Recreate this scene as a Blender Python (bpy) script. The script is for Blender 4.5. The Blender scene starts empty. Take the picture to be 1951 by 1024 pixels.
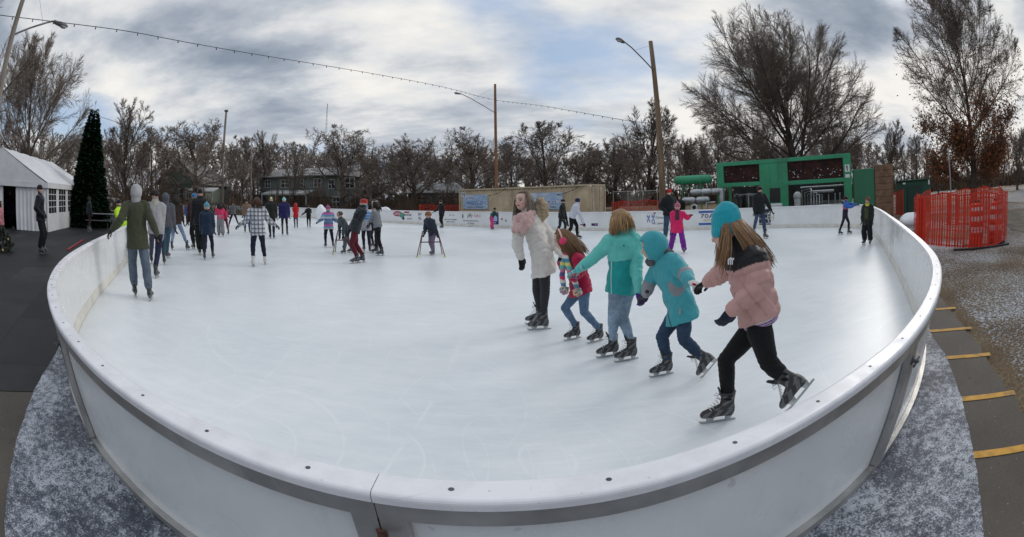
# Outdoor ice rink in a park, wide fisheye view over the rink boards
import bpy, math, random
import numpy as np
from mathutils import Vector, Matrix, noise as mnoise
random.seed(7); RNG = np.random.default_rng(7)
SC = bpy.context.scene; COL = SC.collection
PI = math.pi; rad = math.radians
# ------------------------------------------------------------------ camera
CAM_H = 1.65; F_PX = 498.5; CV = 190.9; PIT = rad(3.746); ROL = rad(1.0636)
def cam2world(d):
    c, s = math.cos(ROL), math.sin(ROL); d = (c*d[0]+s*d[2], d[1], -s*d[0]+c*d[2])
    c, s = math.cos(PIT), math.sin(PIT); return (d[0], c*d[1]-s*d[2], s*d[1]+c*d[2])
cd = bpy.data.cameras.new('camera'); cam = bpy.data.objects.new('camera', cd); COL.objects.link(cam); SC.camera = cam
cd.type = 'PANO'; cd.panorama_type = 'FISHEYE_EQUISOLID'; cd.fisheye_lens = F_PX*36/1200; cd.fisheye_fov = 2*PI
cd.sensor_width = 36; cd.shift_y = -115.1/629.3; cd.clip_end = 5000; cd.clip_start = 0.02
_R, _U, _B = cam2world((1,0,0)), cam2world((0,0,1)), [-x for x in cam2world((0,1,0))]
cam.location = (0,0,CAM_H)
cam.rotation_euler = Matrix(((_R[0],_U[0],_B[0]),(_R[1],_U[1],_B[1]),(_R[2],_U[2],_B[2]))).to_euler()
def ray(u, v):
    x, y = u-600, -(v-CV); r = math.hypot(x, y)
    if r < 1e-6: return cam2world((0,1,0))
    th = 2*math.asin(min(1, r/(2*F_PX))); s = math.sin(th)/r
    return cam2world((s*x, math.cos(th), s*y))
def gp(u, v, z=0.0):                       # survey point at height z seen in direction u, v
    d = ray(u, v); t = (z-CAM_H)/d[2]; return np.array((d[0]*t, d[1]*t, z))
def vp(u, v, D):                           # survey point at horizontal distance D
    d = ray(u, v); t = D/math.hypot(d[0], d[1]); return np.array((d[0]*t, d[1]*t, CAM_H+d[2]*t))
def ae(az, el, D):
    a = rad(az); return np.array((math.sin(a)*D, math.cos(a)*D, CAM_H+D*math.tan(rad(el))))
# ------------------------------------------------------------------ materials
def lin(c):
    return tuple(((x/12.92) if x <= .04045 else ((x+.055)/1.055)**2.4) for x in c)
def hexc(h): return lin(tuple(int(h[i:i+2], 16)/255 for i in (0,2,4)))
class NT:
    def __init__(s, name):
        s.m = bpy.data.materials.new(name); s.m.use_nodes = True; s.t = s.m.node_tree; s.b = s.t.nodes['Principled BSDF']; s.o = s.t.nodes['Material Output']
    def n(s, typ, **kw):
        x = s.t.nodes.new(typ)
        for k, v in kw.items():
            if k.startswith('i_'):
                x.inputs[k[2:].replace('_', ' ')].default_value = v
            elif k.startswith('n_'):
                x.inputs[int(k[2:])].default_value = v
            else: setattr(x, k, v)
        return x
    def l(s, a, b): s.t.links.new(a, b)
    def noise(s, vec, scale, detail=4, rough=.55):
        x = s.n('ShaderNodeTexNoise'); x.inputs['Scale'].default_value = scale; x.inputs['Detail'].default_value = detail; x.inputs['Roughness'].default_value = rough
        s.l(vec, x.inputs['Vector']); return x.outputs['Fac']
    def ramp(s, fac, stops):
        x = s.n('ShaderNodeValToRGB'); e = x.color_ramp.elements
        while len(e) < len(stops): e.new(.5)
        for i, (p, c) in enumerate(stops):
            e[i].position = p; e[i].color = (*c, 1) if len(c) == 3 else c
        s.l(fac, x.inputs['Fac']); return x.outputs['Color']
    def mix(s, fac, a, b, blend='MIX'):
        x = s.n('ShaderNodeMix', data_type='RGBA', blend_type=blend)
        for sock, val in ((x.inputs[0], fac), (x.inputs[6], a), (x.inputs[7], b)):
            if hasattr(val, 'is_output'): s.l(val, sock)
            elif isinstance(val, (int, float)): sock.default_value = val
            else: sock.default_value = (*val, 1)
        return x.outputs[2]
    def math(s, op, a, b=0.0):
        x = s.n('ShaderNodeMath', operation=op)
        for i, val in enumerate((a, b)):
            if hasattr(val, 'is_output'): s.l(val, x.inputs[i])
            else: x.inputs[i].default_value = val
        return x.outputs[0]
    def bump(s, h, strength=.3, dist=.01):
        x = s.n('ShaderNodeBump'); x.inputs['Strength'].default_value = strength; x.inputs['Distance'].default_value = dist
        s.l(h, x.inputs['Height']); s.l(x.outputs[0], s.b.inputs['Normal'])
    def coord(s, kind='Object', scale=(1,1,1)):
        t = s.n('ShaderNodeTexCoord'); m = s.n('ShaderNodeMapping'); m.inputs['Scale'].default_value = scale
        s.l(t.outputs[kind], m.inputs['Vector']); return m.outputs[0]
_MC = {}
def pm(col, rough=.6, var=.12, sc=6.0, bump=.15, metal=0.0, name=None, spec=.5, bd=.004, stretch=(1,1,1), coat=0.0, dirt=None):
    """plain procedural paint / plastic / wood / metal, its colour broken up by two noises"""
    key = (tuple(col), rough, var, sc, bump, metal, spec, stretch, coat, dirt)
    if key in _MC: return _MC[key]
    k = NT(name or 'surface'); v = k.coord(scale=stretch)
    f = k.noise(v, sc, 5); g = k.noise(v, sc*7, 3)
    lo = tuple(c*(1-var*1.6) for c in col); hi = tuple(min(1, c*(1+var)) for c in col)
    c = k.ramp(f, [(.3, lo), (.7, hi)])
    if dirt is not None:
        c = k.mix(k.math('MULTIPLY', k.ramp(k.noise(v, sc*.6, 6, .7), [(.52, (0,0,0)), (.68, (1,1,1))]), .7), c, dirt)
    k.l(c, k.b.inputs['Base Color']); k.b.inputs['Roughness'].default_value = rough; k.b.inputs['Metallic'].default_value = metal
    k.b.inputs['Specular IOR Level'].default_value = spec; k.b.inputs['Coat Weight'].default_value = coat
    if bump: k.bump(g, bump, bd)
    _MC[key] = k.m; return k.m
def fab(col=None, rough=.85, weave=260, wrinkle=10, sheen=.15, name='fabric', spec=.25):
    """cloth; col None reads the garment's own dyed colours from the attribute Col"""
    key = ('fab', None if col is None else tuple(col), rough, weave, wrinkle, sheen, spec)
    if key in _MC: return _MC[key]
    k = NT(name); v = k.coord()
    f = k.noise(v, wrinkle, 6, .6)
    if col is None:
        a = k.n('ShaderNodeVertexColor', layer_name='Col'); base = a.outputs[0]
    else:
        r = k.n('ShaderNodeRGB'); r.outputs[0].default_value = (*col, 1); base = r.outputs[0]
    sh = k.ramp(f, [(.3, (.82,.82,.82)), (.7, (1.0,1.0,1.0))])
    k.l(k.mix(1.0, base, sh, 'MULTIPLY'), k.b.inputs['Base Color'])
    k.b.inputs['Roughness'].default_value = rough; k.b.inputs['Sheen Weight'].default_value = sheen; k.b.inputs['Specular IOR Level'].default_value = spec
    h = k.math('ADD', k.math('MULTIPLY', f, 1.0), k.math('MULTIPLY', k.noise(v, weave, 2), .12))
    k.bump(h, .55, .012)
    _MC[key] = k.m; return k.m
# ------------------------------------------------------------------ objects
def tag(o, label=None, cat=None, group=None, kind=None):
    if label: o['label'] = label
    if cat: o['category'] = cat
    if group: o['group'] = group
    if kind: o['kind'] = kind
    return o
def link(o, parent=None):
    COL.objects.link(o)
    if parent is not None: o.parent = parent
    return o
def empty(name, loc=(0,0,0), rz=0, label=None, cat=None, group=None):
    o = bpy.data.objects.new(name, None); o.location = Vector([float(x) for x in loc]); o.rotation_euler = (0,0,rz); o.empty_display_size = .1
    COL.objects.link(o); return tag(o, label, cat, group)
def mesh_np(name, V, F, mat=None, smooth=False, cols=None, mi=None):
    """mesh from vertex array and a face list / (n,3|4) array"""
    me = bpy.data.meshes.new(name); V = np.asarray(V, np.float32)
    if isinstance(F, np.ndarray):
        n, k = F.shape; me.vertices.add(len(V)); me.vertices.foreach_set('co', V.ravel())
        me.loops.add(n*k); me.loops.foreach_set('vertex_index', F.ravel().astype(np.int32))
        me.polygons.add(n); me.polygons.foreach_set('loop_start', np.arange(0, n*k, k, dtype=np.int32)); me.polygons.foreach_set('loop_total', np.full(n, k, np.int32))
        me.update(calc_edges=True)
    else:
        me.from_pydata([tuple(map(float, v)) for v in V], [], F); me.update()
    mats = mat if isinstance(mat, (list, tuple)) else [mat]
    for m in mats:
        if m: me.materials.append(m)
    if smooth: me.polygons.foreach_set('use_smooth', np.ones(len(me.polygons), bool))
    if mi is not None: me.polygons.foreach_set('material_index', np.asarray(mi, np.int32))
    if cols is not None:
        a = me.attributes.new('Col', 'FLOAT_COLOR', 'POINT'); c = np.ones((len(V), 4), np.float32); c[:, :3] = cols; a.data.foreach_set('color', c.ravel())
    return me
def obj(name, me, parent=None, loc=None):
    o = bpy.data.objects.new(name, me)
    if loc is not None: o.location = loc
    return link(o, parent)
class MB:
    """collects shapes; build() links them as one mesh object"""
    def __init__(s): s.v = []; s.f = []; s.m = []
    def add(s, V, F, mi=0):
        o = sum(len(x) for x in s.v) if s.v else 0
        s.v.append(np.asarray(V, float)); s.f += [tuple(int(i)+o for i in f) for f in F]; s.m += [mi]*len(F)
    def box(s, c, size, R=None, mi=0, bev=0):
        hx, hy, hz = [x/2 for x in size]; b = min(bev, hx*.9, hy*.9, hz*.9)
        if b > 0:
            V = []
            for sx in (-1,1):
                for sy in (-1,1):
                    for sz in (-1,1):
                        V += [(sx*hx, sy*(hy-b), sz*(hz-b)), (sx*(hx-b), sy*hy, sz*(hz-b)), (sx*(hx-b), sy*(hy-b), sz*hz)]
            idx = lambda sx, sy, sz, k: (((sx>0)*4+(sy>0)*2+(sz>0))*3+k)
            F = []
            for sg in (-1,1):
                q = [(-1,-1),(1,-1),(1,1),(-1,1)]
                if sg < 0: q = q[::-1]
                F.append([idx(sg,a,c_,0) for a, c_ in q]); 
                F.append([idx(c_,sg,a,1) for a, c_ in q]); F.append([idx(a,c_,sg,2) for a, c_ in q])
            for a in (-1,1):
                for c_ in (-1,1):
                    e = [(idx(-1,a,c_,1),idx(1,a,c_,1),idx(1,a,c_,2),idx(-1,a,c_,2)), (idx(a,-1,c_,0),idx(a,1,c_,0),idx(a,1,c_,2),idx(a,-1,c_,2)), (idx(a,c_,-1,0),idx(a,c_,1,0),idx(a,c_,1,1),idx(a,c_,-1,1))]
                    F += e
            for a in (-1,1):
                for c_ in (-1,1):
                    for d in (-1,1): F.append((idx(a,c_,d,0),idx(a,c_,d,1),idx(a,c_,d,2)))
        else:
            V = [(x*hx,y*hy,z*hz) for z in (-1,1) for x,y in ((-1,-1),(1,-1),(1,1),(-1,1))]
            F = [(3,2,1,0),(4,5,6,7),(0,1,5,4),(1,2,6,5),(2,3,7,6),(3,0,4,7)]
        V = np.array(V)
        if R is not None: V = V @ np.array(R).T
        s.add(V+np.array(c), F, mi)
    def bar(s, a, b, w, h, mi=0, up=(0,0,1)):
        a, b = np.array(a, float), np.array(b, float); d = b-a; L = np.linalg.norm(d); d /= L
        u = np.array(up, float); x = np.cross(u, d)
        if np.linalg.norm(x) < 1e-4: x = np.cross((1,0,0), d)
        x /= np.linalg.norm(x); z = np.cross(d, x)
        s.box((a+b)/2, (w, L, h), np.stack([x, d, z], 1), mi)
    def tube(s, P, R, k=10, mi=0, caps=True, ax=None, ratio=1.0):
        V, F = tube(P, R, k, caps, ax, ratio); s.add(V, F, mi)
    def build(s, name, mat, parent=None, smooth=False, loc=None, cols=None):
        me = mesh_np(name, np.concatenate(s.v), s.f, mat, smooth, cols, s.m if isinstance(mat, (list,tuple)) else None)
        return obj(name, me, parent, loc)
def _smooth_safe(): pass
def tube(P, R, k=10, caps=True, ax=None, ratio=1.0):
    """closed tube through points P with radii R (rounded ends); ax/ratio squash it along ax"""
    P = [np.array(p, float) for p in P]; R = list(R) if hasattr(R, '__len__') else [R]*len(P)
    if caps:
        d0 = P[0]-P[1]; d0 /= np.linalg.norm(d0); d1 = P[-1]-P[-2]; d1 /= np.linalg.norm(d1)
        pre = [(P[0]+d0*R[0]*math.sin(t), R[0]*math.cos(t)) for t in (1.35, .9, .45)]; post = [(P[-1]+d1*R[-1]*math.sin(t), R[-1]*math.cos(t)) for t in (.45, .9, 1.35)]
        P = [p for p, _ in pre]+P+[p for p, _ in post]; R = [r for _, r in pre]+R+[r for _, r in post]
    n = len(P); V = []; prev = None
    for i in range(n):
        t = P[min(i+1, n-1)]-P[max(i-1, 0)]; t = t/(np.linalg.norm(t)+1e-12)
        if ax is not None: a = np.array(ax, float)
        else: a = prev if prev is not None else np.array((0,0,1.) if abs(t[2]) < .9 else (1.,0,0))
        x = a-t*a.dot(t); x /= (np.linalg.norm(x)+1e-12); y = np.cross(t, x); prev = x
        for j in range(k):
            q = 2*PI*j/k; V.append(P[i]+R[i]*(x*math.cos(q)*ratio+y*math.sin(q)))
    F = [(i*k+j, i*k+(j+1) % k, (i+1)*k+(j+1) % k, (i+1)*k+j) for i in range(n-1) for j in range(k)]
    F += [tuple(range(k))[::-1], tuple((n-1)*k+j for j in range(k))]
    return np.array(V), F
def rings(C, A, Bv, k=16, pw=1.0):
    """closed loft: centres C, half-axis vectors A and Bv per ring, superellipse power pw"""
    V = []
    for c, a, b in zip(C, A, Bv):
        for j in range(k):
            q = 2*PI*j/k; cx, sx = math.cos(q), math.sin(q)
            V.append(np.array(c)+np.array(a)*(abs(cx)**pw)*np.sign(cx)+np.array(b)*(abs(sx)**pw)*np.sign(sx))
    n = len(C); F = [(i*k+j, i*k+(j+1) % k, (i+1)*k+(j+1) % k, (i+1)*k+j) for i in range(n-1) for j in range(k)]
    F += [tuple(range(k))[::-1], tuple((n-1)*k+j for j in range(k))]
    return np.array(V), F
def ball(c, r, k=14, R=None):
    """ellipsoid, r scalar or (rx,ry,rz)"""
    r = (r,r,r) if not hasattr(r, '__len__') else r; V = [(0,0,-1)]; n = k//2
    for i in range(1, n):
        a = -PI/2+PI*i/n
        V += [(math.cos(a)*math.cos(2*PI*j/k), math.cos(a)*math.sin(2*PI*j/k), math.sin(a)) for j in range(k)]
    V.append((0,0,1)); V = np.array(V)*np.array(r)
    if R is not None: V = V @ np.array(R).T
    F = [(0, 1+(j+1) % k, 1+j) for j in range(k)]
    for i in range(n-2): F += [(1+i*k+j, 1+i*k+(j+1) % k, 1+(i+1)*k+(j+1) % k, 1+(i+1)*k+j) for j in range(k)]
    t = len(V)-1; F += [(t, 1+(n-2)*k+j, 1+(n-2)*k+(j+1) % k) for j in range(k)]
    return V+np.array(c), F
def remesh(mb, voxel, smooth=2, fac=.5):
    """one continuous skin round all the shapes in mb -> vertices, quads"""
    me = bpy.data.meshes.new('tmp'); me.from_pydata([tuple(map(float, v)) for v in np.concatenate(mb.v)], [], mb.f); me.update()
    o = bpy.data.objects.new('tmp', me); COL.objects.link(o)
    m = o.modifiers.new('r', 'REMESH'); m.mode = 'VOXEL'; m.voxel_size = voxel
    if smooth: q = o.modifiers.new('s', 'SMOOTH'); q.iterations = smooth; q.factor = fac
    dg = bpy.context.evaluated_depsgraph_get(); e = o.evaluated_get(dg).to_mesh()
    V = np.empty(len(e.vertices)*3, np.float32); e.vertices.foreach_get('co', V); V = V.reshape(-1, 3).astype(float)
    L = np.empty(len(e.loops), np.int32); e.loops.foreach_get('vertex_index', L)
    F = L.reshape(-1, 4) if len(L) == 4*len(e.polygons) else None
    if F is None: F = [tuple(p.vertices) for p in e.polygons]
    N = np.empty(len(e.vertices)*3, np.float32); e.vertices.foreach_get('normal', N); N = N.reshape(-1, 3).astype(float)
    o.evaluated_get(dg).to_mesh_clear(); bpy.data.objects.remove(o); bpy.data.meshes.remove(me)
    return V, F, N
def vnoise(V, sc, seed=0.0):
    return np.array([mnoise.noise(Vector((float(p[0])*sc+seed, float(p[1])*sc, float(p[2])*sc))) for p in V])
def text_mesh(txt, size, depth=.003):
    cu = bpy.data.curves.new('txt', 'FONT'); cu.body = txt; cu.size = size; cu.extrude = depth; cu.align_x = 'CENTER'; cu.align_y = 'CENTER'; cu.resolution_u = 2
    o = bpy.data.objects.new('txt', cu); COL.objects.link(o); dg = bpy.context.evaluated_depsgraph_get()
    me = bpy.data.meshes.new_from_object(o.evaluated_get(dg)); bpy.data.objects.remove(o)
    V = np.array([v.co[:] for v in me.vertices]); F = [tuple(p.vertices) for p in me.polygons]; bpy.data.meshes.remove(me); return V, F
BLOBS = [(-50,9,.5,-.24),(74,6,.55,-.24),(12,8,.7,-.20),(-20,6,.45,-.18),(-38,17,.40,.14),(-60,14,.35,.06),(52,20,.5,.08),(-62,25,.4,-.14),(30,22,.4,-.12),(-14,22,.3,-.10)]
GAPS = [(-3,27,.20,.12),(9,21,.18,.08),(-31,12,.22,.14),(56,6,.14,.14),(-60,16,.3,-.12),(40,18,.5,-.08),(3,15,.3,-.08)]
# ------------------------------------------------------------------ rink outline (metres, from the survey)
RP = [(-30,27),(-20,17.1),(-14,11.25),(-8.4,5.7),(-6.69,3.95),(-5.25,2.62),(-4.0,1.76),(-2.91,1.27),(-2.0,1.03),(-1.22,.92),(-.49,.875),(.18,.895),(.62,.95),(1.06,1.03),(1.47,1.12),(1.88,1.23),(2.44,1.44),(3.06,1.74),(3.75,2.16),(4.49,2.74),(5.67,3.82),(7.85,5.9),(10.58,8.6),(12.2,10.4),(12.85,11.6),(12.75,12.9),(11.9,14.3),(10.4,15.9),(7.4,17.8),(5.4,18.9),(2.5,20.9),(0,23),(-2,24.6),(-5,26.6),(-10,29.9),(-16,33.2),(-22,36.2),(-28,37.0),(-32.5,35),(-33.5,31)]
def catmull(P, n=10, closed=True):
    P = np.array(P, float); N = len(P); out = []
    for i in range(N if closed else N-1):
        if closed: a, b, c, d = P[(i-1) % N], P[i], P[(i+1) % N], P[(i+2) % N]
        else: a, b, c, d = P[max(i-1,0)], P[i], P[i+1], P[min(i+2,N-1)]
        for k in range(n):
            t = k/n; out.append(.5*(2*b+(c-a)*t+(2*a-5*b+4*c-d)*t*t+(3*b-a-3*c+d)*t**3))
    if not closed: out.append(P[-1])
    return np.array(out)
def resample(P, step, closed=True):
    Q = np.vstack([P, P[:1]]) if closed else P
    L = np.r_[0, np.cumsum(np.linalg.norm(np.diff(Q, axis=0), axis=1))]; n = max(2, int(round(L[-1]/step)))
    s = np.linspace(0, L[-1], n+1)[:-1 if closed else None]
    return np.stack([np.interp(s, L, Q[:, i]) for i in range(Q.shape[1])], 1)
RK = catmull(RP, 12)
def start_at(P, x, y):
    i = np.argmin(np.hypot(P[:,0]-x, P[:,1]-y)); return np.roll(P, -i, axis=0)
RK = start_at(RK, -.35, .87)
PANEL = 2.44
RKL = np.r_[0, np.cumsum(np.linalg.norm(np.diff(np.vstack([RK, RK[:1]]), axis=0), axis=1))]; PER = RKL[-1]; NP_ = int(round(PER/PANEL)); PANEL = PER/NP_
def rk(s):
    s = s % PER; Q = np.vstack([RK, RK[:1]]); p = np.array([np.interp(s, RKL, Q[:,i]) for i in (0,1)])
    a = np.array([np.interp((s-.05) % PER, RKL, Q[:,i]) for i in (0,1)]); b = np.array([np.interp((s+.05) % PER, RKL, Q[:,i]) for i in (0,1)])
    t = (b-a)/np.linalg.norm(b-a); return p, t, np.array((t[1], -t[0]))     # point, tangent, outward normal
def ragged(poly, step=.06, amp=.012):
    Q = resample(np.array(poly, float), step); return [(x+amp*mnoise.noise(Vector((x*6, y*6, 0)))+amp*.5*mnoise.noise(Vector((x*25, y*25, 3))), y+amp*mnoise.noise(Vector((x*6, y*6, 7)))) for x, y in Q]
def sheet(name, poly, z, mat, kind='structure', parent=None):
    me = mesh_np(name, [(p[0], p[1], z) for p in poly], [tuple(range(len(poly)))], mat); o = obj(name, me, parent)
    if kind: o['kind'] = kind
    return o
# ---- materials of the ground
def m_grass():
    k = NT('snow_dusted_grass'); v = k.coord()
    soil = k.ramp(k.noise(v, .9, 6, .6), [(.3, (.105,.070,.036)), (.5, (.18,.125,.068)), (.7, (.23,.185,.11))])
    fine = k.ramp(k.noise(v, 22, 5, .7), [(.35, (.35,.35,.35)), (.65, (1.25,1.2,1.1))]); soil = k.mix(1, soil, fine, 'MULTIPLY')
    leaf = k.ramp(k.noise(v, 9, 3, .6), [(.60, (0,0,0)), (.64, (1,1,1))]); soil = k.mix(k.math('MULTIPLY', leaf, .55), soil, (.16,.07,.03))
    big = k.noise(v, .22, 4); fl = k.math('ADD', k.noise(v, 30, 8, .80), k.math('MULTIPLY', k.math('SUBTRACT', big, .5), .55))
    vo = k.n('ShaderNodeTexVoronoi'); vo.inputs['Scale'].default_value = 24; k.l(v, vo.inputs['Vector'])
    fl = k.math('SUBTRACT', fl, k.math('MULTIPLY', vo.outputs['Distance'], .18))
    ln = k.n('ShaderNodeVectorMath', operation='LENGTH'); k.l(v, ln.inputs[0]); mr = k.n('ShaderNodeMapRange'); k.l(ln.outputs['Value'], mr.inputs[0])
    for i_, x_ in enumerate((11, 26, 0, .05)): mr.inputs[1+i_].default_value = x_
    fl = k.math('SUBTRACT', fl, mr.outputs[0])
    sx = k.n('ShaderNodeSeparateXYZ'); k.l(v, sx.inputs[0]); e_ = k.math('SUBTRACT', sx.outputs[0], k.math('ADD', 2.86, k.math('MULTIPLY', sx.outputs[1], .97)))
    e_ = k.math('ADD', e_, k.math('MULTIPLY', k.math('SUBTRACT', k.noise(v, 3, 4, .6), .5), .5)); m2 = k.n('ShaderNodeMapRange'); k.l(e_, m2.inputs[0])
    for i_, x_ in enumerate((.05, .45, .16, 0)): m2.inputs[1+i_].default_value = x_
    fl = k.math('SUBTRACT', fl, m2.outputs[0])
    snow = k.ramp(fl, [(.40, (0,0,0)), (.455, (1,1,1))])
    k.l(k.mix(snow, soil, (.56,.58,.61)), k.b.inputs['Base Color']); k.b.inputs['Roughness'].default_value = .9
    k.bump(k.math('ADD', k.noise(v, 22, 5, .7), k.math('MULTIPLY', snow, .3)), .9, .04); return k.m
def m_pavement():
    k = NT('asphalt_path'); v = k.coord()
    c = k.ramp(k.noise(v, .8, 6, .65), [(.3, (.055,.045,.034)), (.7, (.10,.083,.064))])
    g = k.ramp(k.noise(v, 160, 3, .6), [(.35, (.55,.55,.55)), (.68, (1.5,1.5,1.5))]); c = k.mix(1, c, g, 'MULTIPLY')
    sp = k.ramp(k.noise(v, 35, 2, .4), [(.72, (0,0,0)), (.75, (1,1,1))]); c = k.mix(k.math('MULTIPLY', sp, .6), c, (.34,.32,.30))
    st = k.ramp(k.noise(v, 3.1, 5, .7), [(.62, (0,0,0)), (.7, (1,1,1))]); c = k.mix(k.math('MULTIPLY', st, .6), c, (.035,.03,.025))
    k.l(c, k.b.inputs['Base Color']); k.b.inputs['Roughness'].default_value = .75; k.bump(k.noise(v, 190, 3), .5, .004); return k.m
def m_liner():
    k = NT('snowy_liner'); v = k.coord()
    base = k.ramp(k.noise(v, 2.5, 5), [(.3, (.020,.026,.045)), (.7, (.045,.053,.08))])
    f = k.math('ADD', k.math('MULTIPLY', k.noise(v, 1.3, 4, .6), .38), k.math('ADD', k.math('MULTIPLY', k.noise(v, 14, 9, .82), .66), k.math('MULTIPLY', k.noise(v, 70, 4, .7), .48)))
    s = k.ramp(f, [(.68, (.01,.01,.01)), (.76, (.18,.18,.18)), (.79, (.55,.55,.55)), (.90, (1,1,1))])
    k.l(k.mix(s, base, (.55,.575,.62)), k.b.inputs['Base Color']); k.b.inputs['Roughness'].default_value = .6
    k.bump(f, .5, .012); return k.m
def m_rubber():
    k = NT('rubber_mat'); v = k.coord('Object')
    rot = k.n('ShaderNodeMapping'); rot.inputs['Rotation'].default_value = (0,0,rad(38)); k.l(v, rot.inputs['Vector'])
    br = k.n('ShaderNodeTexBrick'); br.offset = .5; br.inputs['Scale'].default_value = 1; br.inputs['Brick Width'].default_value = 1.8; br.inputs['Row Height'].default_value = 1.2; br.inputs['Mortar Size'].default_value = .012
    br.inputs['Color1'].default_value = (.006,.006,.007,1); br.inputs['Color2'].default_value = (.022,.023,.026,1); br.inputs['Mortar'].default_value = (.003,.003,.003,1); br.inputs['Bias'].default_value = -.2
    k.l(rot.outputs[0], br.inputs['Vector'])
    w = k.ramp(k.noise(v, 1.6, 6, .65), [(.35, (.7,.7,.7)), (.7, (1.5,1.5,1.5))]); k.l(k.mix(1, br.outputs['Color'], w, 'MULTIPLY'), k.b.inputs['Base Color'])
    k.b.inputs['Roughness'].default_value = .62; k.b.inputs['Specular IOR Level'].default_value = .3; k.bump(k.noise(v, 220, 2), .3, .003); return k.m
def m_ice():
    k = NT('ice'); v = k.coord()
    cloud = k.noise(v, .35, 6, .6)
    st = k.coord(scale=(1,3.2,1)); f1 = k.noise(st, 2.2, 8, .72)
    s2 = k.n('ShaderNodeMapping'); s2.inputs['Rotation'].default_value = (0,0,rad(52)); s2.inputs['Scale'].default_value = (1.2,16,1); k.l(v, s2.inputs['Vector']); f2 = k.noise(s2.outputs[0], 2.6, 7, .75)
    s3 = k.n('ShaderNodeMapping'); s3.inputs['Rotation'].default_value = (0,0,rad(-35)); s3.inputs['Scale'].default_value = (1.0,22,1); k.l(v, s3.inputs['Vector']); f3 = k.noise(s3.outputs[0], 3.4, 7, .75)
    f = k.math('ADD', k.math('MULTIPLY', cloud, .45), k.math('ADD', k.math('MULTIPLY', f1, .35), k.math('ADD', k.math('MULTIPLY', f2, .14), k.math('MULTIPLY', f3, .12))))
    c = k.ramp(f, [(.36, (.65,.695,.72)), (.52, (.755,.785,.80)), (.68, (.87,.88,.885))])
    sc = k.ramp(f2, [(.62, (0,0,0)), (.70, (1,1,1))]); c = k.mix(k.math('MULTIPLY', sc, .35), c, (.88,.90,.91))
    sc = k.ramp(f3, [(.64, (0,0,0)), (.70, (1,1,1))]); c = k.mix(k.math('MULTIPLY', sc, .3), c, (.88,.90,.91))
    cur = None
    for i_, (sc_, wd_) in enumerate(((.07, .0016), (.10, .0022), (.15, .003), (.22, .004), (.34, .005), (.5, .006))):
        mq = k.n('ShaderNodeMapping'); mq.inputs['Location'].default_value = (3.1*i_, 7.7*i_, i_); k.l(v, mq.inputs['Vector']); nq = k.noise(mq.outputs[0], sc_, 0, .4)
        lnq = k.ramp(k.math('ABSOLUTE', k.math('SUBTRACT', k.math('FRACT', k.math('MULTIPLY', nq, 16.0)), .5)), [(0.0, (1,1,1)), (wd_*5, (0,0,0))]); brk = k.ramp(k.noise(mq.outputs[0], 1.8, 3, .6), [(.42, (0,0,0)), (.60, (1,1,1))])
        lnq = k.math('MULTIPLY', lnq, brk); cur = lnq if cur is None else k.math('MAXIMUM', cur, lnq)
    c = k.mix(k.math('MULTIPLY', cur, .38), c, (.93,.94,.945))
    k.l(c, k.b.inputs['Base Color'])
    k.l(k.math('ADD', .06, k.math('MULTIPLY', f, .55)), k.b.inputs['Roughness']); k.b.inputs['Specular IOR Level'].default_value = .5
    k.b.inputs['Subsurface Weight'].default_value = 0
    k.bump(k.math('ADD', f2, k.math('ADD', f3, k.noise(v, 60, 4, .7))), .16, .008); return k.m
M_GRASS, M_PAVE, M_LINER, M_RUB, M_ICE = m_grass(), m_pavement(), m_liner(), m_rubber(), m_ice()
# ---- ground, sheets one above the other
sheet('ground', [(2500*math.cos(t), 2500*math.sin(t)) for t in np.linspace(0, 2*PI, 48, endpoint=False)], -.05, M_GRASS)
# asphalt around the near end: right strip with the yellow bars, left corner, behind the camera
sheet('pavement', ragged([(9.3,6.6),(8.2,5.6),(5.72,2.98),(5.11,2.37),(4.47,1.69),(3.92,1.12),(3.45,.55),(3.0,0.0),(4.0,-6),(-9,-6),(-9,-1.5),(-4.3,.2),(-6,4),(-3,3),(3,3),(6.5,5.6)], .08, .05), -.03, M_PAVE)
sheet('rubber_floor', [(-4.25,.70),(-3.6,1.75),(-3.9,1.95),(-8.6,6.1),(-14,11.6),(-21.5,19),(-30,22),(-45,10),(-40,-14),(-12,-7.4)], -.024, M_RUB)
M_GRAV = pm((.14,.115,.085), .9, .35, 1.2, .6, name='gravel')
sheet('dirt_path', [gp(1200,262)[:2], gp(1183,258)[:2], gp(1172,247)[:2], gp(1176,240)[:2], gp(1200,236)[:2], (60,-6), (40,-10)], -.042, M_GRAV)
sheet('park_road', [gp(1165,226)[:2], gp(1180,219)[:2], gp(1195,214)[:2], (150,20), (120,0), gp(1199,228)[:2]], -.038, pm((.13,.13,.14), .8, .15, .4, .3, name='road_asphalt'))
tarp = sheet('ground_tarp', ragged([(-7.6,4.3),(-4.67,1.87),(-3.99,1.18),(-3.11,.44),(-2.56,.01),(-1.9,-.5),(1.6,-.45),(2.1,.18),(2.62,.68),(3.36,1.34),(4.0,1.96),(4.34,2.38),(6.2,4.1),(5.6,4.2),(3.9,2.6),(2.2,1.55),(0,1.1),(-2.4,1.4),(-4.2,2.3),(-7,5)]), -.012, M_LINER, None)
tag(tarp, 'dark blue liner under the rink edge, dusted with snow', 'liner')
# ice sheet: fills the rink to the foot of the boards
sheet('ice', [tuple(rk(s)[0]-rk(s)[2]*.02) for s in np.arange(0, PER, .25)], 0.0, M_ICE)
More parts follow.
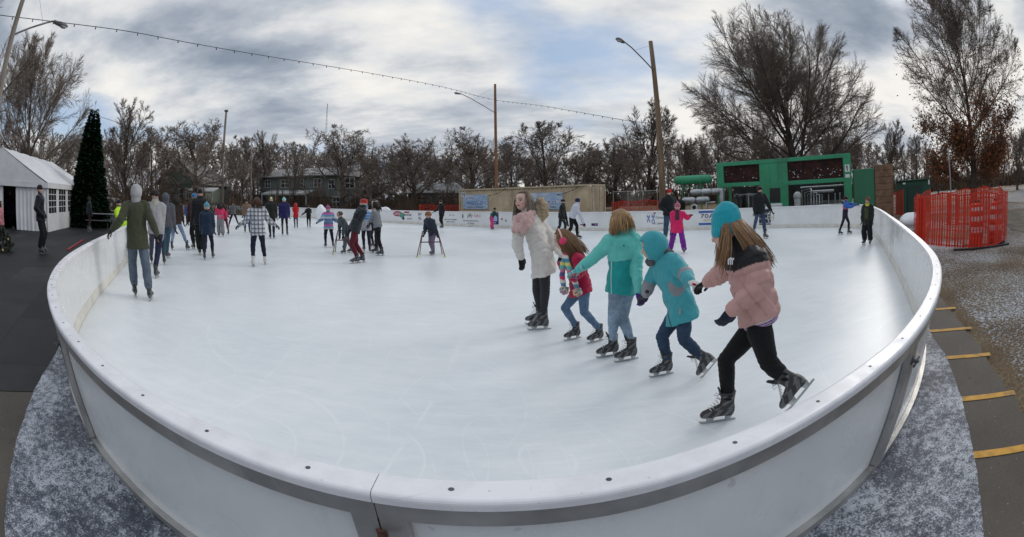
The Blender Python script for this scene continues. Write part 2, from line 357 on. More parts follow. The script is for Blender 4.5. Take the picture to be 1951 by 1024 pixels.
# yellow painted bars across the path
M_YEL = pm((.58,.30,.035), .7, .18, 9, .2, name='yellow_road_paint', dirt=(.13,.10,.07))
mb = MB()
bars = [((2.35,-.32),(2.72,-.72)),((2.64,.76),(3.10,.20)),((3.22,1.36),(3.72,.80)),((3.88,2.0),(4.36,1.46)),((4.5,2.58),(4.98,2.08)),((5.15,3.2),(5.6,2.72)),((5.8,3.8),(6.2,3.4))]
for a, b in bars:
    a, b = np.array(a), np.array(b); d = (b-a)/np.linalg.norm(b-a); n = np.array((-d[1], d[0]))*.042
    P = [a+n, a-n, b-n, b+n]; mb.add([(p[0], p[1], -.025) for p in P], [(0,1,2,3)])
mb.build('painted_lines', M_YEL)['kind'] = 'structure'
# ---- world: broken winter cloud over a pale blue sky
w = bpy.data.worlds.new('World'); SC.world = w; w.use_nodes = True; nt = w.node_tree; nt.nodes.clear()
SUN_EL, SUN_AZ = 24, 62        # degrees; azimuth from +Y towards +X
class WN(NT):
    def __init__(s): s.t = nt
k = WN()
tc = k.n('ShaderNodeTexCoord'); sep = k.n('ShaderNodeSeparateXYZ'); k.l(tc.outputs['Generated'], sep.inputs[0])
zc = k.math('MAXIMUM', sep.outputs[2], 0.0)
dv = k.math('ADD', zc, .16)
cmb = k.n('ShaderNodeCombineXYZ'); k.l(k.math('DIVIDE', sep.outputs[0], dv), cmb.inputs[0]); k.l(k.math('DIVIDE', sep.outputs[1], dv), cmb.inputs[1]); k.l(k.math('MULTIPLY', zc, .6), cmb.inputs[2])
mp = k.n('ShaderNodeMapping'); mp.inputs['Location'].default_value = (3.7,1.9,.4); mp.inputs['Scale'].default_value = (.75,1.15,1); k.l(cmb.outputs[0], mp.inputs[0])
n1 = k.noise(mp.outputs[0], .50, 8, .52); n2 = k.noise(mp.outputs[0], 1.5, 10, .58)
wrp = k.math('ADD', k.math('MULTIPLY', k.math('SUBTRACT', n1, .5), 1.5), k.math('ADD', .585, k.math('MULTIPLY', k.math('SUBTRACT', n2, .5), .62)))
def blob(az, el, wd, amt, acc):
    a, e = rad(az), rad(el); d = (math.sin(a)*math.cos(e), math.cos(a)*math.cos(e), math.sin(e))
    sub = k.n('ShaderNodeVectorMath', operation='SUBTRACT'); k.l(tc.outputs['Generated'], sub.inputs[0]); sub.inputs[1].default_value = d
    sc_ = k.n('ShaderNodeVectorMath', operation='MULTIPLY'); k.l(sub.outputs[0], sc_.inputs[0]); sc_.inputs[1].default_value = (1,1,2.4)
    ln = k.n('ShaderNodeVectorMath', operation='LENGTH'); k.l(sc_.outputs[0], ln.inputs[0])
    mr = k.n('ShaderNodeMapRange', interpolation_type='SMOOTHSTEP'); k.l(ln.outputs['Value'], mr.inputs[0]); mr.inputs[1].default_value = 0; mr.inputs[2].default_value = wd; mr.inputs[3].default_value = amt; mr.inputs[4].default_value = 0
    return k.math('ADD', acc, k.math('MULTIPLY', mr.outputs[0], k.math('MULTIPLY', n2, 2.0)))
# shade field: high = thick grey cloud, low = thin bright cloud; the open blue gaps come from a field of their own
n3 = k.noise(mp.outputs[0], .85, 7, .52); mp2 = k.n('ShaderNodeMapping'); mp2.inputs['Location'].default_value = (11.3,4.2,2.0); k.l(cmb.outputs[0], mp2.inputs[0]); n4 = k.noise(mp2.outputs[0], .60, 7, .55)
th = k.math('ADD', k.math('MULTIPLY', k.math('SUBTRACT', n1, .5), 1.7), k.math('ADD', .57, k.math('MULTIPLY', k.math('SUBTRACT', n2, .5), 1.25)))
for az, el, wd, amt in BLOBS: th = blob(az, el, wd, amt, th)
gap = k.math('ADD', k.math('MULTIPLY', k.math('SUBTRACT', n4, .5), 1.5), k.math('ADD', .5, k.math('MULTIPLY', k.math('SUBTRACT', n3, .5), .6)))
for az, el, wd, amt in GAPS: gap = blob(az, el, wd, amt, gap)
cl = k.ramp(th, [(.26, (.86,.84,.80)), (.42, (.70,.71,.72)), (.55, (.50,.535,.585)), (.70, (.335,.38,.45)), (.86, (.235,.28,.35))])
gf = k.ramp(gap, [(.58, (0,0,0)), (.80, (.85,.85,.85))])
cl = k.mix(gf, cl, (.40,.53,.74))
sky = k.n('ShaderNodeTexSky'); sky.sky_type = 'NISHITA'; sky.sun_disc = False; sky.sun_elevation = rad(SUN_EL); sky.sun_rotation = rad(SUN_AZ)
skyc = k.mix(1.0, sky.outputs[0], (.10,.10,.10), 'MULTIPLY')
# only the open gaps show the clear sky; cloud covers the rest
base = k.mix(k.math('SUBTRACT', 1.0, k.math('MULTIPLY', gf, .35)), skyc, cl)
# cloud deck is brighter overhead than near the horizon
up = k.n('ShaderNodeMapRange'); k.l(sep.outputs[2], up.inputs[0]); up.inputs[1].default_value = .42; up.inputs[2].default_value = 1.0; up.inputs[3].default_value = 1.0; up.inputs[4].default_value = 1.55
fin = k.n('ShaderNodeVectorMath', operation='SCALE'); k.l(base, fin.inputs[0]); k.l(up.outputs[0], fin.inputs['Scale'])
bg = k.n('ShaderNodeBackground'); k.l(fin.outputs[0], bg.inputs[0]); bg.inputs[1].default_value = 1.0
wo = k.n('ShaderNodeOutputWorld'); k.l(bg.outputs[0], wo.inputs[0])
sl = bpy.data.lights.new('sun', 'SUN'); sl.energy = 1.1; sl.angle = rad(25); sl.color = (1,.95,.88); so = bpy.data.objects.new('sun', sl); COL.objects.link(so)
a, e = rad(SUN_AZ), rad(SUN_EL); so.rotation_euler = Vector((math.sin(a)*math.cos(e), math.cos(a)*math.cos(e), math.sin(e))).to_track_quat('Z', 'Y').to_euler()
SC.view_settings.view_transform = 'Standard'; SC.view_settings.look = 'None'; SC.view_settings.exposure = 0.10; SC.view_settings.gamma = 1; SC.view_settings.use_curve_mapping = False
# ------------------------------------------------------------------ rink boards
M_BOARD = NT('board_plastic'); _k = M_BOARD; _v = _k.coord()
_c = _k.ramp(_k.noise(_v, 1.3, 6, .6), [(.3, (.74,.745,.735)), (.7, (.84,.84,.825))])
_s = _k.coord(scale=(6,6,.6)); _st = _k.ramp(_k.noise(_s, 3, 6, .7), [(.58, (0,0,0)), (.75, (1,1,1))]); _c = _k.mix(_k.math('MULTIPLY', _st, .35), _c, (.55,.57,.58))
_k.l(_c, _k.b.inputs['Base Color']); _k.b.inputs['Roughness'].default_value = .16; _k.l(_k.ramp(_k.noise(_v, 2.5, 6, .7), [(.3, (.10,)*3), (.7, (.34,)*3)]), _k.b.inputs['Roughness']); _k.b.inputs['Coat Weight'].default_value = .25
def scuffs(k, c, v, col, amt, scs=((1.1,.012),(2.3,.018),(4.1,.02))):
    cur = None
    for i_, (sc_, wd_) in enumerate(scs):
        mq = k.n('ShaderNodeMapping'); mq.inputs['Location'].default_value = (5.3*i_, 2.7*i_, 9*i_); k.l(v, mq.inputs['Vector']); nq = k.noise(mq.outputs[0], sc_, 1.5, .5)
        q_ = k.ramp(k.math('ABSOLUTE', k.math('SUBTRACT', k.math('FRACT', k.math('MULTIPLY', nq, 6.0)), .5)), [(0.0, (1,1,1)), (wd_*2.2, (0,0,0))]); b_ = k.ramp(k.noise(mq.outputs[0], 3.1, 3, .6), [(.56, (0,0,0)), (.66, (1,1,1))])
        q_ = k.math('MULTIPLY', q_, b_); cur = q_ if cur is None else k.math('MAXIMUM', cur, q_)
    return k.mix(k.math('MULTIPLY', cur, amt), c, col)
_c = scuffs(_k, _c, _v, (.45,.46,.47), .22, ((.5,.004),(.9,.006))); _sp = _k.ramp(_k.noise(_v, 14, 3, .5), [(.70, (0,0,0)), (.74, (1,1,1))]); _c = _k.mix(_k.math('MULTIPLY', _sp, .35), _c, (.38,.37,.35))
_k.l(_c, _k.b.inputs['Base Color']); _k.bump(_k.noise(_v, 1.7, 3), .12, .02); M_BOARD = _k.m
_k = NT('white_rail_plastic'); _v = _k.coord(); _c = _k.ramp(_k.noise(_v, 5, 6, .65), [(.35, (.70,.69,.71)), (.6, (.82,.81,.83))]); _c = scuffs(_k, _c, _v, (.50,.49,.50), .25, ((.9,.006),(1.7,.008)))
_sp = _k.ramp(_k.noise(_v, 38, 2, .5), [(.72, (0,0,0)), (.76, (1,1,1))]); _c = _k.mix(_k.math('MULTIPLY', _sp, .5), _c, (.35,.34,.33)); _k.l(_c, _k.b.inputs['Base Color']); _k.l(_k.ramp(_k.noise(_v, 6, 5, .6), [(.3, (.22,)*3), (.7, (.5,)*3)]), _k.b.inputs['Roughness']); _k.bump(_k.noise(_v, 45, 4, .6), .10, .002); M_CAP = _k.m
M_STEEL = pm((.50,.49,.47), .42, .18, 3.5, .12, metal=.75, name='galvanised_steel', dirt=(.25,.24,.23))
M_DARKST = pm((.12,.12,.125), .55, .25, 8, .2, metal=.6, name='dark_steel')
M_KICK = pm((.72,.69,.62), .4, .1, 3, .1, name='kick_strip')
M_BLACK = pm((.012,.012,.013), .45, .2, 9, .1, name='black_plastic')
rink = empty('rink_barrier', (0,0,0), 0, 'low white plastic boards with a rounded white rail all round the ice rink', 'rink barrier')
def sweep(ss, prof, closed=False):
    """profile (outward offset, z) swept along the rink outline at arc lengths ss"""
    V = []; k_ = len(prof)
    for s in ss:
        p, t, n = rk(s)
        for o, z in prof: V.append((p[0]+n[0]*o, p[1]+n[1]*o, z))
    m = len(ss); F = [(i*k_+j, i*k_+(j+1) % k_, (i+1)*k_+(j+1) % k_, (i+1)*k_+j) for i in range(m-1) for j in range(k_)]
    F += [tuple(range(k_)), tuple((m-1)*k_+j for j in range(k_))[::-1]]
    return V, F
def arc(c, r, a0, a1, n): return [(c[0]+r*math.cos(a), c[1]+r*math.sin(a)) for a in np.linspace(a0, a1, n)]
capP = arc((.036,.882), .018, 0, PI/2, 5)+arc((-.036,.882), .018, PI/2, PI, 5)+[(-.054,.862),(.054,.862)]
for i in range(NP_):
    s0, s1 = i*PANEL, (i+1)*PANEL; near = rk((s0+s1)/2)[0]; d = np.hypot(*near)
    ss = np.linspace(s0+.0015, s1-.0015, 25 if d < 8 else 9)
    mb = MB(); mb.add(*sweep(ss, [(-.012,.02),(-.012,.86),(.000,.86),(.000,.02)])); mb.build('panel', M_BOARD, rink)
    mb = MB(); mb.add(*sweep(ss, capP)); mb.build('top_rail', M_CAP, rink, smooth=False)
    mb = MB()
    mb.add(*sweep(ss, [(.004,.790),(.004,.8615),(.044,.8615),(.044,.790)])); mb.add(*sweep(ss, [(.002,0.0),(.002,.06),(.045,.06),(.045,0.0)]))
    mb.build('steel_channel', M_STEEL, rink)
    mb = MB(); mb.add(*sweep(ss, [(-.020,.003),(-.020,.15),(-.0125,.15),(-.0125,.003)])); mb.build('kick_strip', M_KICK, rink)
    # steel end frames where two panels meet
    p, t, n = rk(s0)
    R = np.array([[t[0], n[0], 0],[t[1], n[1], 0],[0,0,1]]); c = np.array((p[0], p[1], .434))
    mb = MB()
    for sg in (-1, 1): mb.box(c+R@np.array((sg*.041, .024, 0)), (.076,.040,.74), R)
    mb.build('post', M_STEEL, rink)
    if d < 12:
        mb = MB(); mb.box(c+R@np.array((0.0,.046,.28)), (.03,.012,.05), R, bev=.004); mb.tube([c+R@np.array((.0,.05,.28)), c+R@np.array((.0,.085,.28))], [.011,.011], 8)
        mb.tube([c+R@np.array((-.03,.075,.262)), c+R@np.array((.045,.078,.285))], [.009,.009], 8)
        mb.build('clamp', pm((.12,.05,.03), .8, .4, 30, .5, name='rusty_iron') if i % 2 == 0 else M_DARKST, rink)
    if d < 12:
        nb = 6
        for q in range(nb):
            if len([o for o in rink.children if o.name.startswith('bolt')]) > 85: break
            p, t, n = rk(s0+(q+.5)*PANEL/nb); mb = MB(); mb.tube([(p[0],p[1],.8995), (p[0],p[1],.9012)], [.0085,.008], 10, caps=False); mb.build('bolt', M_DARKST, rink)
# ------------------------------------------------------------------ trees
def bark(c, name='bark'):
    return pm(c, .9, .3, 5, .6, name=name, stretch=(1,1,.25), bd=.02)
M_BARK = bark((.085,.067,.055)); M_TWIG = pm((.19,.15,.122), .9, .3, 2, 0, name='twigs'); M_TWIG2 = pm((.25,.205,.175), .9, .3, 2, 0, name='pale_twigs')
M_LEAF = pm((.24,.09,.035), .85, .4, 3, 0, name='dead_leaves')
class Wood:
    """bare tree skeleton; batches of branches by (points, sides)"""
    def __init__(s, seed): s.r = np.random.default_rng(seed); s.b = {}; s.tips = []
    def put(s, lvl, P, R, k): s.b.setdefault((lvl, len(P), k), []).append((P, R))
    def mesh(s, lvls):
        Vs, Fs, off = [], [], 0
        for (lvl, n, k), L in s.b.items():
            if lvl not in lvls: continue
            P = np.array([a for a, _ in L]); R = np.array([b for _, b in L]); N = len(P)
            T = np.gradient(P, axis=1); T /= np.linalg.norm(T, axis=2, keepdims=True)+1e-9
            ref = np.where(np.abs(T[:,:1,2:3]) < .8, np.array([0,0,1.]), np.array([1.,0,0])); X = np.cross(T, ref); X /= np.linalg.norm(X, axis=2, keepdims=True)+1e-9; Y = np.cross(T, X)
            q = 2*PI*np.arange(k)/k
            V = P[:,:,None,:]+R[:,:,None,None]*(X[:,:,None,:]*np.cos(q)[None,None,:,None]+Y[:,:,None,:]*np.sin(q)[None,None,:,None])
            V = V.reshape(-1, 3)
            i, j = np.meshgrid(np.arange(n-1), np.arange(k), indexing='ij'); f = np.stack([i*k+j, i*k+(j+1) % k, (i+1)*k+(j+1) % k, (i+1)*k+j], -1).reshape(-1, 4)
            F = (f[None]+(np.arange(N)*n*k)[:,None,None]).reshape(-1, 4)+off; off += len(V); Vs.append(V); Fs.append(F)
        return np.concatenate(Vs), np.concatenate(Fs)
    def branch(s, p, d, L, r, lvl, up, wob, npt, k, taper=.35):
        P = [p]; d = d/np.linalg.norm(d); st = L/(npt-1)
        for i in range(npt-1):
            d = d+s.r.normal(0, wob, 3)+np.array((0,0,up)); d /= np.linalg.norm(d); P.append(P[-1]+d*st)
        P = np.array(P); R = r*(1-(1-taper)*np.linspace(0,1,npt)); s.put(lvl, P, R, k); return P, R
    def cap(s, p, d, L):
        """shorten a branch so that it ends near the crown's outline"""
        c, rx, rz = s.env; q = (p-c)/np.array((rx,rx,rz)); e = d/np.array((rx,rx,rz)); A = e.dot(e); B = 2*q.dot(e); C = q.dot(q)-1; D = B*B-4*A*C
        if C > 0 or D < 0: return L*.35
        return min(L, (-B+math.sqrt(D))/(2*A)*s.r.uniform(.80,1.06))
    def grow(s, p, d, L, r, lvl, cfg):
        c = cfg[lvl]
        if lvl > 0: L = max(s.cap(p, d/np.linalg.norm(d), L), .25)
        P, R = s.branch(p, d, L, r, lvl, c['up'], c['wob'], c['n'], c['k'])
        if lvl+1 >= len(cfg):
            s.tips.append(P[-1]); return
        nb = c['kids']+int(s.r.integers(-1, 2)); t0 = c.get('t0', .25); ph = s.r.uniform(0, 6.28)
        for q in range(nb):
            t = t0+(1-t0)*((q+s.r.random()*.8)/nb); t = min(t, .999); x = t*(len(P)-1); i = int(x); f = x-i
            b = P[i]*(1-f)+P[i+1]*f; ax = P[i+1]-P[i]; ax /= np.linalg.norm(ax)
            if lvl == 0: ph += 2.4; perp = np.array((math.cos(ph), math.sin(ph), 0.))
            else: perp = s.r.normal(0, 1, 3)
            perp -= ax*perp.dot(ax); perp /= np.linalg.norm(perp)
            a0, a1 = c['ang']; u = (t-t0)/(1-t0) if lvl == 0 else s.r.random(); a = rad(a1+(a0-a1)*u+s.r.normal(0, 4)); dd = ax*math.cos(a)+perp*math.sin(a); dd[2] += c.get('lift', 0)
            rr = (R[i]*(1-f)+R[i+1]*f)
            s.grow(b, dd, L*c['len']*(1-c.get('fall', .3)*t)*s.r.uniform(.75,1.15), max(rr*c.get('rr', .5)*s.r.uniform(.8,1.15), c.get('rmin', .004)), lvl+1, cfg)
        s.grow(P[-1], P[-1]-P[-2], L*c['len']*.6, R[-1], lvl+1, cfg)
def cfg_tree(kind, dens=1.0, tw=.012):
    D = lambda n: max(2, int(round(n*dens)))
    if kind == 'oak':      # gnarled spreading bur oak
        return [dict(up=.0, wob=.05, n=7, k=9, kids=D(13), t0=.24, ang=(15,84), len=1.05, fall=.1, rr=.42),
                dict(up=.035, wob=.17, n=9, k=6, kids=D(10), t0=.25, ang=(30,65), len=.42, fall=.25, rr=.55),
                dict(up=.03, wob=.22, n=7, k=4, kids=D(8), t0=.12, ang=(28,65), len=.48, fall=.3, rr=.58, rmin=tw*1.3),
                dict(up=.03, wob=.24, n=5, k=3, kids=D(6), t0=.12, ang=(25,60), len=.55, fall=.3, rr=.6, rmin=tw),
                dict(up=.03, wob=.2, n=3, k=3, kids=0, ang=(20,50), len=.5)]
    if kind == 'maple':    # rounded crown, many straight ascending limbs
        return [dict(up=.0, wob=.025, n=9, k=10, kids=D(19), t0=.15, ang=(12,84), len=.98, fall=.1, rr=.34),
                dict(up=.045, wob=.06, n=10, k=6, kids=D(13), t0=.26, ang=(24,55), len=.40, fall=.25, rr=.5),
                dict(up=.02, wob=.08, n=6, k=4, kids=D(9), t0=.12, ang=(22,48), len=.46, fall=.3, rr=.55, rmin=tw*1.3),
                dict(up=.02, wob=.10, n=4, k=3, kids=D(7), t0=.10, ang=(20,48), len=.52, fall=.3, rr=.6, rmin=tw),
                dict(up=.02, wob=.10, n=3, k=3, kids=0, ang=(20,50), len=.5)]
    if kind == 'vase':     # several upright stems
        return [dict(up=.01, wob=.04, n=7, k=8, kids=D(12), t0=.05, ang=(8,42), len=1.1, fall=.25, rr=.5),
                dict(up=.03, wob=.06, n=9, k=5, kids=D(11), t0=.15, ang=(20,42), len=.40, fall=.3, rr=.5),
                dict(up=.03, wob=.10, n=5, k=3, kids=D(8), t0=.12, ang=(20,45), len=.48, fall=.3, rr=.6, rmin=tw*1.2),
                dict(up=.03, wob=.12, n=4, k=3, kids=D(6), t0=.1, ang=(20,45), len=.55, fall=.3, rr=.6, rmin=tw),
                dict(up=.03, wob=.12, n=3, k=3, kids=0, ang=(20,45), len=.5)]
ENV = {'oak': (.53,.56,.47), 'maple': (.53,.50,.49), 'vase': (.56,.33,.47)}
def tree_proto(kind, seed, H, trunk_r, dens=1.0, tw=.012, trunk_L=None, squash=1.0, flare=True, env=None, twig=None, lens=None):
    s = Wood(seed); cfg = cfg_tree(kind, dens, tw=tw)
    if lens: cfg[0]['len'] = lens
    cfg[1]['len'] *= 1.0; tl = trunk_L or {'oak': .52, 'maple': .62, 'vase': .5}[kind]; ec, er, ez = env or ENV[kind]
    s.env = (np.array((0,0,ec*H)), er*H, ez*H)
    s.grow(np.array((0,0,0.)), np.array((0,0,1.)), H*tl, trunk_r, 0, cfg)
    V, F = s.mesh((0,1)); V2, F2 = s.mesh((2,3,4)); top = np.percentile(V2[:,2], 99.8); sc = H/top
    if flare:
        z = V[:,2]; rr = 1+.5*np.exp(-np.clip(z, 0, None)/(trunk_r*2.2)); m = (np.hypot(V[:,0], V[:,1]) < trunk_r*2.0) & (z < trunk_r*6); V[m,0] *= rr[m]; V[m,1] *= rr[m]
    for A in (V, V2): A *= sc; A[:,0] *= squash; A[:,1] *= squash
    V[:,2] -= .05
    return mesh_np('trunk', V, F, M_BARK, smooth=True), mesh_np('crown', V2, F2, twig or M_TWIG), np.array(s.tips)*sc*np.array((squash, squash, 1))
def leaves_mesh(pts, n, size, mat, spread=.25, seed=3, flat=False):
    r = np.random.default_rng(seed); P = pts[r.integers(0, len(pts), n)]+r.normal(0, spread, (n,3)); A = r.normal(0,1,(n,3)); A /= np.linalg.norm(A,axis=1,keepdims=True)
    B = np.cross(A, r.normal(0,1,(n,3))); B /= np.linalg.norm(B,axis=1,keepdims=True); s_ = size*r.uniform(.6,1.3,(n,1))
    V = np.stack([P-A*s_, P+B*s_*.55, P+A*s_, P-B*s_*.55], 1).reshape(-1,3); return mesh_np('leaves', V, np.arange(4*n).reshape(-1,4), mat)
def put_tree(meshes, base, sc, rz, label, group=None, cat='tree', name='bare_tree', leaf=None, sxy=1.0):
    t = empty(name, base, rz, label, cat, group); t.scale = (sc*sxy, sc*sxy, sc)
    obj('trunk', meshes[0], t); obj('crown', meshes[1], t)
    if leaf: obj('leaves', leaf, t)
    return t
GZ = -.05
def gbase(az, D): a = rad(az); return (math.sin(a)*D, math.cos(a)*D, GZ)
# large trees close to the rink
m = tree_proto('maple', 11, 18.4, .60, 1.42, .011, env=(.48,.59,.52), trunk_L=.40, lens=1.45)
put_tree(m, gbase(38.9, 39), 1.0, .4, 'huge bare tree with a wide fan shaped crown behind the green framed machine')
s_leafy = tree_proto('maple', 23, 14.4, .28, 1.25, .010, env=(.60,.40,.43), trunk_L=.55, lens=1.2)
tp = s_leafy[2]; rr_ = np.hypot(tp[:,0], tp[:,1]); low = tp[(tp[:,2] < 5.6) & (tp[:,2] > 1.7)]; mid = tp[(tp[:,2] >= 5.0) & (tp[:,2] < 8.5)]
lf = leaves_mesh(np.concatenate([low, low, low, low, mid[::3]]), 15000, .085, M_LEAF, .42)
put_tree(s_leafy, gbase(65.6, 30), 1.0, 2.0, 'tall bare tree still holding brown dead leaves low down, behind the orange fence enclosure', name='bare_tree', leaf=lf)
m = tree_proto('maple', 31, 12.6, .28, 1.15, .011, env=(.56,.50,.46), trunk_L=.55)
put_tree(m, gbase(-69.3, 34), 1.0, 1.1, 'large bare tree rising behind the left part of the white tent')
m = tree_proto('vase', 41, 13, .22, .8, .012)
put_tree(m, gbase(-80.5, 25), 1.0, .3, 'bare tree cut by the left picture edge beside the nearest lamp pole')
PROT = {'oakA': tree_proto('oak', 51, 12, .36, 1.0, .020), 'oakB': tree_proto('oak', 52, 12, .34, 1.0, .020), 'oakC': tree_proto('oak', 57, 12, .30, 1.0, .020),
        'vaseA': tree_proto('vase', 61, 12, .22, .95, .018), 'vaseB': tree_proto('vase', 62, 12, .22, .95, .018), 'mapA': tree_proto('maple', 71, 12, .26, .82, .018, env=(.53,.44,.48))}
def az_of(u, v=222): d = ray(u, v); return math.degrees(math.atan2(d[0], d[1]))
BG = [ # u, v of top, distance, prototype, width factor, label
 (150,110,52,'vaseA',1.0,'tall upright bare tree with several stems right of the dark evergreen'),
 (178,140,58,'mapA',.9,'bare tree of medium height just left of the green gabled house'),
 (228,131,50,'oakA',1.15,'gnarled bare oak in front of the green gabled house'),
 (284,150,66,'mapA',.9,'dense bare tree right behind the tall thin pole'),
 (312,148,66,'vaseB',.8,'dense bare tree at the left end of the long low apartment house'),
 (342,158,52,'vaseA',.62,'slim bare tree standing before the long apartment house'),
 (400,137,48,'oakB',1.1,'broad gnarled oak at the right end of the apartment house'),
 (442,160,58,'oakC',.9,'smaller crooked oak between the two broad oaks left of centre'),
 (485,151,50,'oakA',1.0,'broad crooked oak beside the small grey bungalow'),
 (520,165,62,'oakC',.9,'low oak right behind the small grey bungalow'),
 (553,141,48,'oakB',1.05,'crooked oak just left of the central lamp pole'),
 (600,158,60,'mapA',1.0,'bare tree directly behind the tan container'),
 (640,134,52,'mapA',1.25,'round topped bare tree above the middle of the tan container'),
 (690,160,50,'oakC',1.0,'crooked low oak above the door end of the tan container'),
 (722,152,52,'oakA',1.0,'crooked oak just right of the tan container'),
 (760,116,75,'vaseB',1.1,'tall pale feathery bare tree behind the leaning lamp pole'),
 (806,150,60,'vaseA',1.0,'thin bare tree above the green tank'),
 (842,138,62,'mapA',1.0,'bare tree left behind the huge fan shaped tree'),
 (1000,150,58,'oakC',1.0,'low dark tree right behind the huge fan shaped tree'),
 (1040,133,38,'vaseB',.75,'slender bare tree with several stems between the two big trees on the right'),
 (1075,150,60,'mapA',1.0,'dark bare tree behind the dark green cabinet'),
 (1100,165,50,'vaseA',1.2,'bushy bare tree behind the thin grey post'),
 (1160,152,55,'mapA',1.1,'bare tree on the slope right of the leafy tree'),
 (1192,140,48,'vaseB',1.0,'bare tree on the slope at the right picture edge')]
for i, (u, v, D, pk, wf, lb) in enumerate(BG):
    az = az_of(u); top = vp(u, v, D)[2]-GZ
    put_tree(PROT[pk], gbase(az, D), top/12, i*1.7, lb, 'bare trees round the park', sxy=wf*1.2)
# far wood: one mass of bare trees closing the view
WV, WF, off = [], [], 0; r = np.random.default_rng(5)
for pk in ('mapA', 'oakC', 'vaseB'):
    pass
def arr(me):
    V = np.empty(len(me.vertices)*3, np.float32); me.vertices.foreach_get('co', V); F = np.empty(len(me.loops), np.int32); me.loops.foreach_get('vertex_index', F); return V.reshape(-1,3), F.reshape(-1,4)
light = tree_proto('vase', 90, 10, .2, .66, .03, env=(.55,.42,.47)); light2 = tree_proto('maple', 93, 10, .2, .56, .03, env=(.53,.5,.48))
LA = [[arr(x[0]), arr(x[1])] for x in (light, light2)]
for i in range(150):
    az = -86+172*i/149+r.normal(0,.5); D = r.uniform(74, 118); h = r.uniform(8.5, 12.0)*(D/90)/10*(1.12 if az < 45 else .9); c, s = math.cos(i*2.4), math.sin(i*2.4)
    if abs(az-62) < 8: h *= .8
    for V, F in LA[i % 2]:
        W = np.stack([V[:,0]*c-V[:,1]*s, V[:,0]*s+V[:,1]*c, V[:,2]], 1)*h*np.array((1.25,1.25,1)); W += np.array(gbase(az, D)); WV.append(W); WF.append(F+off); off += len(V)
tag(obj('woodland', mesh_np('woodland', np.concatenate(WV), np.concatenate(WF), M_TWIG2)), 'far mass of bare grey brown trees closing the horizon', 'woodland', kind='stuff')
# undergrowth: brown brush standing under the far trees
n = 26000; az = np.radians(r.uniform(-88, 88, n)); D = r.uniform(64, 100, n); hh = r.gamma(2.2, .55, n)*(.7+.6*np.sin(az*23)**2); P = np.stack([np.sin(az)*D, np.cos(az)*D, np.full(n, GZ)], 1); T = P+np.stack([r.normal(0,.5,n), r.normal(0,.5,n), hh], 1)
W_ = np.stack([np.cos(az), -np.sin(az), np.zeros(n)], 1)*r.uniform(.05,.16,(n,1)); V = np.stack([P-W_, P+W_, T+W_*.3, T-W_*.3], 1).reshape(-1,3)
n2_ = 9000; az = np.radians(r.uniform(-66, 4, n2_)); D = r.uniform(44, 53, n2_); hh = r.gamma(2.6, .40, n2_)*(.5+.8*np.sin(az*31)**2); P = np.stack([np.sin(az)*D, np.cos(az)*D, np.full(n2_, GZ)], 1); T = P+np.stack([r.normal(0,.35,n2_), r.normal(0,.35,n2_), hh], 1)
W_ = np.stack([np.cos(az), -np.sin(az), np.zeros(n2_)], 1)*r.uniform(.02,.07,(n2_,1)); V = np.concatenate([V, np.stack([P-W_, P+W_, T+W_*.3, T-W_*.3], 1).reshape(-1,3)]); n += n2_
tag(obj('undergrowth', mesh_np('undergrowth', V, np.arange(4*n).reshape(-1,4), pm((.085,.055,.035), .9, .4, .3, 0, name='brush'))), 'low brown brush and dead weeds under the far trees', 'undergrowth', kind='stuff')
# dark artificial evergreen
def evergreen(base, H, R, label):
    t = empty('evergreen_tree', base, 0, label, 'evergreen tree'); mb = MB(); mb.tube([(0,0,0),(0,0,H*.97)], [.12,.03], 8); mb.build('trunk', M_BARK, t)
    r = np.random.default_rng(8); n = 26000; z = H*(1-np.sqrt(r.random(n)))*.98+.1; rr = R*(1-z/H)**.85*(.45+.58*r.random(n)**.5)*(1+.05*np.sin(z*11))+.08; a = r.uniform(0, 2*PI, n)
    P = np.stack([rr*np.cos(a), rr*np.sin(a), z], 1); out = np.stack([np.cos(a), np.sin(a), r.uniform(-.5,.35,n)], 1); side = np.stack([-np.sin(a), np.cos(a), r.normal(0,.35,n)], 1)
    L = .19*r.uniform(.6,1.4,(n,1)); V = np.stack([P, P+out*L*.6+side*L*.33, P+out*L*1.1, P+out*L*.6-side*L*.33], 1).reshape(-1,3)
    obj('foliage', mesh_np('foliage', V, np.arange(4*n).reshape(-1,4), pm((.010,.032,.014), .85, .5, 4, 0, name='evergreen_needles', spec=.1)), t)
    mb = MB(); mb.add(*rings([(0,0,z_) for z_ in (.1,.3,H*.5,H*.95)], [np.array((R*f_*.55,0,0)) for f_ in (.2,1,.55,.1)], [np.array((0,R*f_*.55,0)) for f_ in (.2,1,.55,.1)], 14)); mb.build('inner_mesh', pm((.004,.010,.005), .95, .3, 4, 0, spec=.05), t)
    for q in range(60):
        mb = MB()
        zz = H*(1-math.sqrt(r.random()))*.95+.2; aa = r.uniform(0, 2*PI); q_ = R*(1-zz/H)**.85*1.02+.08; mb.add(*ball((q_*math.cos(aa), q_*math.sin(aa), zz), .035, 6)); mb.build('light_bulb', pm((.10,.12,.09), .2, .1, 5, 0, name='unlit_bulbs'), t)
    mb = MB(); mb.tube([(0,0,H*.96),(0,0,H+.32)], [.012,.008], 6)
    for q in range(5): a_ = PI/2+q*2*PI/5; mb.bar((0,0,H+.3), (.14*math.cos(a_), 0, H+.3+.14*math.sin(a_)), .02, .02)
    mb.build('tree_topper', pm((.35,.36,.38), .5, .1, 5, 0), t); return t
b = vp(105,222,25.5); evergreen((b[0], b[1], GZ), vp(107,116,25.5)[2], 1.28, 'tall narrow dark green evergreen beside the tent, unlit')
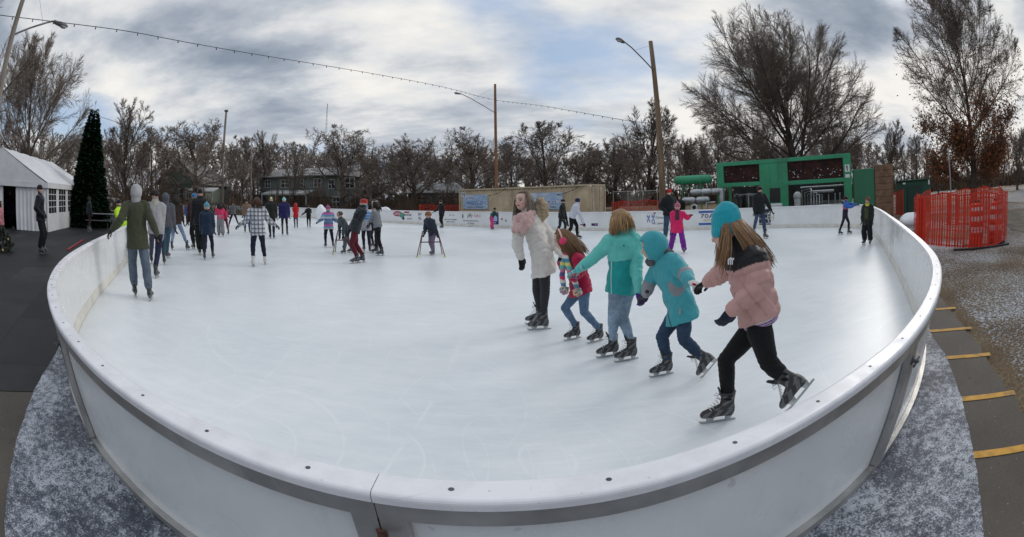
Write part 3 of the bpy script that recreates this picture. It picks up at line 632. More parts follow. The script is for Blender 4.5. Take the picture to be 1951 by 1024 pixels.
# ------------------------------------------------------------------ lamp poles, cable
M_POLE = pm((.20,.135,.085), .85, .3, 2.5, .5, name='weathered_pole_wood', stretch=(3,3,.25)); M_POLE2 = pm((.24,.21,.18), .85, .25, 2.5, .5, name='grey_pole_wood', stretch=(3,3,.25)); M_ORWOOD = pm((.25,.13,.075), .85, .3, 2.5, .5, name='reddish_pole_wood', stretch=(3,3,.25))
M_LAMP = pm((.16,.16,.165), .45, .2, 6, .1, metal=.3, name='lamp_housing'); M_GLASS = pm((.35,.36,.37), .15, .1, 6, 0, name='lamp_glass')
def pole(name, label, foot, top, r0, r1, mat, lampP=None, armz=None, cat='lamp pole', box=None):
    foot, top = np.array(foot, float), np.array(top, float); t = empty(name, foot, 0, label, cat); L = lambda p: np.array(p, float)-foot
    mb = MB(); n = 9; mb.tube([L(foot+(top-foot)*i/n) for i in range(n+1)], list(np.linspace(r0, r1, n+1)), 12, caps=False); mb.build('pole', mat, t, smooth=True)
    if lampP is not None:
        f = (armz-foot[2])/(top[2]-foot[2]); j = foot+(top-foot)*f; e = np.array(lampP, float); h = e-j; hl = np.hypot(h[0], h[1]); hd = np.array((h[0]/hl, h[1]/hl, 0))
        P = [j, j+h*.35+np.array((0,0,.10)), j+h*.7+np.array((0,0,.16)), e-hd*.25+np.array((0,0,.06))]
        mb = MB(); mb.tube([L(x) for x in P], .035, 8); mb.tube([L(top-np.array((0,0,.25))), L(j+h*.62+np.array((0,0,.14)))], .007, 5); mb.build('lamp_arm', M_LAMP, t, smooth=True)
        mb = MB(); side = np.array((-hd[1], hd[0], 0)); C, A, B = [], [], []
        for q, wd, hh in ((-.34,.05,.05),(-.2,.10,.075),(0,.14,.085),(.2,.15,.08),(.36,.10,.055),(.42,.03,.02)): C.append(L(e+hd*q)); A.append(side*wd); B.append(np.array((0,0,hh)))
        mb.add(*rings(C, A, B, 12)); hs = mb.build('lamp_head', M_LAMP, t, smooth=True)
        mb = MB(); C = [L(e+hd*q-np.array((0,0,.055))) for q in (-.02,.05,.17,.3,.36)]; mb.add(*rings(C, [side*w for w in (.02,.09,.12,.09,.02)], [np.array((0,0,h)) for h in (.01,.05,.07,.05,.01)], 10)); mb.build('lamp_glass', M_GLASS, hs, smooth=True)
    if box:
        mb = MB()
        for z, s_ in box: mb.box((0.0, -.2, z), (.3,.22,s_), bev=.02)
        mb.build('equipment_box', M_DARKST, t)
    return t
p1 = ae(-75.4, 0, 16); pole('street_lamp', 'tall wooden lamp pole beside the tent, its lamp arm reaching over the tent roof', (p1[0], p1[1], GZ), (p1[0], p1[1], 9.3), .15, .105, M_POLE2, ae(-67.9, 19.0, 16.4), 1.65+16*math.tan(rad(16.6)), box=[(1.65+16*math.tan(rad(11.6)), .34)])
p2 = ae(-2.13, 0, 41); pole('street_lamp', 'reddish wooden lamp pole behind the tan container, lamp reaching left', (p2[0], p2[1], GZ), (p2[0], p2[1], ae(-2.13,15.4,41)[2]), .17, .12, M_ORWOOD, ae(-7.3, 14.2, 37.5), ae(-2.3,11.5,41)[2])
p3 = ae(20.3, 0, 22.5); p3t = ae(20.15, 20.35, 22.5); pole('street_lamp', 'thick weathered wooden lamp pole beside the man in the red hat', (p3[0], p3[1], GZ), p3t, .19, .12, M_POLE, ae(15.9, 20.7, 19.3), ae(20,16.4,22.5)[2])
p4 = ae(-39.85, 0, 50); pole('utility_pole', 'slim pale pole with no lamp, standing before the dense trees on the left', (p4[0], p4[1], GZ), ae(-39.8, 11.1, 50), .17, .13, M_POLE2, cat='utility pole', box=None)
mb = MB(); q = np.array(ae(-39.8,11.1,50))-np.array((p4[0],p4[1],GZ)); mb.box(q, (.45,.3,.22), bev=.03); cap = mb.build('pole_cap', M_DARKST); 
cap.parent = [o for o in COL.objects if o.name == 'utility_pole'][0]
p5 = ae(-66.2,0,33); pole('utility_pole', 'slim dark pole with a crossarm seen between the tent roof and the evergreen', (p5[0],p5[1],GZ), ae(-66.0,5.6,33), .10,.08, M_POLE2, cat='utility pole')
p6 = ae(-35.8,0,62); pole('utility_pole', 'short far pole right of the slim pale pole', (p6[0],p6[1],GZ), ae(-35.8,6.2,62), .13,.10, M_POLE2, cat='utility pole')
p7 = ae(62.0,0,24); pole('sign_post', 'thin pale grey post rising behind the orange fence enclosure', (p7[0],p7[1],GZ), ae(61.9,3.2,24), .045,.04, pm((.32,.32,.33), .5, .15, 4, .2, name='grey_tube'), cat='post')
# string light cable from the left pole past the central pole to the thick one
pt = {a: e for a, e in ((-78.56,18.39),(-74.85,18.64),(-56.6,19.63),(-46,19.2),(-36.44,18.56),(-17.7,16.52),(-2.17,13.32))}
A0, A1 = np.array(p1[:2]), np.array(p2[:2])
def on_line(az, P, Q):
    t_ = math.tan(rad(az)); s = (P[0]-t_*P[1])/((t_*(Q[1]-P[1]))-(Q[0]-P[0])); return P+(Q-P)*s
cps = []
for a, e in ((-74.85,18.64),(-66,19.3),(-56.6,19.63),(-46,19.2),(-36.44,18.56),(-27,17.7),(-17.7,16.52),(-9,15.0),(-2.4,13.32)):
    xy = on_line(a, A0, A1); cps.append((xy[0], xy[1], CAM_H+math.hypot(*xy)*math.tan(rad(e))))
c0 = [ae(-79.5,18.2,16.4)]
B1 = np.array(p3[:2]); cp2 = []
for a, e in ((4,12.4),(10,11.2),(15.9,9.95),(20.1,9.4)):
    xy = on_line(a, A1, B1); cp2.append((xy[0], xy[1], CAM_H+math.hypot(*xy)*math.tan(rad(e))))
cab = empty('light_string', (0,0,0), 0, 'thin black cable with small bulbs, strung across the sky between the lamp poles', 'string lights')
mb = MB(); CP = catmull([tuple(c0[0])]+cps+cp2, 6, closed=False); mb.tube(list(CP), .014, 5, caps=False); mb.build('cable', M_BLACK, cab)
bp = resample(CP, 1.0, closed=False); bme = None
for i, p in enumerate(bp[:95]):
    if bme is None:
        mb = MB(); mb.tube([(0,0,.01),(0,0,-.05)], [.018,.022], 7); mb.add(*ball((0,0,-.075), .030, 8)); bo = mb.build('bulb', M_BLACK, cab, smooth=True); bme = bo.data; bo.location = p
    else: obj('bulb', bme, cab, p)
# a lower, thinner utility wire far left
mb = MB(); W0 = [ae(-60,9.4,44), ae(-54,8.4,46), ae(-48,7.4,48), ae(-40,6.3,50), ae(-35.8,5.8,62)]; mb.tube(list(catmull([tuple(x) for x in W0], 6, closed=False)), .02, 4, caps=False); tag(mb.build('utility_wire', M_BLACK), 'thin wire sagging across the trees to the slim pale pole', 'wire')
# radio mast
mm = ae(-25.43, 0, 260); t = empty('radio_mast', (mm[0],mm[1],GZ), 0, 'hair thin radio mast rising above the oaks far away', 'mast')
mb = MB(); H_ = 1.65+260*math.tan(rad(12.6)); 
for a_ in range(3): q = a_*2*PI/3; mb.tube([(.5*math.cos(q), .5*math.sin(q), 0), (.5*math.cos(q), .5*math.sin(q), H_*.8), (.15*math.cos(q), .15*math.sin(q), H_)], .07, 4)
for z in np.arange(1, H_, 2.4):
    for a_ in range(3): q, q2 = a_*2*PI/3, (a_+1)*2*PI/3; mb.bar((.5*math.cos(q), .5*math.sin(q), z), (.5*math.cos(q2), .5*math.sin(q2), z+1.2), .05, .05)
mb.build('mast_lattice', pm((.30,.31,.33), .6, .1, 2, 0, metal=.2, name='mast_paint'), t)
# ------------------------------------------------------------------ tent
M_TENT = NT('tent_vinyl'); _k = M_TENT; _v = _k.coord(); _f = _k.noise(_v, 1.1, 5, .6)
_k.l(_k.ramp(_f, [(.3,(.60,.61,.63)),(.7,(.74,.74,.75))]), _k.b.inputs['Base Color']); _k.b.inputs['Roughness'].default_value = .45; _k.bump(_k.noise(_v, 2.2, 4), .35, .06); M_TENT = _k.m
A = gp(56.4,262.7)[:2]; ld = np.array((-.68,.733)); gd = np.array((-.733,-.68)); TL, TW, EH, RH = 8.3, 6.5, 2.05, 3.5
T = lambda l, g, z: np.array((ld[0]*l+gd[0]*g, ld[1]*l+gd[1]*g, z))
tent = empty('event_tent', (A[0], A[1], -.024), 0, 'white frame tent with small paned side windows standing on the rubber floor', 'tent')
def slab(mb, P, th):   # thin solid from a polygon
    P = [np.array(p, float) for p in P]; nrm = np.cross(P[1]-P[0], P[2]-P[0]); nrm /= np.linalg.norm(nrm); n_ = len(P)
    V = P+[p+nrm*th for p in P]; F = [tuple(range(n_))[::-1], tuple(range(n_, 2*n_))]+[(i, (i+1) % n_, n_+(i+1) % n_, n_+i) for i in range(n_)]; mb.add(V, F)
mb = MB(); N_ = 16
for sgn in (0, 1):
    g0 = -.08 if sgn == 0 else TW+.08
    for i in range(N_):
        l0, l1 = -.1+(TL+.2)*i/N_, -.1+(TL+.2)*(i+1)/N_; sag = lambda l: -.05*abs(math.sin(PI*l/(TL/5)))
        q = [T(l0, g0, EH+.02), T(l1, g0, EH+.02), T(l1, TW/2, RH+sag(l1)), T(l0, TW/2, RH+sag(l0))]
        slab(mb, q if sgn == 0 else q[::-1], .02)
mb.build('roof', M_TENT, tent, smooth=False)
mb = MB()
for l in (-.1, TL+.08): slab(mb, [T(l, -.06, EH-.02), T(l, TW+.06, EH-.02), T(l, TW/2, RH-.03)], .02)
mb.build('gable', M_TENT, tent)
mb = MB(); slab(mb, [T(-.12,-.1,EH-.2), T(TL+.12,-.1,EH-.2), T(TL+.12,-.1,EH+.03), T(-.12,-.1,EH+.03)], .02); slab(mb, [T(-.13,-.1,EH-.2), T(-.13,TW+.1,EH-.2), T(-.13,TW+.1,EH+.03), T(-.13,-.1,EH+.03)], .02); mb.build('valance', M_TENT, tent)
# side wall with five windows: frame pieces around the openings
mb = MB(); nW = 5; ww = TL/nW; z0w, z1w = .78, 1.86
slab(mb, [T(0,0,0), T(TL,0,0), T(TL,0,z0w), T(0,0,z0w)], .015); slab(mb, [T(0,0,z1w), T(TL,0,z1w), T(TL,0,EH), T(0,0,EH)], .015)
for i in range(nW+1):
    a0 = max(0, i*ww-.22); a1 = min(TL, i*ww+.22); slab(mb, [T(a0,0,z0w), T(a1,0,z0w), T(a1,0,z1w), T(a0,0,z1w)], .015)
slab(mb, [T(0,TW,0), T(TL,TW,0), T(TL,TW,EH), T(0,TW,EH)], .015); slab(mb, [T(TL,0,0), T(TL,TW,0), T(TL,TW,EH), T(TL,0,EH)], .015)
mb.build('side_wall', M_TENT, tent)
M_PANE = pm((.03,.033,.038), .12, .3, 2, 0, name='tent_window_film')
for i in range(nW):
    mb = MB(); a0, a1 = i*ww+.22, (i+1)*ww-.22
    for q in range(1, 4): z = z0w+(z1w-z0w)*q/4; mb.bar(T(a0,-.012,z), T(a1,-.012,z), .012, .028)
    for q in (1, 2): l = a0+(a1-a0)*q/3; mb.bar(T(l,-.012,z0w), T(l,-.012,z1w), .012, .02)
    wn = mb.build('window', M_TENT, tent); mb = MB(); slab(mb, [T(a0,.012,z0w), T(a1,.012,z0w), T(a1,.012,z1w), T(a0,.012,z1w)], .006); mb.build('window_pane', M_PANE, wn)
# front wall: hanging curtains with folds, door opening
def curtain(l, g0, g1, z1, amp=.035):
    mb = MB(); n_ = 40; V = []; 
    for j in range(n_+1):
        g = g0+(g1-g0)*j/n_; o = amp*math.sin(j*1.25)+.4*amp*math.sin(j*.47+2)
        for z, f in ((0.01, 1.0), (z1*.5, .8), (z1, .25)): V.append(T(l+o*f, g, z))
    F = [(j*3+i, j*3+3+i, j*3+4+i, j*3+1+i) for j in range(n_) for i in range(2)]; mb.add(V, F); return mb
curtain(0, 0, 2.15, EH).build('door_curtain', M_TENT, tent, smooth=True); curtain(0, 3.1, TW, EH).build('door_curtain', M_TENT, tent, smooth=True)
for l in (0.05, TL/2, TL-.05):
    for g in (.05, TW-.05): mb = MB(); mb.bar(T(l,g,0), T(l,g,EH), .06,.06); mb.build('tent_pole', M_STEEL, tent)
mb = MB(); slab(mb, [T(.6,.3,.004), T(TL-.2,.3,.004), T(TL-.2,TW-.3,.004), T(.6,TW-.3,.004)], .003); mb.build('tent_floor', M_BLACK, tent)
# ------------------------------------------------------------------ shipping container
class Fr:
    """local frame on the ground: l along a->b, o outward to the right-hand side, z up"""
    def __init__(s, a, b):
        s.a = np.array(a[:2], float); b = np.array(b[:2], float); s.L = np.linalg.norm(b-s.a); s.d = (b-s.a)/s.L; s.n = np.array((s.d[1], -s.d[0]))
        s.R = np.array([[s.d[0], s.n[0], 0],[s.d[1], s.n[1], 0],[0,0,1]])
    def __call__(s, l, o, z): return s.R@np.array((l, o, z), float)
M_TAN = pm((.68,.57,.40), .6, .15, 1.2, .15, name='tan_container_paint', dirt=(.54,.42,.27)); M_TAN2 = pm((.58,.49,.34), .6, .15, 1.2, .15, name='tan_frame_paint')
ca = ae(-7.1,0,40); cb = ae(10.2,0,31); fr = Fr(ca, cb); ct = empty('shipping_container', (ca[0],ca[1],GZ), 0, 'long tan corrugated steel container behind the far boards, hung with two pale blue banners', 'shipping container')
HC, WC = 2.58, 2.44
mb = MB(); n_ = int(fr.L/.14); V = []; 
for i in range(n_*4+1):
    l = fr.L*i/(n_*4); o = (0, 0, -.035, -.035)[i % 4]; V += [fr(l, o, .12), fr(l, o, HC-.1)]
F = [(2*i, 2*i+2, 2*i+3, 2*i+1) for i in range(n_*4)]; mb.add(V, F); mb.build('corrugated_side', M_TAN, ct)
mb = MB(); mb.box(fr(fr.L/2, -WC/2, HC-.03), (fr.L, WC, .05), fr.R); mb.box(fr(fr.L/2,-WC+.03,HC/2), (fr.L,.04,HC-.2), fr.R); mb.box(fr(.03,-WC/2,HC/2), (.04,WC-.1,HC-.2), fr.R); mb.build('shell', M_TAN, ct)
mb = MB()
for z in (.06, HC-.05): mb.box(fr(fr.L/2, .015, z), (fr.L, .09, .12), fr.R)
for l in (0, fr.L*.46, fr.L*.462+.14, fr.L): mb.box(fr(l, .012, HC/2), (.13,.10,HC), fr.R, bev=.01)
for z in (.06, HC-.05): mb.box(fr(fr.L+.02, -WC/2, z), (.1, WC, .12), fr.R)
mb.box(fr(fr.L+.01,-WC,HC/2), (.13,.13,HC+.01), fr.R); mb.build('frame', M_TAN2, ct)
for q in (0, 1):
    mb = MB(); mb.box(fr(fr.L+.02, -WC*(.27+.46*q), HC/2), (.05, WC*.44, HC-.28), fr.R, bev=.01)
    for z in (.55,1.05,1.6,2.1): mb.box(fr(fr.L+.055, -WC*(.27+.46*q), z), (.025, WC*.36, .09), fr.R, bev=.008)
    dr = mb.build('door', M_TAN, ct)
    for o in (.16, .38): mb = MB(); mb.tube([fr(fr.L+.11,-WC*(o+.46*q),.15), fr(fr.L+.11,-WC*(o+.46*q),HC-.15)], [.028,.028], 8); mb.build('lock_rod', M_STEEL, dr)
def banner_mat():
    k = NT('banner_print'); v = k.coord(scale=(.7,.7,2.2)); f = k.noise(v, 1.3, 3, .4)
    k.l(k.ramp(f, [(.35, (.66,.70,.78)), (.5, (.30,.50,.78)), (.62, (.62,.70,.82))]), k.b.inputs['Base Color']); k.b.inputs['Roughness'].default_value = .45; k.bump(k.noise(k.coord(), 1.5, 3), .4, .05); return k.m
M_BAN = banner_mat(); M_WHITE = pm((.74,.75,.76), .5, .06, 4, .05, name='white_print'); M_BLUE = pm((.05,.13,.42), .5, .1, 4, .05, name='blue_print'); M_NAVY = pm((.02,.03,.12), .5, .1, 4, .05, name='navy_print'); M_REDP = pm((.42,.03,.07), .5, .1, 4, .05, name='red_print'); M_GREYP = pm((.18,.19,.20), .5, .1, 4, .05, name='grey_print'); M_GRNP = pm((.10,.30,.22), .5, .1, 4, 0, name='green_print'); M_GOLD = pm((.55,.40,.12), .5, .1, 4, 0, name='gold_print'); M_LBL = pm((.35,.50,.75), .5, .1, 4, 0, name='pale_blue_print')
def letters(txt, size, P0, R, mat, parent, name='lettering', sx=1.0):
    V, F = text_mesh(txt, size); V = V*np.array((sx,1,1)); M = np.stack([R[:,0], np.array((0,0,1.)), R[:,1]], 1); V = V@M.T+P0
    return obj(name, mesh_np(name, V, F, mat), parent)
for q, (l0, l1, txt, lb) in enumerate(((.55, 3.75, 'FREEZE-O', 0), (8.3, 11.7, 'OZONE-O', 1))):
    mb = MB(); lm, lw = (l0+l1)/2, l1-l0; mb.box(fr(lm, .075, 1.42), (lw, .012, 1.3), fr.R); bn = mb.build('banner', M_BAN, ct)
    letters(txt, .42, fr(lm-.05, .085, 1.27), fr.R, M_BLUE, bn, sx=1.15); letters('SKATING IN THE PARK', .17, fr(lm, .085, .93), fr.R, M_NAVY, bn, sx=1.2)
    letters('COLD AS', .15, fr(lm-.5, .085, 1.78), fr.R, M_BLUE, bn); letters('ICE', .13, fr(l1-.4,.085,1.9), fr.R, M_NAVY, bn)
mb = MB(); mb.box(fr(.6,.078,2.12), (.7,.01,.5), fr.R); sg = mb.build('sign_plate', M_WHITE, ct); letters('N', .5, fr(.6,.085,2.1), fr.R, M_NAVY, sg, sx=1.4)
mb = MB(); P = [fr(l, .14, HC-.13-.05*abs(math.sin(l*1.3))) for l in np.linspace(.2, fr.L-.2, 60)]; mb.tube(P, .012, 4, caps=False)
for p in P[::2]: mb.add(*ball(p-np.array((0,0,.05)), .035, 6))
mb.build('bulb_garland', M_BLACK, ct)
mb = MB(); P = [fr(l, .2, z) for l, z in ((11.3,1.9),(12,2.0),(12.7,2.2),(13.2,2.42))]; P2 = [fr(l, .2, z) for l, z in ((4.1,1.95),(5.0,2.1),(5.7,2.36),(6.0,2.5))]
for Q in (P, P2):
    mb = MB(); mb.tube(list(catmull([tuple(x) for x in Q], 4, closed=False)), .018, 4, caps=False)
    for p in Q: mb.add(*ball(p, .05, 6))
    mb.build('hanging_cable', M_BLACK, ct)
# ------------------------------------------------------------------ refrigeration machine: green frame
M_GREEN = pm((.035,.30,.145), .5, .12, 1.1, .1, name='green_machine_paint', dirt=(.035,.16,.09)); M_DKGRN = pm((.015,.075,.045), .55, .15, 1, .1, name='dark_green_paint'); M_GRILL = NT('red_brown_grille')
_k = M_GRILL; _v = _k.coord(); _c = _k.ramp(_k.noise(_v, 3.5, 6, .75), [(.4,(.016,.008,.008)),(.55,(.055,.018,.014)),(.70,(.10,.035,.022))]); _k.l(_c, _k.b.inputs['Base Color']); _k.b.inputs['Roughness'].default_value = .9; _k.bump(_k.noise(_v, 40, 2), 1, .02); M_GRILL = _k.m
ga, gb = ae(27.9,0,22.6), ae(47.2,0,21.6); g_ = Fr(ga, gb); ch = empty('refrigeration_unit', (ga[0],ga[1],GZ), 0, 'big green steel framed refrigeration machine behind the right far boards', 'refrigeration unit')
GH = 3.16; Lg = g_.L; X = lambda u: max(0, min(Lg, [ (lambda t: ((g_.a[0]-t*g_.a[1])/((t*(g_.d[1]))-(g_.d[0]))) )(math.tan(rad(az_of(u, 205)))) ][0]))
def ubox(mb, u0, u1, z0, z1, o=0, th=.12): a0, a1 = X(u0), X(u1); mb.box(g_((a0+a1)/2, o, (z0+z1)/2), (a1-a0, th, z1-z0), g_.R, bev=.01)
mb = MB()
for u0, u1 in ((840,848.5),(989,998)): ubox(mb, u0, u1, 0, GH-.001)
ubox(mb, 840, 998, GH-.17, GH+.02, .004); ubox(mb, 848, 891, 1.92, 2.12, .003); ubox(mb, 923, 990, 1.86, 2.06, .003)
for u in (840.3, 995): a_ = X(u); mb.box(g_(a_+.1, -1.1, GH-.08), (.14, 2.2, .16), g_.R); mb.box(g_(a_+.1,-2.2,GH/2), (.14,.14,GH-.01), g_.R)
mb.box(g_(Lg/2,-2.2,GH-.09), (Lg,.14,.14), g_.R); mb.build('frame', M_GREEN, ch)
mb = MB(); ubox(mb, 890.5, 923.5, 0, GH-.1, -.01, .10); ubox(mb, 902, 903, .1, GH-.12, .05, .02); ubox(mb, 911, 912, .1, GH-.12, .05, .02); pn = mb.build('panel', M_GREEN, ch)
mb = MB(); ubox(mb, 902, 914, 1.05, 1.75, .055, .05); mb.build('control_window', M_BLACK, pn)
for u0, u1, z0 in ((848.5,890.5,2.12),(923.5,989,2.06)):
    mb = MB(); ubox(mb, u0, u1, z0, GH-.17, -.12, .05); a0, a1 = X(u0), X(u1)
    for q in range(1, int((a1-a0)/.14)): mb.box(g_(a0+q*.14, -.085, (z0+GH-.17)/2), (.02,.02,GH-.17-z0), g_.R)
    gl = mb.build('grille', M_GRILL, ch); mb = MB(); r2 = random.Random(int(u0))
    for q in range(34 if u0 > 900 else 9): mb.add(*ball(g_(r2.uniform(a0+.1,a1-.1), -.06, z0+.08+abs(r2.gauss(0,.28)) % .8), r2.uniform(.014,.032), 6))
    mb.build('snow_specks', M_WHITE, gl)['kind'] = 'stuff'
mb = MB(); ubox(mb, 848, 989, 0.02, .9, -2.0, .1); ubox(mb, 848, 989, .9, 1.9, -2.1, .06); mb.build('back_panel', pm((.03,.032,.03), .8, .4, 2, .2, name='dark_machinery'), ch)
M_SILV = pm((.42,.44,.45), .32, .2, 3, .15, metal=.7, name='insulated_pipe', dirt=(.2,.2,.2)); M_FROST = pm((.66,.68,.70), .7, .1, 8, .4, name='frosted_metal')
mb = MB(); lx = X(932)
mb.tube([g_(lx,-.9,.3), g_(lx,-.9,1.15)], [.16,.2], 14); mb.add(*ball(g_(lx,-.9,1.28), .24, 14)); mb.build('frosted_vessel', M_FROST, ch, smooth=True)
mb = MB(); r2 = random.Random(4)
def pipe(mb, pts, r): mb.tube([g_(*p) for p in pts], r, 10)
for q in range(4): l = X(938+q*3.4); pipe(mb, [(l,-.8,.5),(l,-.8,1.55-.1*q),(l+.5,-.8,1.62-.1*q),(l+.5,-.8,.6)], .045)
pipe(mb, [(X(936),-.7,.75),(X(985),-.7,.78)], .06); pipe(mb, [(X(936),-1.2,1.7),(X(988),-1.2,1.7)], .05); pipe(mb, [(X(950),-1.0,1.45),(X(975),-1.0,1.45)], .09)
for u in (955,962,970,978,984): pipe(mb, [(X(u),-1,.4),(X(u),-1,1.3)], .035)
mb.build('pipework', M_SILV, ch, smooth=True)
M_MACH = pm((.10,.105,.10), .5, .4, 3, .2, metal=.3, name='grey_machinery')
for u in (952, 966, 980): mb = MB(); pipe(mb, [(X(u)-.25,-1.4,.75),(X(u)+.25,-1.4,.75)], .24); mb.box(g_(X(u),-1.4,.38), (.7,.6,.35), g_.R, bev=.03); mb.build('compressor', M_MACH, ch)
for u in (857,872): mb = MB(); mb.box(g_(X(u),-1.5,.8), (.5,.5,1.3), g_.R, bev=.04); mb.build('switch_box', M_MACH, ch); mb = MB(); pipe(mb, [(X(u),-1.1,.5),(X(u),-1.1,1.5)], .07); mb.build('pipe', M_MACH, ch)
mb = MB(); mb.box(g_(X(872),-1.0,1.5), (1.7,.08,.05), g_.R); mb.box(g_(X(872),-1.0,1.05), (.07,.07,1.0), g_.R); mb.box(g_(X(884),-1.0,.9), (.07,.07,1.2), g_.R); mb.box(g_(X(878),-.9,.55), (.5,.1,.35), g_.R); mb.build('support_bracket', M_SILV, ch)
mb = MB(); mb.box(g_(X(907),.1,.72), (.9,.35,.55), g_.R, bev=.05); mb.build('white_cover', M_FROST, ch)
mb = MB(); mb.box(g_(X(993.5), .065, 2.48), (.26,.012,.34), g_.R); sg = mb.build('warning_sign', M_WHITE, ch); mb = MB(); mb.add(*ball(g_(X(993.5),.075,2.55), (.07,.02,.07), 10)); mb.box(g_(X(993.5),.075,2.42), (.05,.01,.12), g_.R); mb.build('sign_symbol', M_BLACK, sg)
mb = MB(); mb.box(g_(X(993.5), .065, 2.12), (.24,.012,.16), g_.R); mb.build('warning_sign', M_WHITE, ch)
mb = MB(); mb.box(g_(Lg+.62,-.6,1.22), (1.15,1.3,2.35), g_.R, bev=.02); mb.build('side_cabinet', M_DKGRN if False else pm((.03,.17,.09), .5, .12, 1.1, .1), ch)
mb = MB(); mb.box(g_(Lg+1.75,-.6,1.27), (1.05,1.25,2.5), g_.R, bev=.02)
for z in np.arange(.3, 2.5, .3): mb.box(g_(Lg+1.75,.035,z), (1.04,.02,.26), g_.R, bev=.008)
tag(mb.build('wooden_enclosure', pm((.22,.13,.08), .85, .25, 3, .4, name='brown_boards')), 'brown board enclosure at the right end of the green machine', 'enclosure'); bpy.data.objects['wooden_enclosure'].location = (ga[0],ga[1],GZ)
# green tank on its stand with the pumps below
ta, tb = ae(22.0,0,22.6), ae(26.75,0,22.3); f2 = Fr(ta, tb); tk = empty('coolant_tank', (ta[0],ta[1],GZ), 0, 'green horizontal tank on thin legs above the silver pumps, left of the green machine', 'tank')
zt = 1.65+22.5*math.tan(rad(1.75))-GZ
mb = MB(); mb.tube([f2(.1,-.5,zt), f2(f2.L-.1,-.5,zt)], [.235,.235], 20); mb.build('tank', M_GREEN, tk, smooth=True)
mb = MB()
for l in (.38, f2.L-.5): mb.tube([f2(l+x_*.25,-.5+.245*math.sin(x_*0), zt) for x_ in (0,)]+[f2(l+.001,-.5,zt)], [.24,.24], 6) if False else mb.add(*rings([f2(l-.02,-.5,zt), f2(l+.02,-.5,zt)], [np.array((0,0,.243))]*2, [f2(0,.243,0)]*2, 24))
for l in (.38, f2.L-.5):
    for o in (-.75,-.25): mb.tube([f2(l,o,0), f2(l,o,zt-.1)], [.022,.022], 8)
mb.tube([f2(.38,-.25,zt-.38), f2(f2.L-.5,-.25,zt-.38)], [.02,.02], 8); mb.box(f2(f2.L*.55,-.26,zt-.02), (.1,.03,.1), f2.R); mb.tube([f2(f2.L*.5,-.5,zt+.2), f2(f2.L*.5,-.5,zt+.32)], [.02,.02], 6); mb.build('stand', M_GREEN, tk, smooth=False)
pa, pb = ae(22.9,0,21.4), ae(27.2,0,21.2); f3 = Fr(pa, pb); pmps = empty('pump_set', (pa[0],pa[1],GZ), 0, 'cluster of silver wrapped pumps and pipes under the green tank', 'pumps')
for row, (zz, oo, n_, ls) in enumerate(((1.33,0,2,.08),(1.72,-.5,3,.1))):
    for q in range(n_):
        mb = MB(); l = ls+q*(.72 if row == 0 else .55)+row*.35; mb.tube([f3(l+.08,oo,zz), f3(l+.50-.1*row,oo,zz)], [.17,.17], 14)
        for w_ in (.18,.4): mb.add(*rings([f3(l+w_-.012,oo,zz), f3(l+w_+.012,oo,zz)], [np.array((0,0,.176))]*2, [f3(0,.176,0)]*2, 16))
        mb.tube([f3(l+.3,oo,zz+.15), f3(l+.3,oo,zz+.34)], [.022,.014], 6); mb.build('barrel', M_SILV, pmps, smooth=True)
for q in range(2):
    mb = MB(); l = .02+q*.68; mb.tube([f3(l,.2,.25), f3(l,.2,.95)], [.20,.14], 12); mb.add(*rings([f3(l,.33,1.0), f3(l,.42,1.0)], [np.array((0,0,.17))]*2, [f3(.17,0,0)]*2, 16)); pb_ = mb.build('pump_body', M_FROST, pmps, smooth=False)
    mb = MB(); mb.add(*rings([f3(l,.415,1.0), f3(l,.425,1.0)], [np.array((0,0,.10))]*2, [f3(.10,0,0)]*2, 14)); mb.build('inlet', M_BLACK, pb_)
mb = MB(); mb.tube([f3(2.05,-.3,.2), f3(2.05,-.3,1.75)], [.12,.12], 12); mb.tube([f3(1.3,.1,.4), f3(1.3,.1,1.2), f3(1.7,.0,1.2)], .05, 8); mb.tube([f3(1.75,.3,.3), f3(1.75,.3,.85)], [.07,.07], 8); mb.build('pipe', M_SILV, pmps, smooth=True)
# chain link fence far behind
fa, fb = ae(13.6,0,40), ae(19.6,0,40); f4 = Fr(fa, fb); cf = empty('chain_link_fence', (fa[0],fa[1],GZ), 0, 'grey chain link fence between the container and the thick lamp pole', 'fence')
mb = MB(); 
for l in np.linspace(0, f4.L, 4): mb.tube([f4(l,0,0), f4(l,0,2.1)], [.035,.035], 6)
mb.tube([f4(0,0,2.05), f4(f4.L,0,2.05)], [.025,.025], 6); mb.build('posts', M_STEEL, cf)
mb = MB(); s_ = .16
for q in range(int((f4.L+2)/s_)):
    l0 = q*s_-2.0
    for dr_ in (1, -1):
        a0, a1 = (l0, l0+2.0) if dr_ == 1 else (l0+2.0, l0); z0, z1 = 0.05, 2.05
        if min(a0,a1) >= 0 and max(a0,a1) <= f4.L: mb.tube([f4(a0,0,z0), f4(a1,0,z1)], .006, 3, caps=False)
mb.build('wire_mesh', M_STEEL, cf)
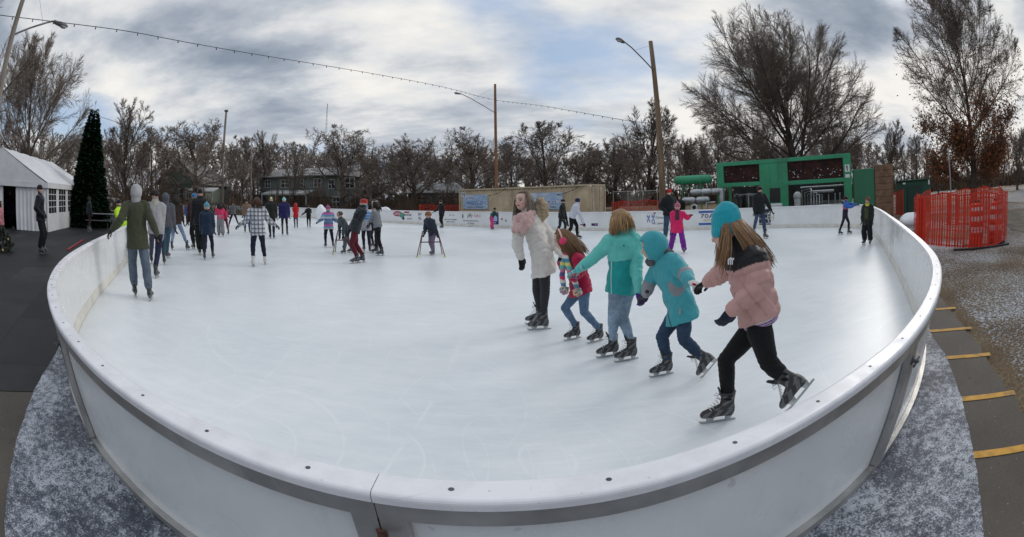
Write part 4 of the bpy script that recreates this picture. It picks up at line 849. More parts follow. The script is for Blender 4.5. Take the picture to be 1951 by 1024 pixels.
# ------------------------------------------------------------------ orange safety fences
M_ORG = pm((.62,.030,.008), .55, .15, 3, .2, name='orange_netting', dirt=(.42,.02,.008)); M_ORP = pm((.62,.06,.02), .55, .1, 3, .2, name='orange_post')
def net(name, label, pts, H, parent_z=GZ, wav=.05, seed=1, group=None, strip=.085, wide=.045):
    o0 = np.array(pts[0][:2]); t = empty(name, (o0[0], o0[1], parent_z), 0, label, 'safety fence', group); rr = random.Random(seed)
    P = resample(np.array([p[:2] for p in pts]), strip, closed=False)-o0; mb = MB(); n_ = len(P)
    hz = [H*(1+wav*math.sin(i*.11+seed)+wav*.6*math.sin(i*.41+seed*3)+.03*rr.random()) for i in range(n_)]; nrm = []
    for i in range(n_): d = P[min(i+1,n_-1)]-P[max(i-1,0)]; d = d/np.linalg.norm(d); nrm.append((d, np.array((d[1],-d[0]))))
    off = [.03*math.sin(i*.35+seed*2)+.015*rr.random() for i in range(n_)]
    for i in range(n_):
        d, nn = nrm[i]; p = P[i]+nn*off[i]; w = wide*rr.uniform(.4,1.35); R = np.array([[d[0],nn[0],0],[d[1],nn[1],0],[0,0,1]])
        mb.box((p[0],p[1],hz[i]/2+.02), (w,.004,hz[i]-.03), R)
    for zf in (.06,.2,.34,.48,.62,.76,.9,.985):
        for i in range(n_-1):
            if zf > .3 and zf < .9 and rr.random() < .12: continue
            a_, b_ = P[i]+nrm[i][1]*(off[i]+.003), P[i+1]+nrm[i+1][1]*(off[i+1]+.003); mb.bar((a_[0],a_[1],hz[i]*zf), (b_[0],b_[1],hz[i+1]*zf), .003, .03 if zf in (.06,.985) else .018)
    mb.build('netting', M_ORG, t)
    L = int(n_*strip/1.9); 
    for q in range(L+1):
        i = min(n_-1, int(q*(n_-1)/max(1,L))); mb = MB(); p = P[i]; mb.box((p[0],p[1],(hz[i]+.04)/2), (.04,.035,hz[i]+.06), bev=.006); mb.build('post', M_ORP, t)
    return t
fence_pts = [(14.2,8.6),(12.6,8.2),(11.3,7.5),(10.75,6.9),(10.45,6.1),(10.35,5.3),(10.6,4.6),(11.1,4.2),(11.9,4.15),(12.9,4.5),(14.0,5.4),(15.2,7.0),(15.0,8.3)]
net('safety_fence', 'bright orange plastic net fence standing in a ring on the snowy grass at the right', catmull(fence_pts, 8, closed=False), 1.24, seed=2, strip=.10, wide=.062, wav=.045)
mb = MB(); P = [np.array(p)-np.array(fence_pts[3]) for p in fence_pts[2:10]]
en = bpy.data.objects['safety_fence']
mb = MB(); a_ = np.array((10.75,6.9))-np.array(fence_pts[0])
for q in range(4): mb.box((a_[0]-.02+q*.03, a_[1]+.08-q*.07, .62), (.05,.09,1.22), bev=.01)
mb.build('rolled_net', M_ORG, en)
net('safety_fence', 'low orange net fence left of the dark green cabinet', [gp(1026,241), gp(1040,242), gp(1058,243.5)], 1.15, seed=4, group='orange fences behind the boards')
net('safety_fence', 'orange net fence behind the far boards, between container and red hatted man', [ae(13.4,0,27), ae(18,0,26), ae(21.8,0,25)], 1.28, seed=6, group='orange fences behind the boards', strip=.12)
net('safety_fence', 'orange net fence behind the far boards, left of the tan container', [ae(-12.6,0,38), ae(-9.5,0,39), ae(-7.3,0,39.5)], 1.15, seed=8, group='orange fences behind the boards', strip=.14)
# barrel shaped traffic drums
M_REFL = pm((.55,.57,.58), .35, .08, 5, 0, name='reflective_band')
def drum(loc, label):
    t = empty('traffic_drum', loc, 0, label, 'traffic drum', 'traffic drums at the orange fence'); mb = MB(); z = [0,.06,.06,.30,.31,.56,.57,.80,.81,1.0,1.03]; r_ = [.30,.30,.25,.245,.235,.23,.22,.215,.205,.18,.12]
    mb.add(*rings([(0,0,q) for q in z], [np.array((a,0,0)) for a in r_], [np.array((0,a,0)) for a in r_], 20)); mb.build('body', M_ORG, t)
    for z0, z1, ra in ((.33,.46,.238),(.60,.73,.222),(.84,.93,.206)):
        mb = MB(); mb.add(*rings([(0,0,z0),(0,0,z1)], [np.array((ra,0,0)),np.array((ra-.006,0,0))], [np.array((0,ra,0)),np.array((0,ra-.006,0))], 20)); mb.build('reflective_band', M_REFL, t)
    mb = MB(); mb.box((0,0,1.05), (.03,.16,.08), bev=.01); mb.build('handle', M_BLACK, t); mb = MB(); mb.add(*rings([(0,0,0),(0,0,.05)], [np.array((.38,0,0))]*2, [np.array((0,.38,0))]*2, 20)); mb.build('rubber_base', M_BLACK, t)
drum((11.2,4.95,GZ), 'orange traffic drum with silver bands inside the orange fence ring'); drum((11.75,4.45,GZ), 'orange traffic drum with silver bands at the right end of the orange fence ring')
mb = MB(); P = [gp(1118,283), gp(1140,282), gp(1165,279), gp(1182,276)]; mb.tube([(p[0],p[1],-.02) for p in P], .025, 6); tag(mb.build('black_hose', M_BLACK), 'black hose lying in front of the orange fence ring', 'hose')
# cabinet
c0_, c1_ = gp(1058,239.5), gp(1090,238); f5 = Fr(ae(az_of(1057),0,24), ae(az_of(1091),0,24.6)); cbn = empty('utility_cabinet', (*f5.a, GZ), 0, 'dark green square metal cabinet left of the orange fence ring', 'cabinet')
hcab = ae(0,0,0)[2]*0+vp(1073,203,24.3)[2]-GZ
mb = MB(); mb.box(f5(f5.L/2,-.8,hcab/2), (f5.L,1.6,hcab), f5.R, bev=.03); mb.build('body', M_DKGRN, cbn); mb = MB(); mb.box(f5(f5.L*.42,.02,hcab*.47), (f5.L*.5,.04,hcab*.8), f5.R, bev=.015); dd = mb.build('door', pm((.01,.045,.03), .5, .15, 1, .1, name='door_green'), cbn)
mb = MB(); mb.box(f5(f5.L*.62,.05,hcab*.5), (.05,.04,.2), f5.R, bev=.01); mb.build('handle', M_STEEL, dd); mb = MB(); mb.box(f5(f5.L/2,-.8,hcab+.03), (f5.L+.16,1.76,.06), f5.R, bev=.02); mb.build('roof', M_DKGRN, cbn)
mb = MB(); mb.box(f5(f5.L*.93,.03,hcab-.12), (.1,.03,.24), f5.R); mb.build('notice', M_WHITE, cbn); mb = MB(); mb.box(f5(.15,.03,hcab-.1), (.18,.03,.08), f5.R); mb.build('notice', M_WHITE, cbn)
# snow heaps and white roll
M_SNOW = pm((.78,.80,.83), .8, .05, 5, .5, name='snow')
def heap(loc, r_, label, seed):
    V, F = ball((0,0,0), r_, 28); V = V[:, :]; nz = vnoise(V, 2.2, seed)*.16+vnoise(V, 7, seed)*.04; V = V*(1+nz[:,None]); tag(obj('snow_pile', mesh_np('snow_pile', V, F, M_SNOW, smooth=True), None, loc), label, 'snow pile')
z1_ = vp(376,231.7,34)[2]; h1 = vp(376,235,34); heap((h1[0],h1[1],z1_-.62), (.46,.42,.62), 'rounded heap of snow standing above the far boards behind the striped child', 1)
z2_ = vp(449,234,35)[2]; h2 = vp(449,236,35); heap((h2[0],h2[1],z2_-.7), (.95,.6,.72), 'long low heap of snow above the far boards beside the grey jumper', 5)
h3 = gp(1060,254); heap((h3[0]+.3,h3[1]-.2,.12), (.62,.55,.30), 'small white heap of snow outside the boards in front of the dark green cabinet', 9)
# ------------------------------------------------------------------ houses
def house(name, label, a, b, D, wallc, roofc, h, roofh, depth, wins, porch=None, gable=False, extra=None):
    f = Fr(a, b); t = empty(name, (*f.a, GZ), 0, label, 'house'); mw = pm(wallc, .8, .12, .8, .2, name='siding', stretch=(1,1,14)); mr = pm(roofc, .9, .2, 1.5, .3, name='shingles', dirt=(.45,.46,.48)); mt = pm((.45,.46,.45), .6, .08, 3, .05, name='house_trim'); mg = pm((.03,.035,.04), .1, .2, 3, 0, name='window_glass')
    mb = MB(); mb.box(f(f.L/2,-depth/2,h/2), (f.L,depth,h), f.R); mb.build('wall', mw, t)
    mb = MB(); e = .45
    if gable: q = [(-e,h-.1),(f.L/2,h+roofh),(f.L+e,h-.1)]; 
    if gable:
        for (l0,z0),(l1,z1) in zip(q[:-1], q[1:]): slab(mb, [f(l0,e,z0), f(l1,e,z1), f(l1,-depth-e,z1), f(l0,-depth-e,z0)], .18)
        m2 = MB(); slab(m2, [f(0,.0,h), f(f.L,.0,h), f(f.L/2,.0,h+roofh-.05)], .1); m2.build('gable', mw, t)
    else:
        slab(mb, [f(-e,e,h-.12), f(f.L+e,e,h-.12), f(f.L+e-.8,-depth/2,h+roofh), f(-e+.8,-depth/2,h+roofh)], .16); slab(mb, [f(-e+.8,-depth/2,h+roofh), f(f.L+e-.8,-depth/2,h+roofh), f(f.L+e,-depth-e,h-.12), f(-e,-depth-e,h-.12)], .16)
        slab(mb, [f(-e,e,h-.12), f(-e+.8,-depth/2,h+roofh), f(-e,-depth-e,h-.12)], .1); slab(mb, [f(f.L+e,e,h-.12), f(f.L+e,-depth-e,h-.12), f(f.L+e-.8,-depth/2,h+roofh)], .1)
    mb.build('roof', mr, t)
    for l, z, w_, h_ in wins:
        mb = MB(); 
        for dl in (-w_/2, 0, w_/2): mb.box(f(l+dl,.05,z), (.10,.08,h_+.1), f.R)
        for dz in (-h_/2, 0, h_/2): mb.box(f(l,.052,z+dz), (w_+.1,.07,.09), f.R)
        w2 = mb.build('window', mt, t); mb = MB(); mb.box(f(l,.02,z), (w_,.03,h_), f.R); mb.build('window_pane', mg, w2)
    if porch:
        l0, l1, z_ = porch; mb = MB(); slab(mb, [f(l0,2.2,z_), f(l1,2.2,z_), f(l1,.05,z_+.5), f(l0,.05,z_+.5)], .12); mb.box(f((l0+l1)/2,2.15,z_), (l1-l0,.1,.2), f.R)
        for l in np.linspace(l0+.1, l1-.1, 4): mb.box(f(l,2.1,z_/2), (.14,.14,z_), f.R)
        mb.build('porch', mt, t)
    return t, f
house('house', 'green gabled house with white framed windows between the trees at left', ae(az_of(186),0,62), ae(az_of(236),0,58), 60, (.13,.16,.13), (.20,.18,.165), 3.4, 3.1, 9, [(2.2,2.0,1.3,1.4),(4.7,2.1,1.7,1.5),(7.6,2.0,1.2,1.4),(5,4.4,1.6,1.1)], porch=(6.2,10.5,2.4), gable=True)
house('apartment_house', 'long grey green two storey house behind the trees left of centre', ae(az_of(305),0,66), ae(az_of(395),0,56), 60, (.15,.165,.155), (.26,.25,.245), 4.9, 1.3, 9, [(1.8,3.9,1.2,1.1),(5.5,3.9,1.6,1.1),(8.6,3.9,1.2,1.1),(11.8,3.9,1.3,1.1),(14.2,3.7,1.0,1.2),(17.2,3.8,1.5,1.3),(3,1.4,1.2,1.3),(15,1.4,1.2,1.3)], porch=(2.5,11.5,2.35))
house('bungalow', 'small pale grey bungalow with low roof left of the tan container', ae(az_of(478),0,56), ae(az_of(530),0,54), 56, (.22,.23,.22), (.20,.20,.20), 2.5, 1.2, 7, [(2,1.6,1.4,.9),(4.8,1.6,1.0,1.0)])
# parked car far left
def car(loc, rz, label):
    t = empty('parked_car', loc, rz, label, 'car'); mp_ = pm((.62,.63,.64), .2, .04, 2, 0, name='white_car_paint', coat=.6)
    prof = [(-2.2,.35),(-2.22,.72),(-2.05,.92),(-1.5,.98),(-1.0,1.38),(-.3,1.47),(.45,1.42),(1.05,1.0),(1.9,.88),(2.18,.70),(2.2,.35)]
    mb = MB(); V = [(x,s*(.85 if z < 1.0 else .68),z) for s in (-1,1) for x,z in prof]; n_ = len(prof); mb.add(V, [tuple(range(n_))[::-1], tuple(range(n_,2*n_))]+[(i,(i+1) % n_,n_+(i+1) % n_,n_+i) for i in range(n_)]); mb.build('body', mp_, t)
    mb = MB(); 
    for s in (-1,1): V = [(-1.35,s*.80,1.0),(-.95,s*.72,1.33),(.42,s*.72,1.35),(.92,s*.80,1.02)]; mb.add([(x,y+s*.012,z) for x,y,z in V], [(0,1,2,3) if s < 0 else (3,2,1,0)])
    mb.build('side_window', M_PANE, t)
    for x in (-1.4,1.4):
        for s in (-1,1): mb = MB(); mb.tube([(x,s*.68,.33),(x,s*.88,.33)], [.33,.33], 16, caps=False); wh = mb.build('wheel', M_BLACK, t); mb = MB(); mb.tube([(x,s*.86,.33),(x,s*.90,.33)], [.19,.17], 12, caps=False); mb.build('rim', M_STEEL, wh)
    for s in (-1,1): mb = MB(); mb.box((2.14,s*.6,.72), (.1,.3,.14), bev=.02); mb.build('headlight', M_GLASS, t)
cp_ = vp(131,220,48); car((cp_[0],cp_[1],-.03), .35, 'white car parked far off between the evergreen and the houses'); 
# folding tables beside the rink
def table(loc, rz, label):
    t = empty('picnic_table', loc, rz, label, 'table', 'tables on the rubber floor'); mb = MB(); mb.box((0,0,.74), (1.7,.75,.04), bev=.01); mb.build('table_top', pm((.16,.17,.18), .5, .15, 5, .1, name='grey_tabletop'), t)
    for x in (-.72,.72):
        for y in (-.3,.3): mb = MB(); mb.tube([(x,y,0),(x,y,.72)], [.018,.018], 6); mb.build('leg', M_DARKST, t)
    for s in (-1,1): mb = MB(); mb.box((0,s*.68,.44), (1.6,.25,.04), bev=.01); mb.tube([(-.6,s*.68,0),(-.6,s*.68,.43)], .018, 6); mb.tube([(.6,s*.68,0),(.6,s*.68,.43)], .018, 6); mb.build('bench', M_DARKST, t)
q = gp(119,259); table((q[0],q[1],-.024), .7, 'dark folding table nearest the boards, left of the man in the olive coat'); q = gp(127,252); table((q[0],q[1],-.024), .75, 'dark folding table behind the nearer table, before the evergreen')
mb = MB(); a_, b_ = gp(79,284), gp(97,272.5); a_[2] = b_[2] = -.005; mb.bar(a_, b_, .10, .03); tag(mb.build('red_strip', pm((.25,.01,.015), .6, .2, 5, .2, name='red_rubber')), 'red rubber strip lying along the foot of the left boards', 'edge strip')
mb = MB(); q = gp(6,285)
for i in range(60): mb.add(*ball((random.gauss(0,.22), random.gauss(0,.22), .06+abs(random.gauss(0,.22))), .06, 6))
tag(mb.build('dark_planter', pm((.012,.02,.012), .9, .4, 4, .3, name='dark_greens'), None, loc=(q[0],q[1],-.02)), 'low dark bush with pale ornaments at the left picture edge by the tent door', 'planter'); pl = bpy.data.objects['dark_planter']
for p_ in ((.25,.1,.35),(.1,-.28,.2),(.35,-.2,.08),(-.1,-.3,.5)): mb = MB(); mb.add(*ball(p_, .035, 8)); mb.build('ornament', M_GOLD, pl)
# ------------------------------------------------------------------ adverts on the inner face of the far boards
def find_s(u):
    az = az_of(u, 245); best = None
    for s in np.arange(0, PER, .05):
        p = rk(s)[0]; d = math.hypot(*p)
        if d < 14: continue
        a_ = math.degrees(math.atan2(p[0], p[1]))
        if best is None or abs(a_-az) < best[0]: best = (abs(a_-az), s)
    return best[1]
def on_board(s, off=.0): p, t, n = rk(s); return np.array((p[0]-n[0]*(.016+off), p[1]-n[1]*(.016+off), 0)), np.array([[-t[0], -n[0], 0],[-t[1], -n[1], 0],[0,0,1]])
def plate(P0, R, x, z, w_, h_, mat, name='advert', parent=None, off=.002, shape='box'):
    mb = MB(); c = P0+R@np.array((x, off, z))
    if shape == 'box': mb.box(c, (w_, .004, h_), R)
    else: mb.add(*rings([c-R@np.array((0,.002,0)), c+R@np.array((0,.002,0))], [R@np.array((w_/2,0,0))]*2, [np.array((0,0,h_/2))]*2, 24))
    return mb.build(name, mat, parent or rink)
def word(P0, R, x, z, txt, size, mat, parent, sx=1.0, off=.007): return letters(txt, size, P0+R@np.array((x, off, z)), R, mat, parent, 'lettering', sx)
s = find_s(466); P0, R = on_board(s); a_ = plate(P0, R, 0, .66, 1.0, .36, M_REDP, shape='o'); plate(P0, R, .45, .58, .6, .34, M_GRNP, 'advert_shape', a_, .005, 'o'); word(P0, R, -.1, .66, 'CARS', .26, M_WHITE, a_, 1.2)
s = find_s(476.5); P0, R = on_board(s); a_ = plate(P0, R, .02, .78, .5, .1, M_REDP); word(P0, R, .1, .6, 'HUNTER', .2, M_NAVY, a_); plate(P0, R, -.35, .36, .26, .22, M_NAVY, 'advert_shape', a_, .005, 'o'); word(P0, R, .3, .36, 'skate hire', .13, M_GREYP, a_)
s = find_s(492.5); P0, R = on_board(s); a_ = word(P0, R, 0, .66, 'BY', .24, M_NAVY, rink, 1.3); a_.name = 'advert'; word(P0, R, 0, .40, 'EL', .24, M_NAVY, a_, 1.3)
s = find_s(528); P0, R = on_board(s); a_ = word(P0, R, 0, .40, 'park and recreation', .13, M_GREYP, rink); a_.name = 'advert'; word(P0, R, 0, .26, 'winter season', .12, M_GREYP, a_); word(P0, R, .1, .68, 'o   o', .2, M_NAVY, a_)
s = find_s(552); P0, R = on_board(s); a_ = word(P0, R, -.05, .66, 'jiffy', .30, M_GREYP, rink); a_.name = 'advert'; word(P0, R, .52, .66, 'lube', .30, pm((.62,.25,.32), .5, .1, 4, 0), a_); plate(P0, R, -.62, .62, .12, .28, M_GREYP, 'advert_shape', a_, .005, 'o'); word(P0, R, 0, .36, 'the well oiled machine', .13, M_GREYP, a_); word(P0, R, 0, .22, 'oil change', .13, M_GREYP, a_)
s = find_s(580); P0, R = on_board(s); a_ = plate(P0, R, 0, .5, .62, .62, M_NAVY); plate(P0, R, -.02, .55, .45, .34, M_LBL, 'advert_shape', a_, .006); word(P0, R, 0, .27, 'CITY', .12, M_WHITE, a_)
s = find_s(588); P0, R = on_board(s); a_ = plate(P0, R, 0, .5, .12, .12, M_REDP, shape='o'); plate(P0, R, .30, .42, .10, .14, M_GREYP, 'advert_shape', a_, .004, 'o')
s = find_s(683); P0, R = on_board(s); a_ = plate(P0, R, 0, .29, .26, .07, pm((.45,.18,.25), .5, .1, 4, 0)); plate(P0, R, .12, .29, .10, .07, M_NAVY, 'advert_shape', a_, .005)
s = find_s(697); P0, R = on_board(s); a_ = plate(P0, R, 0, .30, .34, .12, M_NAVY); plate(P0, R, .08, .30, .16, .05, pm((.45,.18,.25), .5, .1, 4, 0), 'advert_shape', a_, .006)
s = find_s(766); P0, R = on_board(s)
a_ = None
for x, h_ in ((-.12,.34),(.10,.44)):
    for k_, (dx, dz, w_, hh) in enumerate(((0,0,.035,h_*.5),(-.05,h_*.22,.03,h_*.35),(.05,h_*.22,.03,h_*.35),(-.05,-h_*.36,.03,h_*.4),(.05,-h_*.36,.03,h_*.4))):
        q_ = plate(P0, R, x+dx-.12, .58+dz, w_, hh, M_BLUE, 'advert' if a_ is None else 'advert_shape', a_); a_ = a_ or q_
plate(P0, R, .05, .80, .09, .06, M_REDP, 'advert_shape', a_); word(P0, R, .38, .60, 'Champions', .13, M_GREYP, a_); word(P0, R, .25, .33, 'for children', .12, M_GREYP, a_)
s = find_s(829); P0, R = on_board(s); a_ = plate(P0, R, 0, .79, .8, .09, M_BLUE); word(P0, R, 0, .60, '70A', .27, M_NAVY, a_, 1.5); word(P0, R, 0, .42, 'RADIO', .12, M_GOLD, a_); plate(P0, R, 0, .26, .8, .1, M_BLUE, 'advert_shape', a_)
# black banner with the gear wheel badge
s = find_s(898); P0, R = on_board(s); M_BNR = pm((.012,.015,.035), .5, .2, 4, .1, name='black_banner'); W_b = .58*2
sA, sB = find_s(877.5), find_s(917); lw = abs(sB-sA); a_ = None
P1, R1 = on_board((sA+sB)/2); a_ = plate(P1, R1, 0, .46, lw, .72, M_BNR, 'advert_banner')
gx = lw*.5-.36
def ring_(P0, R, x, z, r0, r1, mat, parent, off):
    mb = MB(); n_ = 40; V = []; 
    for i in range(n_):
        a0 = 2*PI*i/n_
        for r_ in (r0, r1): V.append(P0+R@np.array((x+r_*math.cos(a0), off, z+r_*math.sin(a0))))
    mb.add(V, [(2*i, 2*((i+1) % n_), 2*((i+1) % n_)+1, 2*i+1) for i in range(n_)]); return mb.build('badge_ring', mat, parent)
ring_(P1, R1, gx, .46, .32, .345, M_WHITE, a_, .009); ring_(P1, R1, gx, .46, .185, .21, M_WHITE, a_, .009)
for i in range(13):
    th_ = 2*PI*i/13; ch_ = 'GEARSANDSPARE'[i]; V, F = text_mesh(ch_, .13); V = V*np.array((1,1,1)); rx = PI/2-th_; cth, sth = math.cos(rx-PI/2), math.sin(rx-PI/2); V = np.stack([V[:,0]*cth-V[:,1]*sth, V[:,0]*sth+V[:,1]*cth, V[:,2]], 1); V[:,0] += gx+.265*math.cos(rx); V[:,1] += .265*math.sin(rx)
    W2 = P1+(np.stack([V[:,0], V[:,2]+.008, V[:,1]+.46], 1))@R1.T; obj('lettering', mesh_np('lettering', W2, F, M_WHITE), a_)
for i in range(6):
    th_ = 2*PI*i/6; mb = MB(); mb.bar(P1+R1@np.array((gx,.010,.46)), P1+R1@np.array((gx+.16*math.cos(th_),.010,.46+.16*math.sin(th_))), .035, .004, up=R1[:,1]); mb.build('badge_spoke', M_GOLD, a_)
for x_ in (-.55,-.2,.12):
    for z_, tx in ((.62,'ICE'),(.42,'Bikes'),(.22,'repair')): word(P1, R1, x_-.05, z_, tx, .11, M_WHITE, a_)
# ------------------------------------------------------------------ people
nrmz = lambda v: np.array(v, float)/(np.linalg.norm(v)+1e-12)
# --- skate: origin under the foot at the blade bottom, +x to the toe, +z up; foot of length 0.26
def skate_mesh():
    mb = MB(); C, A, B = [], [], []; NB = 16
    #      x,    z centre, half width, half height
    for x, zc, w, h in ((-.105,.095,.020,.030),(-.098,.105,.034,.048),(-.075,.115,.041,.060),(-.03,.112,.040,.058),(.02,.105,.040,.050),(.07,.093,.044,.040),(.11,.085,.044,.032),(.14,.080,.036,.026),(.158,.076,.018,.015)):
        C.append((x,0,zc)); A.append((0,w,0)); B.append((0,0,h))
    mb.add(*rings(C, A, B, NB, .85)); C, A, B = [], [], []
    for z, x, l, w in ((.12,-.035,.062,.043),(.16,-.04,.058,.042),(.20,-.038,.056,.043),(.245,-.034,.060,.047),(.262,-.030,.066,.050)): C.append((x,0,z)); A.append((l,0,0)); B.append((0,w,0))
    mb.add(*rings(C, A, B, NB)); mb.add(*rings([(.02,0,.23),(.035,0,.27),(.05,0,.305)], [(.010,0,.004)]*3, [(0,.030,0),(0,.032,0),(0,.022,0)], 10))
    V, F, N = remesh(mb, .0058, 2, .5)
    V[:,2] = np.where(V[:,2] < .050, .050, V[:,2])
    x, y, z = V[:,0], V[:,1], V[:,2]; c = np.zeros((len(V), 3)); c[:] = (.030,.030,.032)
    grey = ((np.abs(y) > .030) & (z < .125) & (z > .062) & (np.sin(x*75+z*55) > .05)) | ((z > .125) & (z < .235) & (np.abs(y) > .026) & (np.sin(z*85+x*60) > .35)) | ((z < .10) & (x < -.08))
    c[grey] = (.13,.135,.14); c[z < .058] = (.012,.012,.012); c[(x > .10) & (z < .075)] = (.20,.205,.21)
    me = mesh_np('skate', V, F, fab(None, .5, 200, 12, 0, spec=.45), smooth=True, cols=c)
    mb = MB(); prof = [(-.135,.004),(-.128,.0),(.14,.0),(.158,.012),(.165,.026),(.158,.026),(.14,.020),(.12,.018),(-.12,.018),(-.135,.012)]
    V = [(x,s*.0028,z) for s in (-1,1) for x,z in prof]; n = len(prof); mb.add(V, [tuple(range(n))[::-1], tuple(range(n,2*n))]+[(i,(i+1) % n,n+(i+1) % n,n+i) for i in range(n)])
    for x, w in ((-.07,.035),(.075,.04)): mb.add(*rings([(x,0,.016),(x,0,.055)], [(w*.6,0,0),(w,0,0)], [(0,.007,0),(0,.022,0)], 10))
    bl = mesh_np('blade', np.concatenate(mb.v), mb.f, pm((.45,.46,.47), .25, .1, 20, .05, metal=.9, name='blade_steel'))
    mb = MB()
    for i in range(6):
        t = i/5; p = np.array((.088-.075*t, 0, .128+.10*t**1.1)); 
        for s in (-1,1): mb.tube([p+np.array((-.004,s*.024,-.005)), p+np.array((.004,0,.006)), p+np.array((.010,-s*.022,.004))], .0032, 5)
    for s in (-1,1): mb.tube([(.035,s*.004,.242),(.055,s*.022,.25),(.062,s*.030,.225),(.045,s*.022,.222)], .003, 5)
    lc = mesh_np('laces', np.concatenate(mb.v), mb.f, pm((.50,.50,.50), .8, .1, 9, 0, name='lace'))
    return me, bl, lc
SK = skate_mesh()
M_LEATHER = {}
def put_skate(person, M, scale, white=False):
    o = obj('skate', SK[0] if not white else SKW, person); o.matrix_local = Matrix(M) @ Matrix.Scale(scale, 4)
    obj('blade', SK[1], o); obj('laces', SK[2], o); return o
def white_skate():
    me = SK[0].copy(); n = len(me.vertices); c = np.empty(n*4, np.float32); me.attributes['Col'].data.foreach_get('color', c); c = c.reshape(-1,4); c[:,:3] = (.66,.65,.63); V = np.empty(n*3, np.float32); me.vertices.foreach_get('co', V); z = V.reshape(-1,3)[:,2]; c[z < .06,:3] = (.05,.03,.02); me.attributes['Col'].data.foreach_set('color', c.ravel()); return me
SKW = white_skate()
def shoe_mesh(col):
    mb = MB(); C, A, B = [], [], []
    for x, zc, w, h in ((-.105,.05,.022,.03),(-.09,.055,.036,.048),(-.04,.055,.040,.050),(.03,.045,.042,.040),(.09,.036,.045,.030),(.14,.030,.034,.022),(.155,.028,.016,.012)): C.append((x,0,zc)); A.append((0,w,0)); B.append((0,0,h))
    mb.add(*rings(C, A, B, 12)); mb.add(*rings([(-.05,0,.06),(-.05,0,.14)], [(.05,0,0)]*2, [(0,.042,0)]*2, 12)); return mesh_np('shoe', np.concatenate(mb.v), mb.f, pm(col, .6, .15, 9, .2), smooth=True)
# --- nearest point on a set of labelled segments (for quilting, stripes, two-tone cloth)
def seg_t(V, segs):
    best = np.full(len(V), 1e9); lab = np.zeros(len(V), int); tt = np.zeros(len(V))
    for i, (a, b) in enumerate(segs):
        a, b = np.array(a), np.array(b); d = b-a; L = np.linalg.norm(d); t = np.clip(((V-a)@d)/(L*L), 0, 1); q = np.linalg.norm(V-(a+t[:,None]*d), axis=1)
        m = q < best; best[m] = q[m]; lab[m] = i; tt[m] = t[m]*L
    return lab, tt, best
def ik(a, b, la, lb, pole):
    """joint between a and b for bone lengths la, lb, bent towards pole"""
    d = b-a; L = np.linalg.norm(d); u = d/(L+1e-9); L = min(L, (la+lb)*.999); x = (la*la-lb*lb+L*L)/(2*L); h = math.sqrt(max(la*la-x*x, 0)); p = np.array(pole, float); p = p-u*p.dot(u); p = p/(np.linalg.norm(p)+1e-9); return a+u*x+p*h
def hand_mb(mb, w, d, up, sc, pts=8, curl=.5, grow=0.0, side=1):
    """palm and five bent fingers from wrist w along d; up = back of the hand"""
    d = nrmz(d); u = nrmz(np.array(up, float)-d*np.dot(up, d)); s_ = np.cross(d, u)*side
    g = grow; c = w+d*.045*sc
    mb.add(*rings([w-d*.012*sc, w+d*.012*sc, w+d*.045*sc, w+d*.078*sc, w+d*.092*sc], [s_*(.024*sc+g), s_*(.033*sc+g), s_*(.042*sc+g), s_*(.041*sc+g), s_*(.034*sc+g)], [u*(.020*sc+g), u*(.018*sc+g), u*(.016*sc+g), u*(.013*sc+g), u*(.009*sc+g)], 12))
    for i, (o, L, r) in enumerate(((-.030,.062,.0078),(-.010,.072,.0085),(.011,.076,.0088),(.031,.068,.0085))):
        b = w+d*(.086-abs(o)*.12)*sc+s_*o*sc; P = [b]; a = .12+.12*i*0
        for q in range(3): a += curl*(.55+.25*q); P.append(P[-1]+(d*math.cos(a)-u*math.sin(a)+s_*o*.9)*L*sc*(.42,.32,.26)[q])
        mb.tube(P, [(r+g*.8)*1.0*max(sc,.8)*f for f in (1.05,1,.93,.8)] if False else [(r*sc+g*.8)*f for f in (1.08,1.0,.94,.80)], pts)
    b = w+d*.022*sc+s_*.030*sc; P = [b, b+(d*.55+s_*.75-u*.25)*.034*sc, b+(d*.80+s_*.55-u*.35)*.064*sc, b+(d*.92+s_*.30-u*.45)*.088*sc]; mb.tube(P, [(.0125*sc+g*.8), (.0115*sc+g*.8), (.0095*sc+g*.8), (.008*sc+g*.7)], pts)
SKIN = (.52,.33,.26)
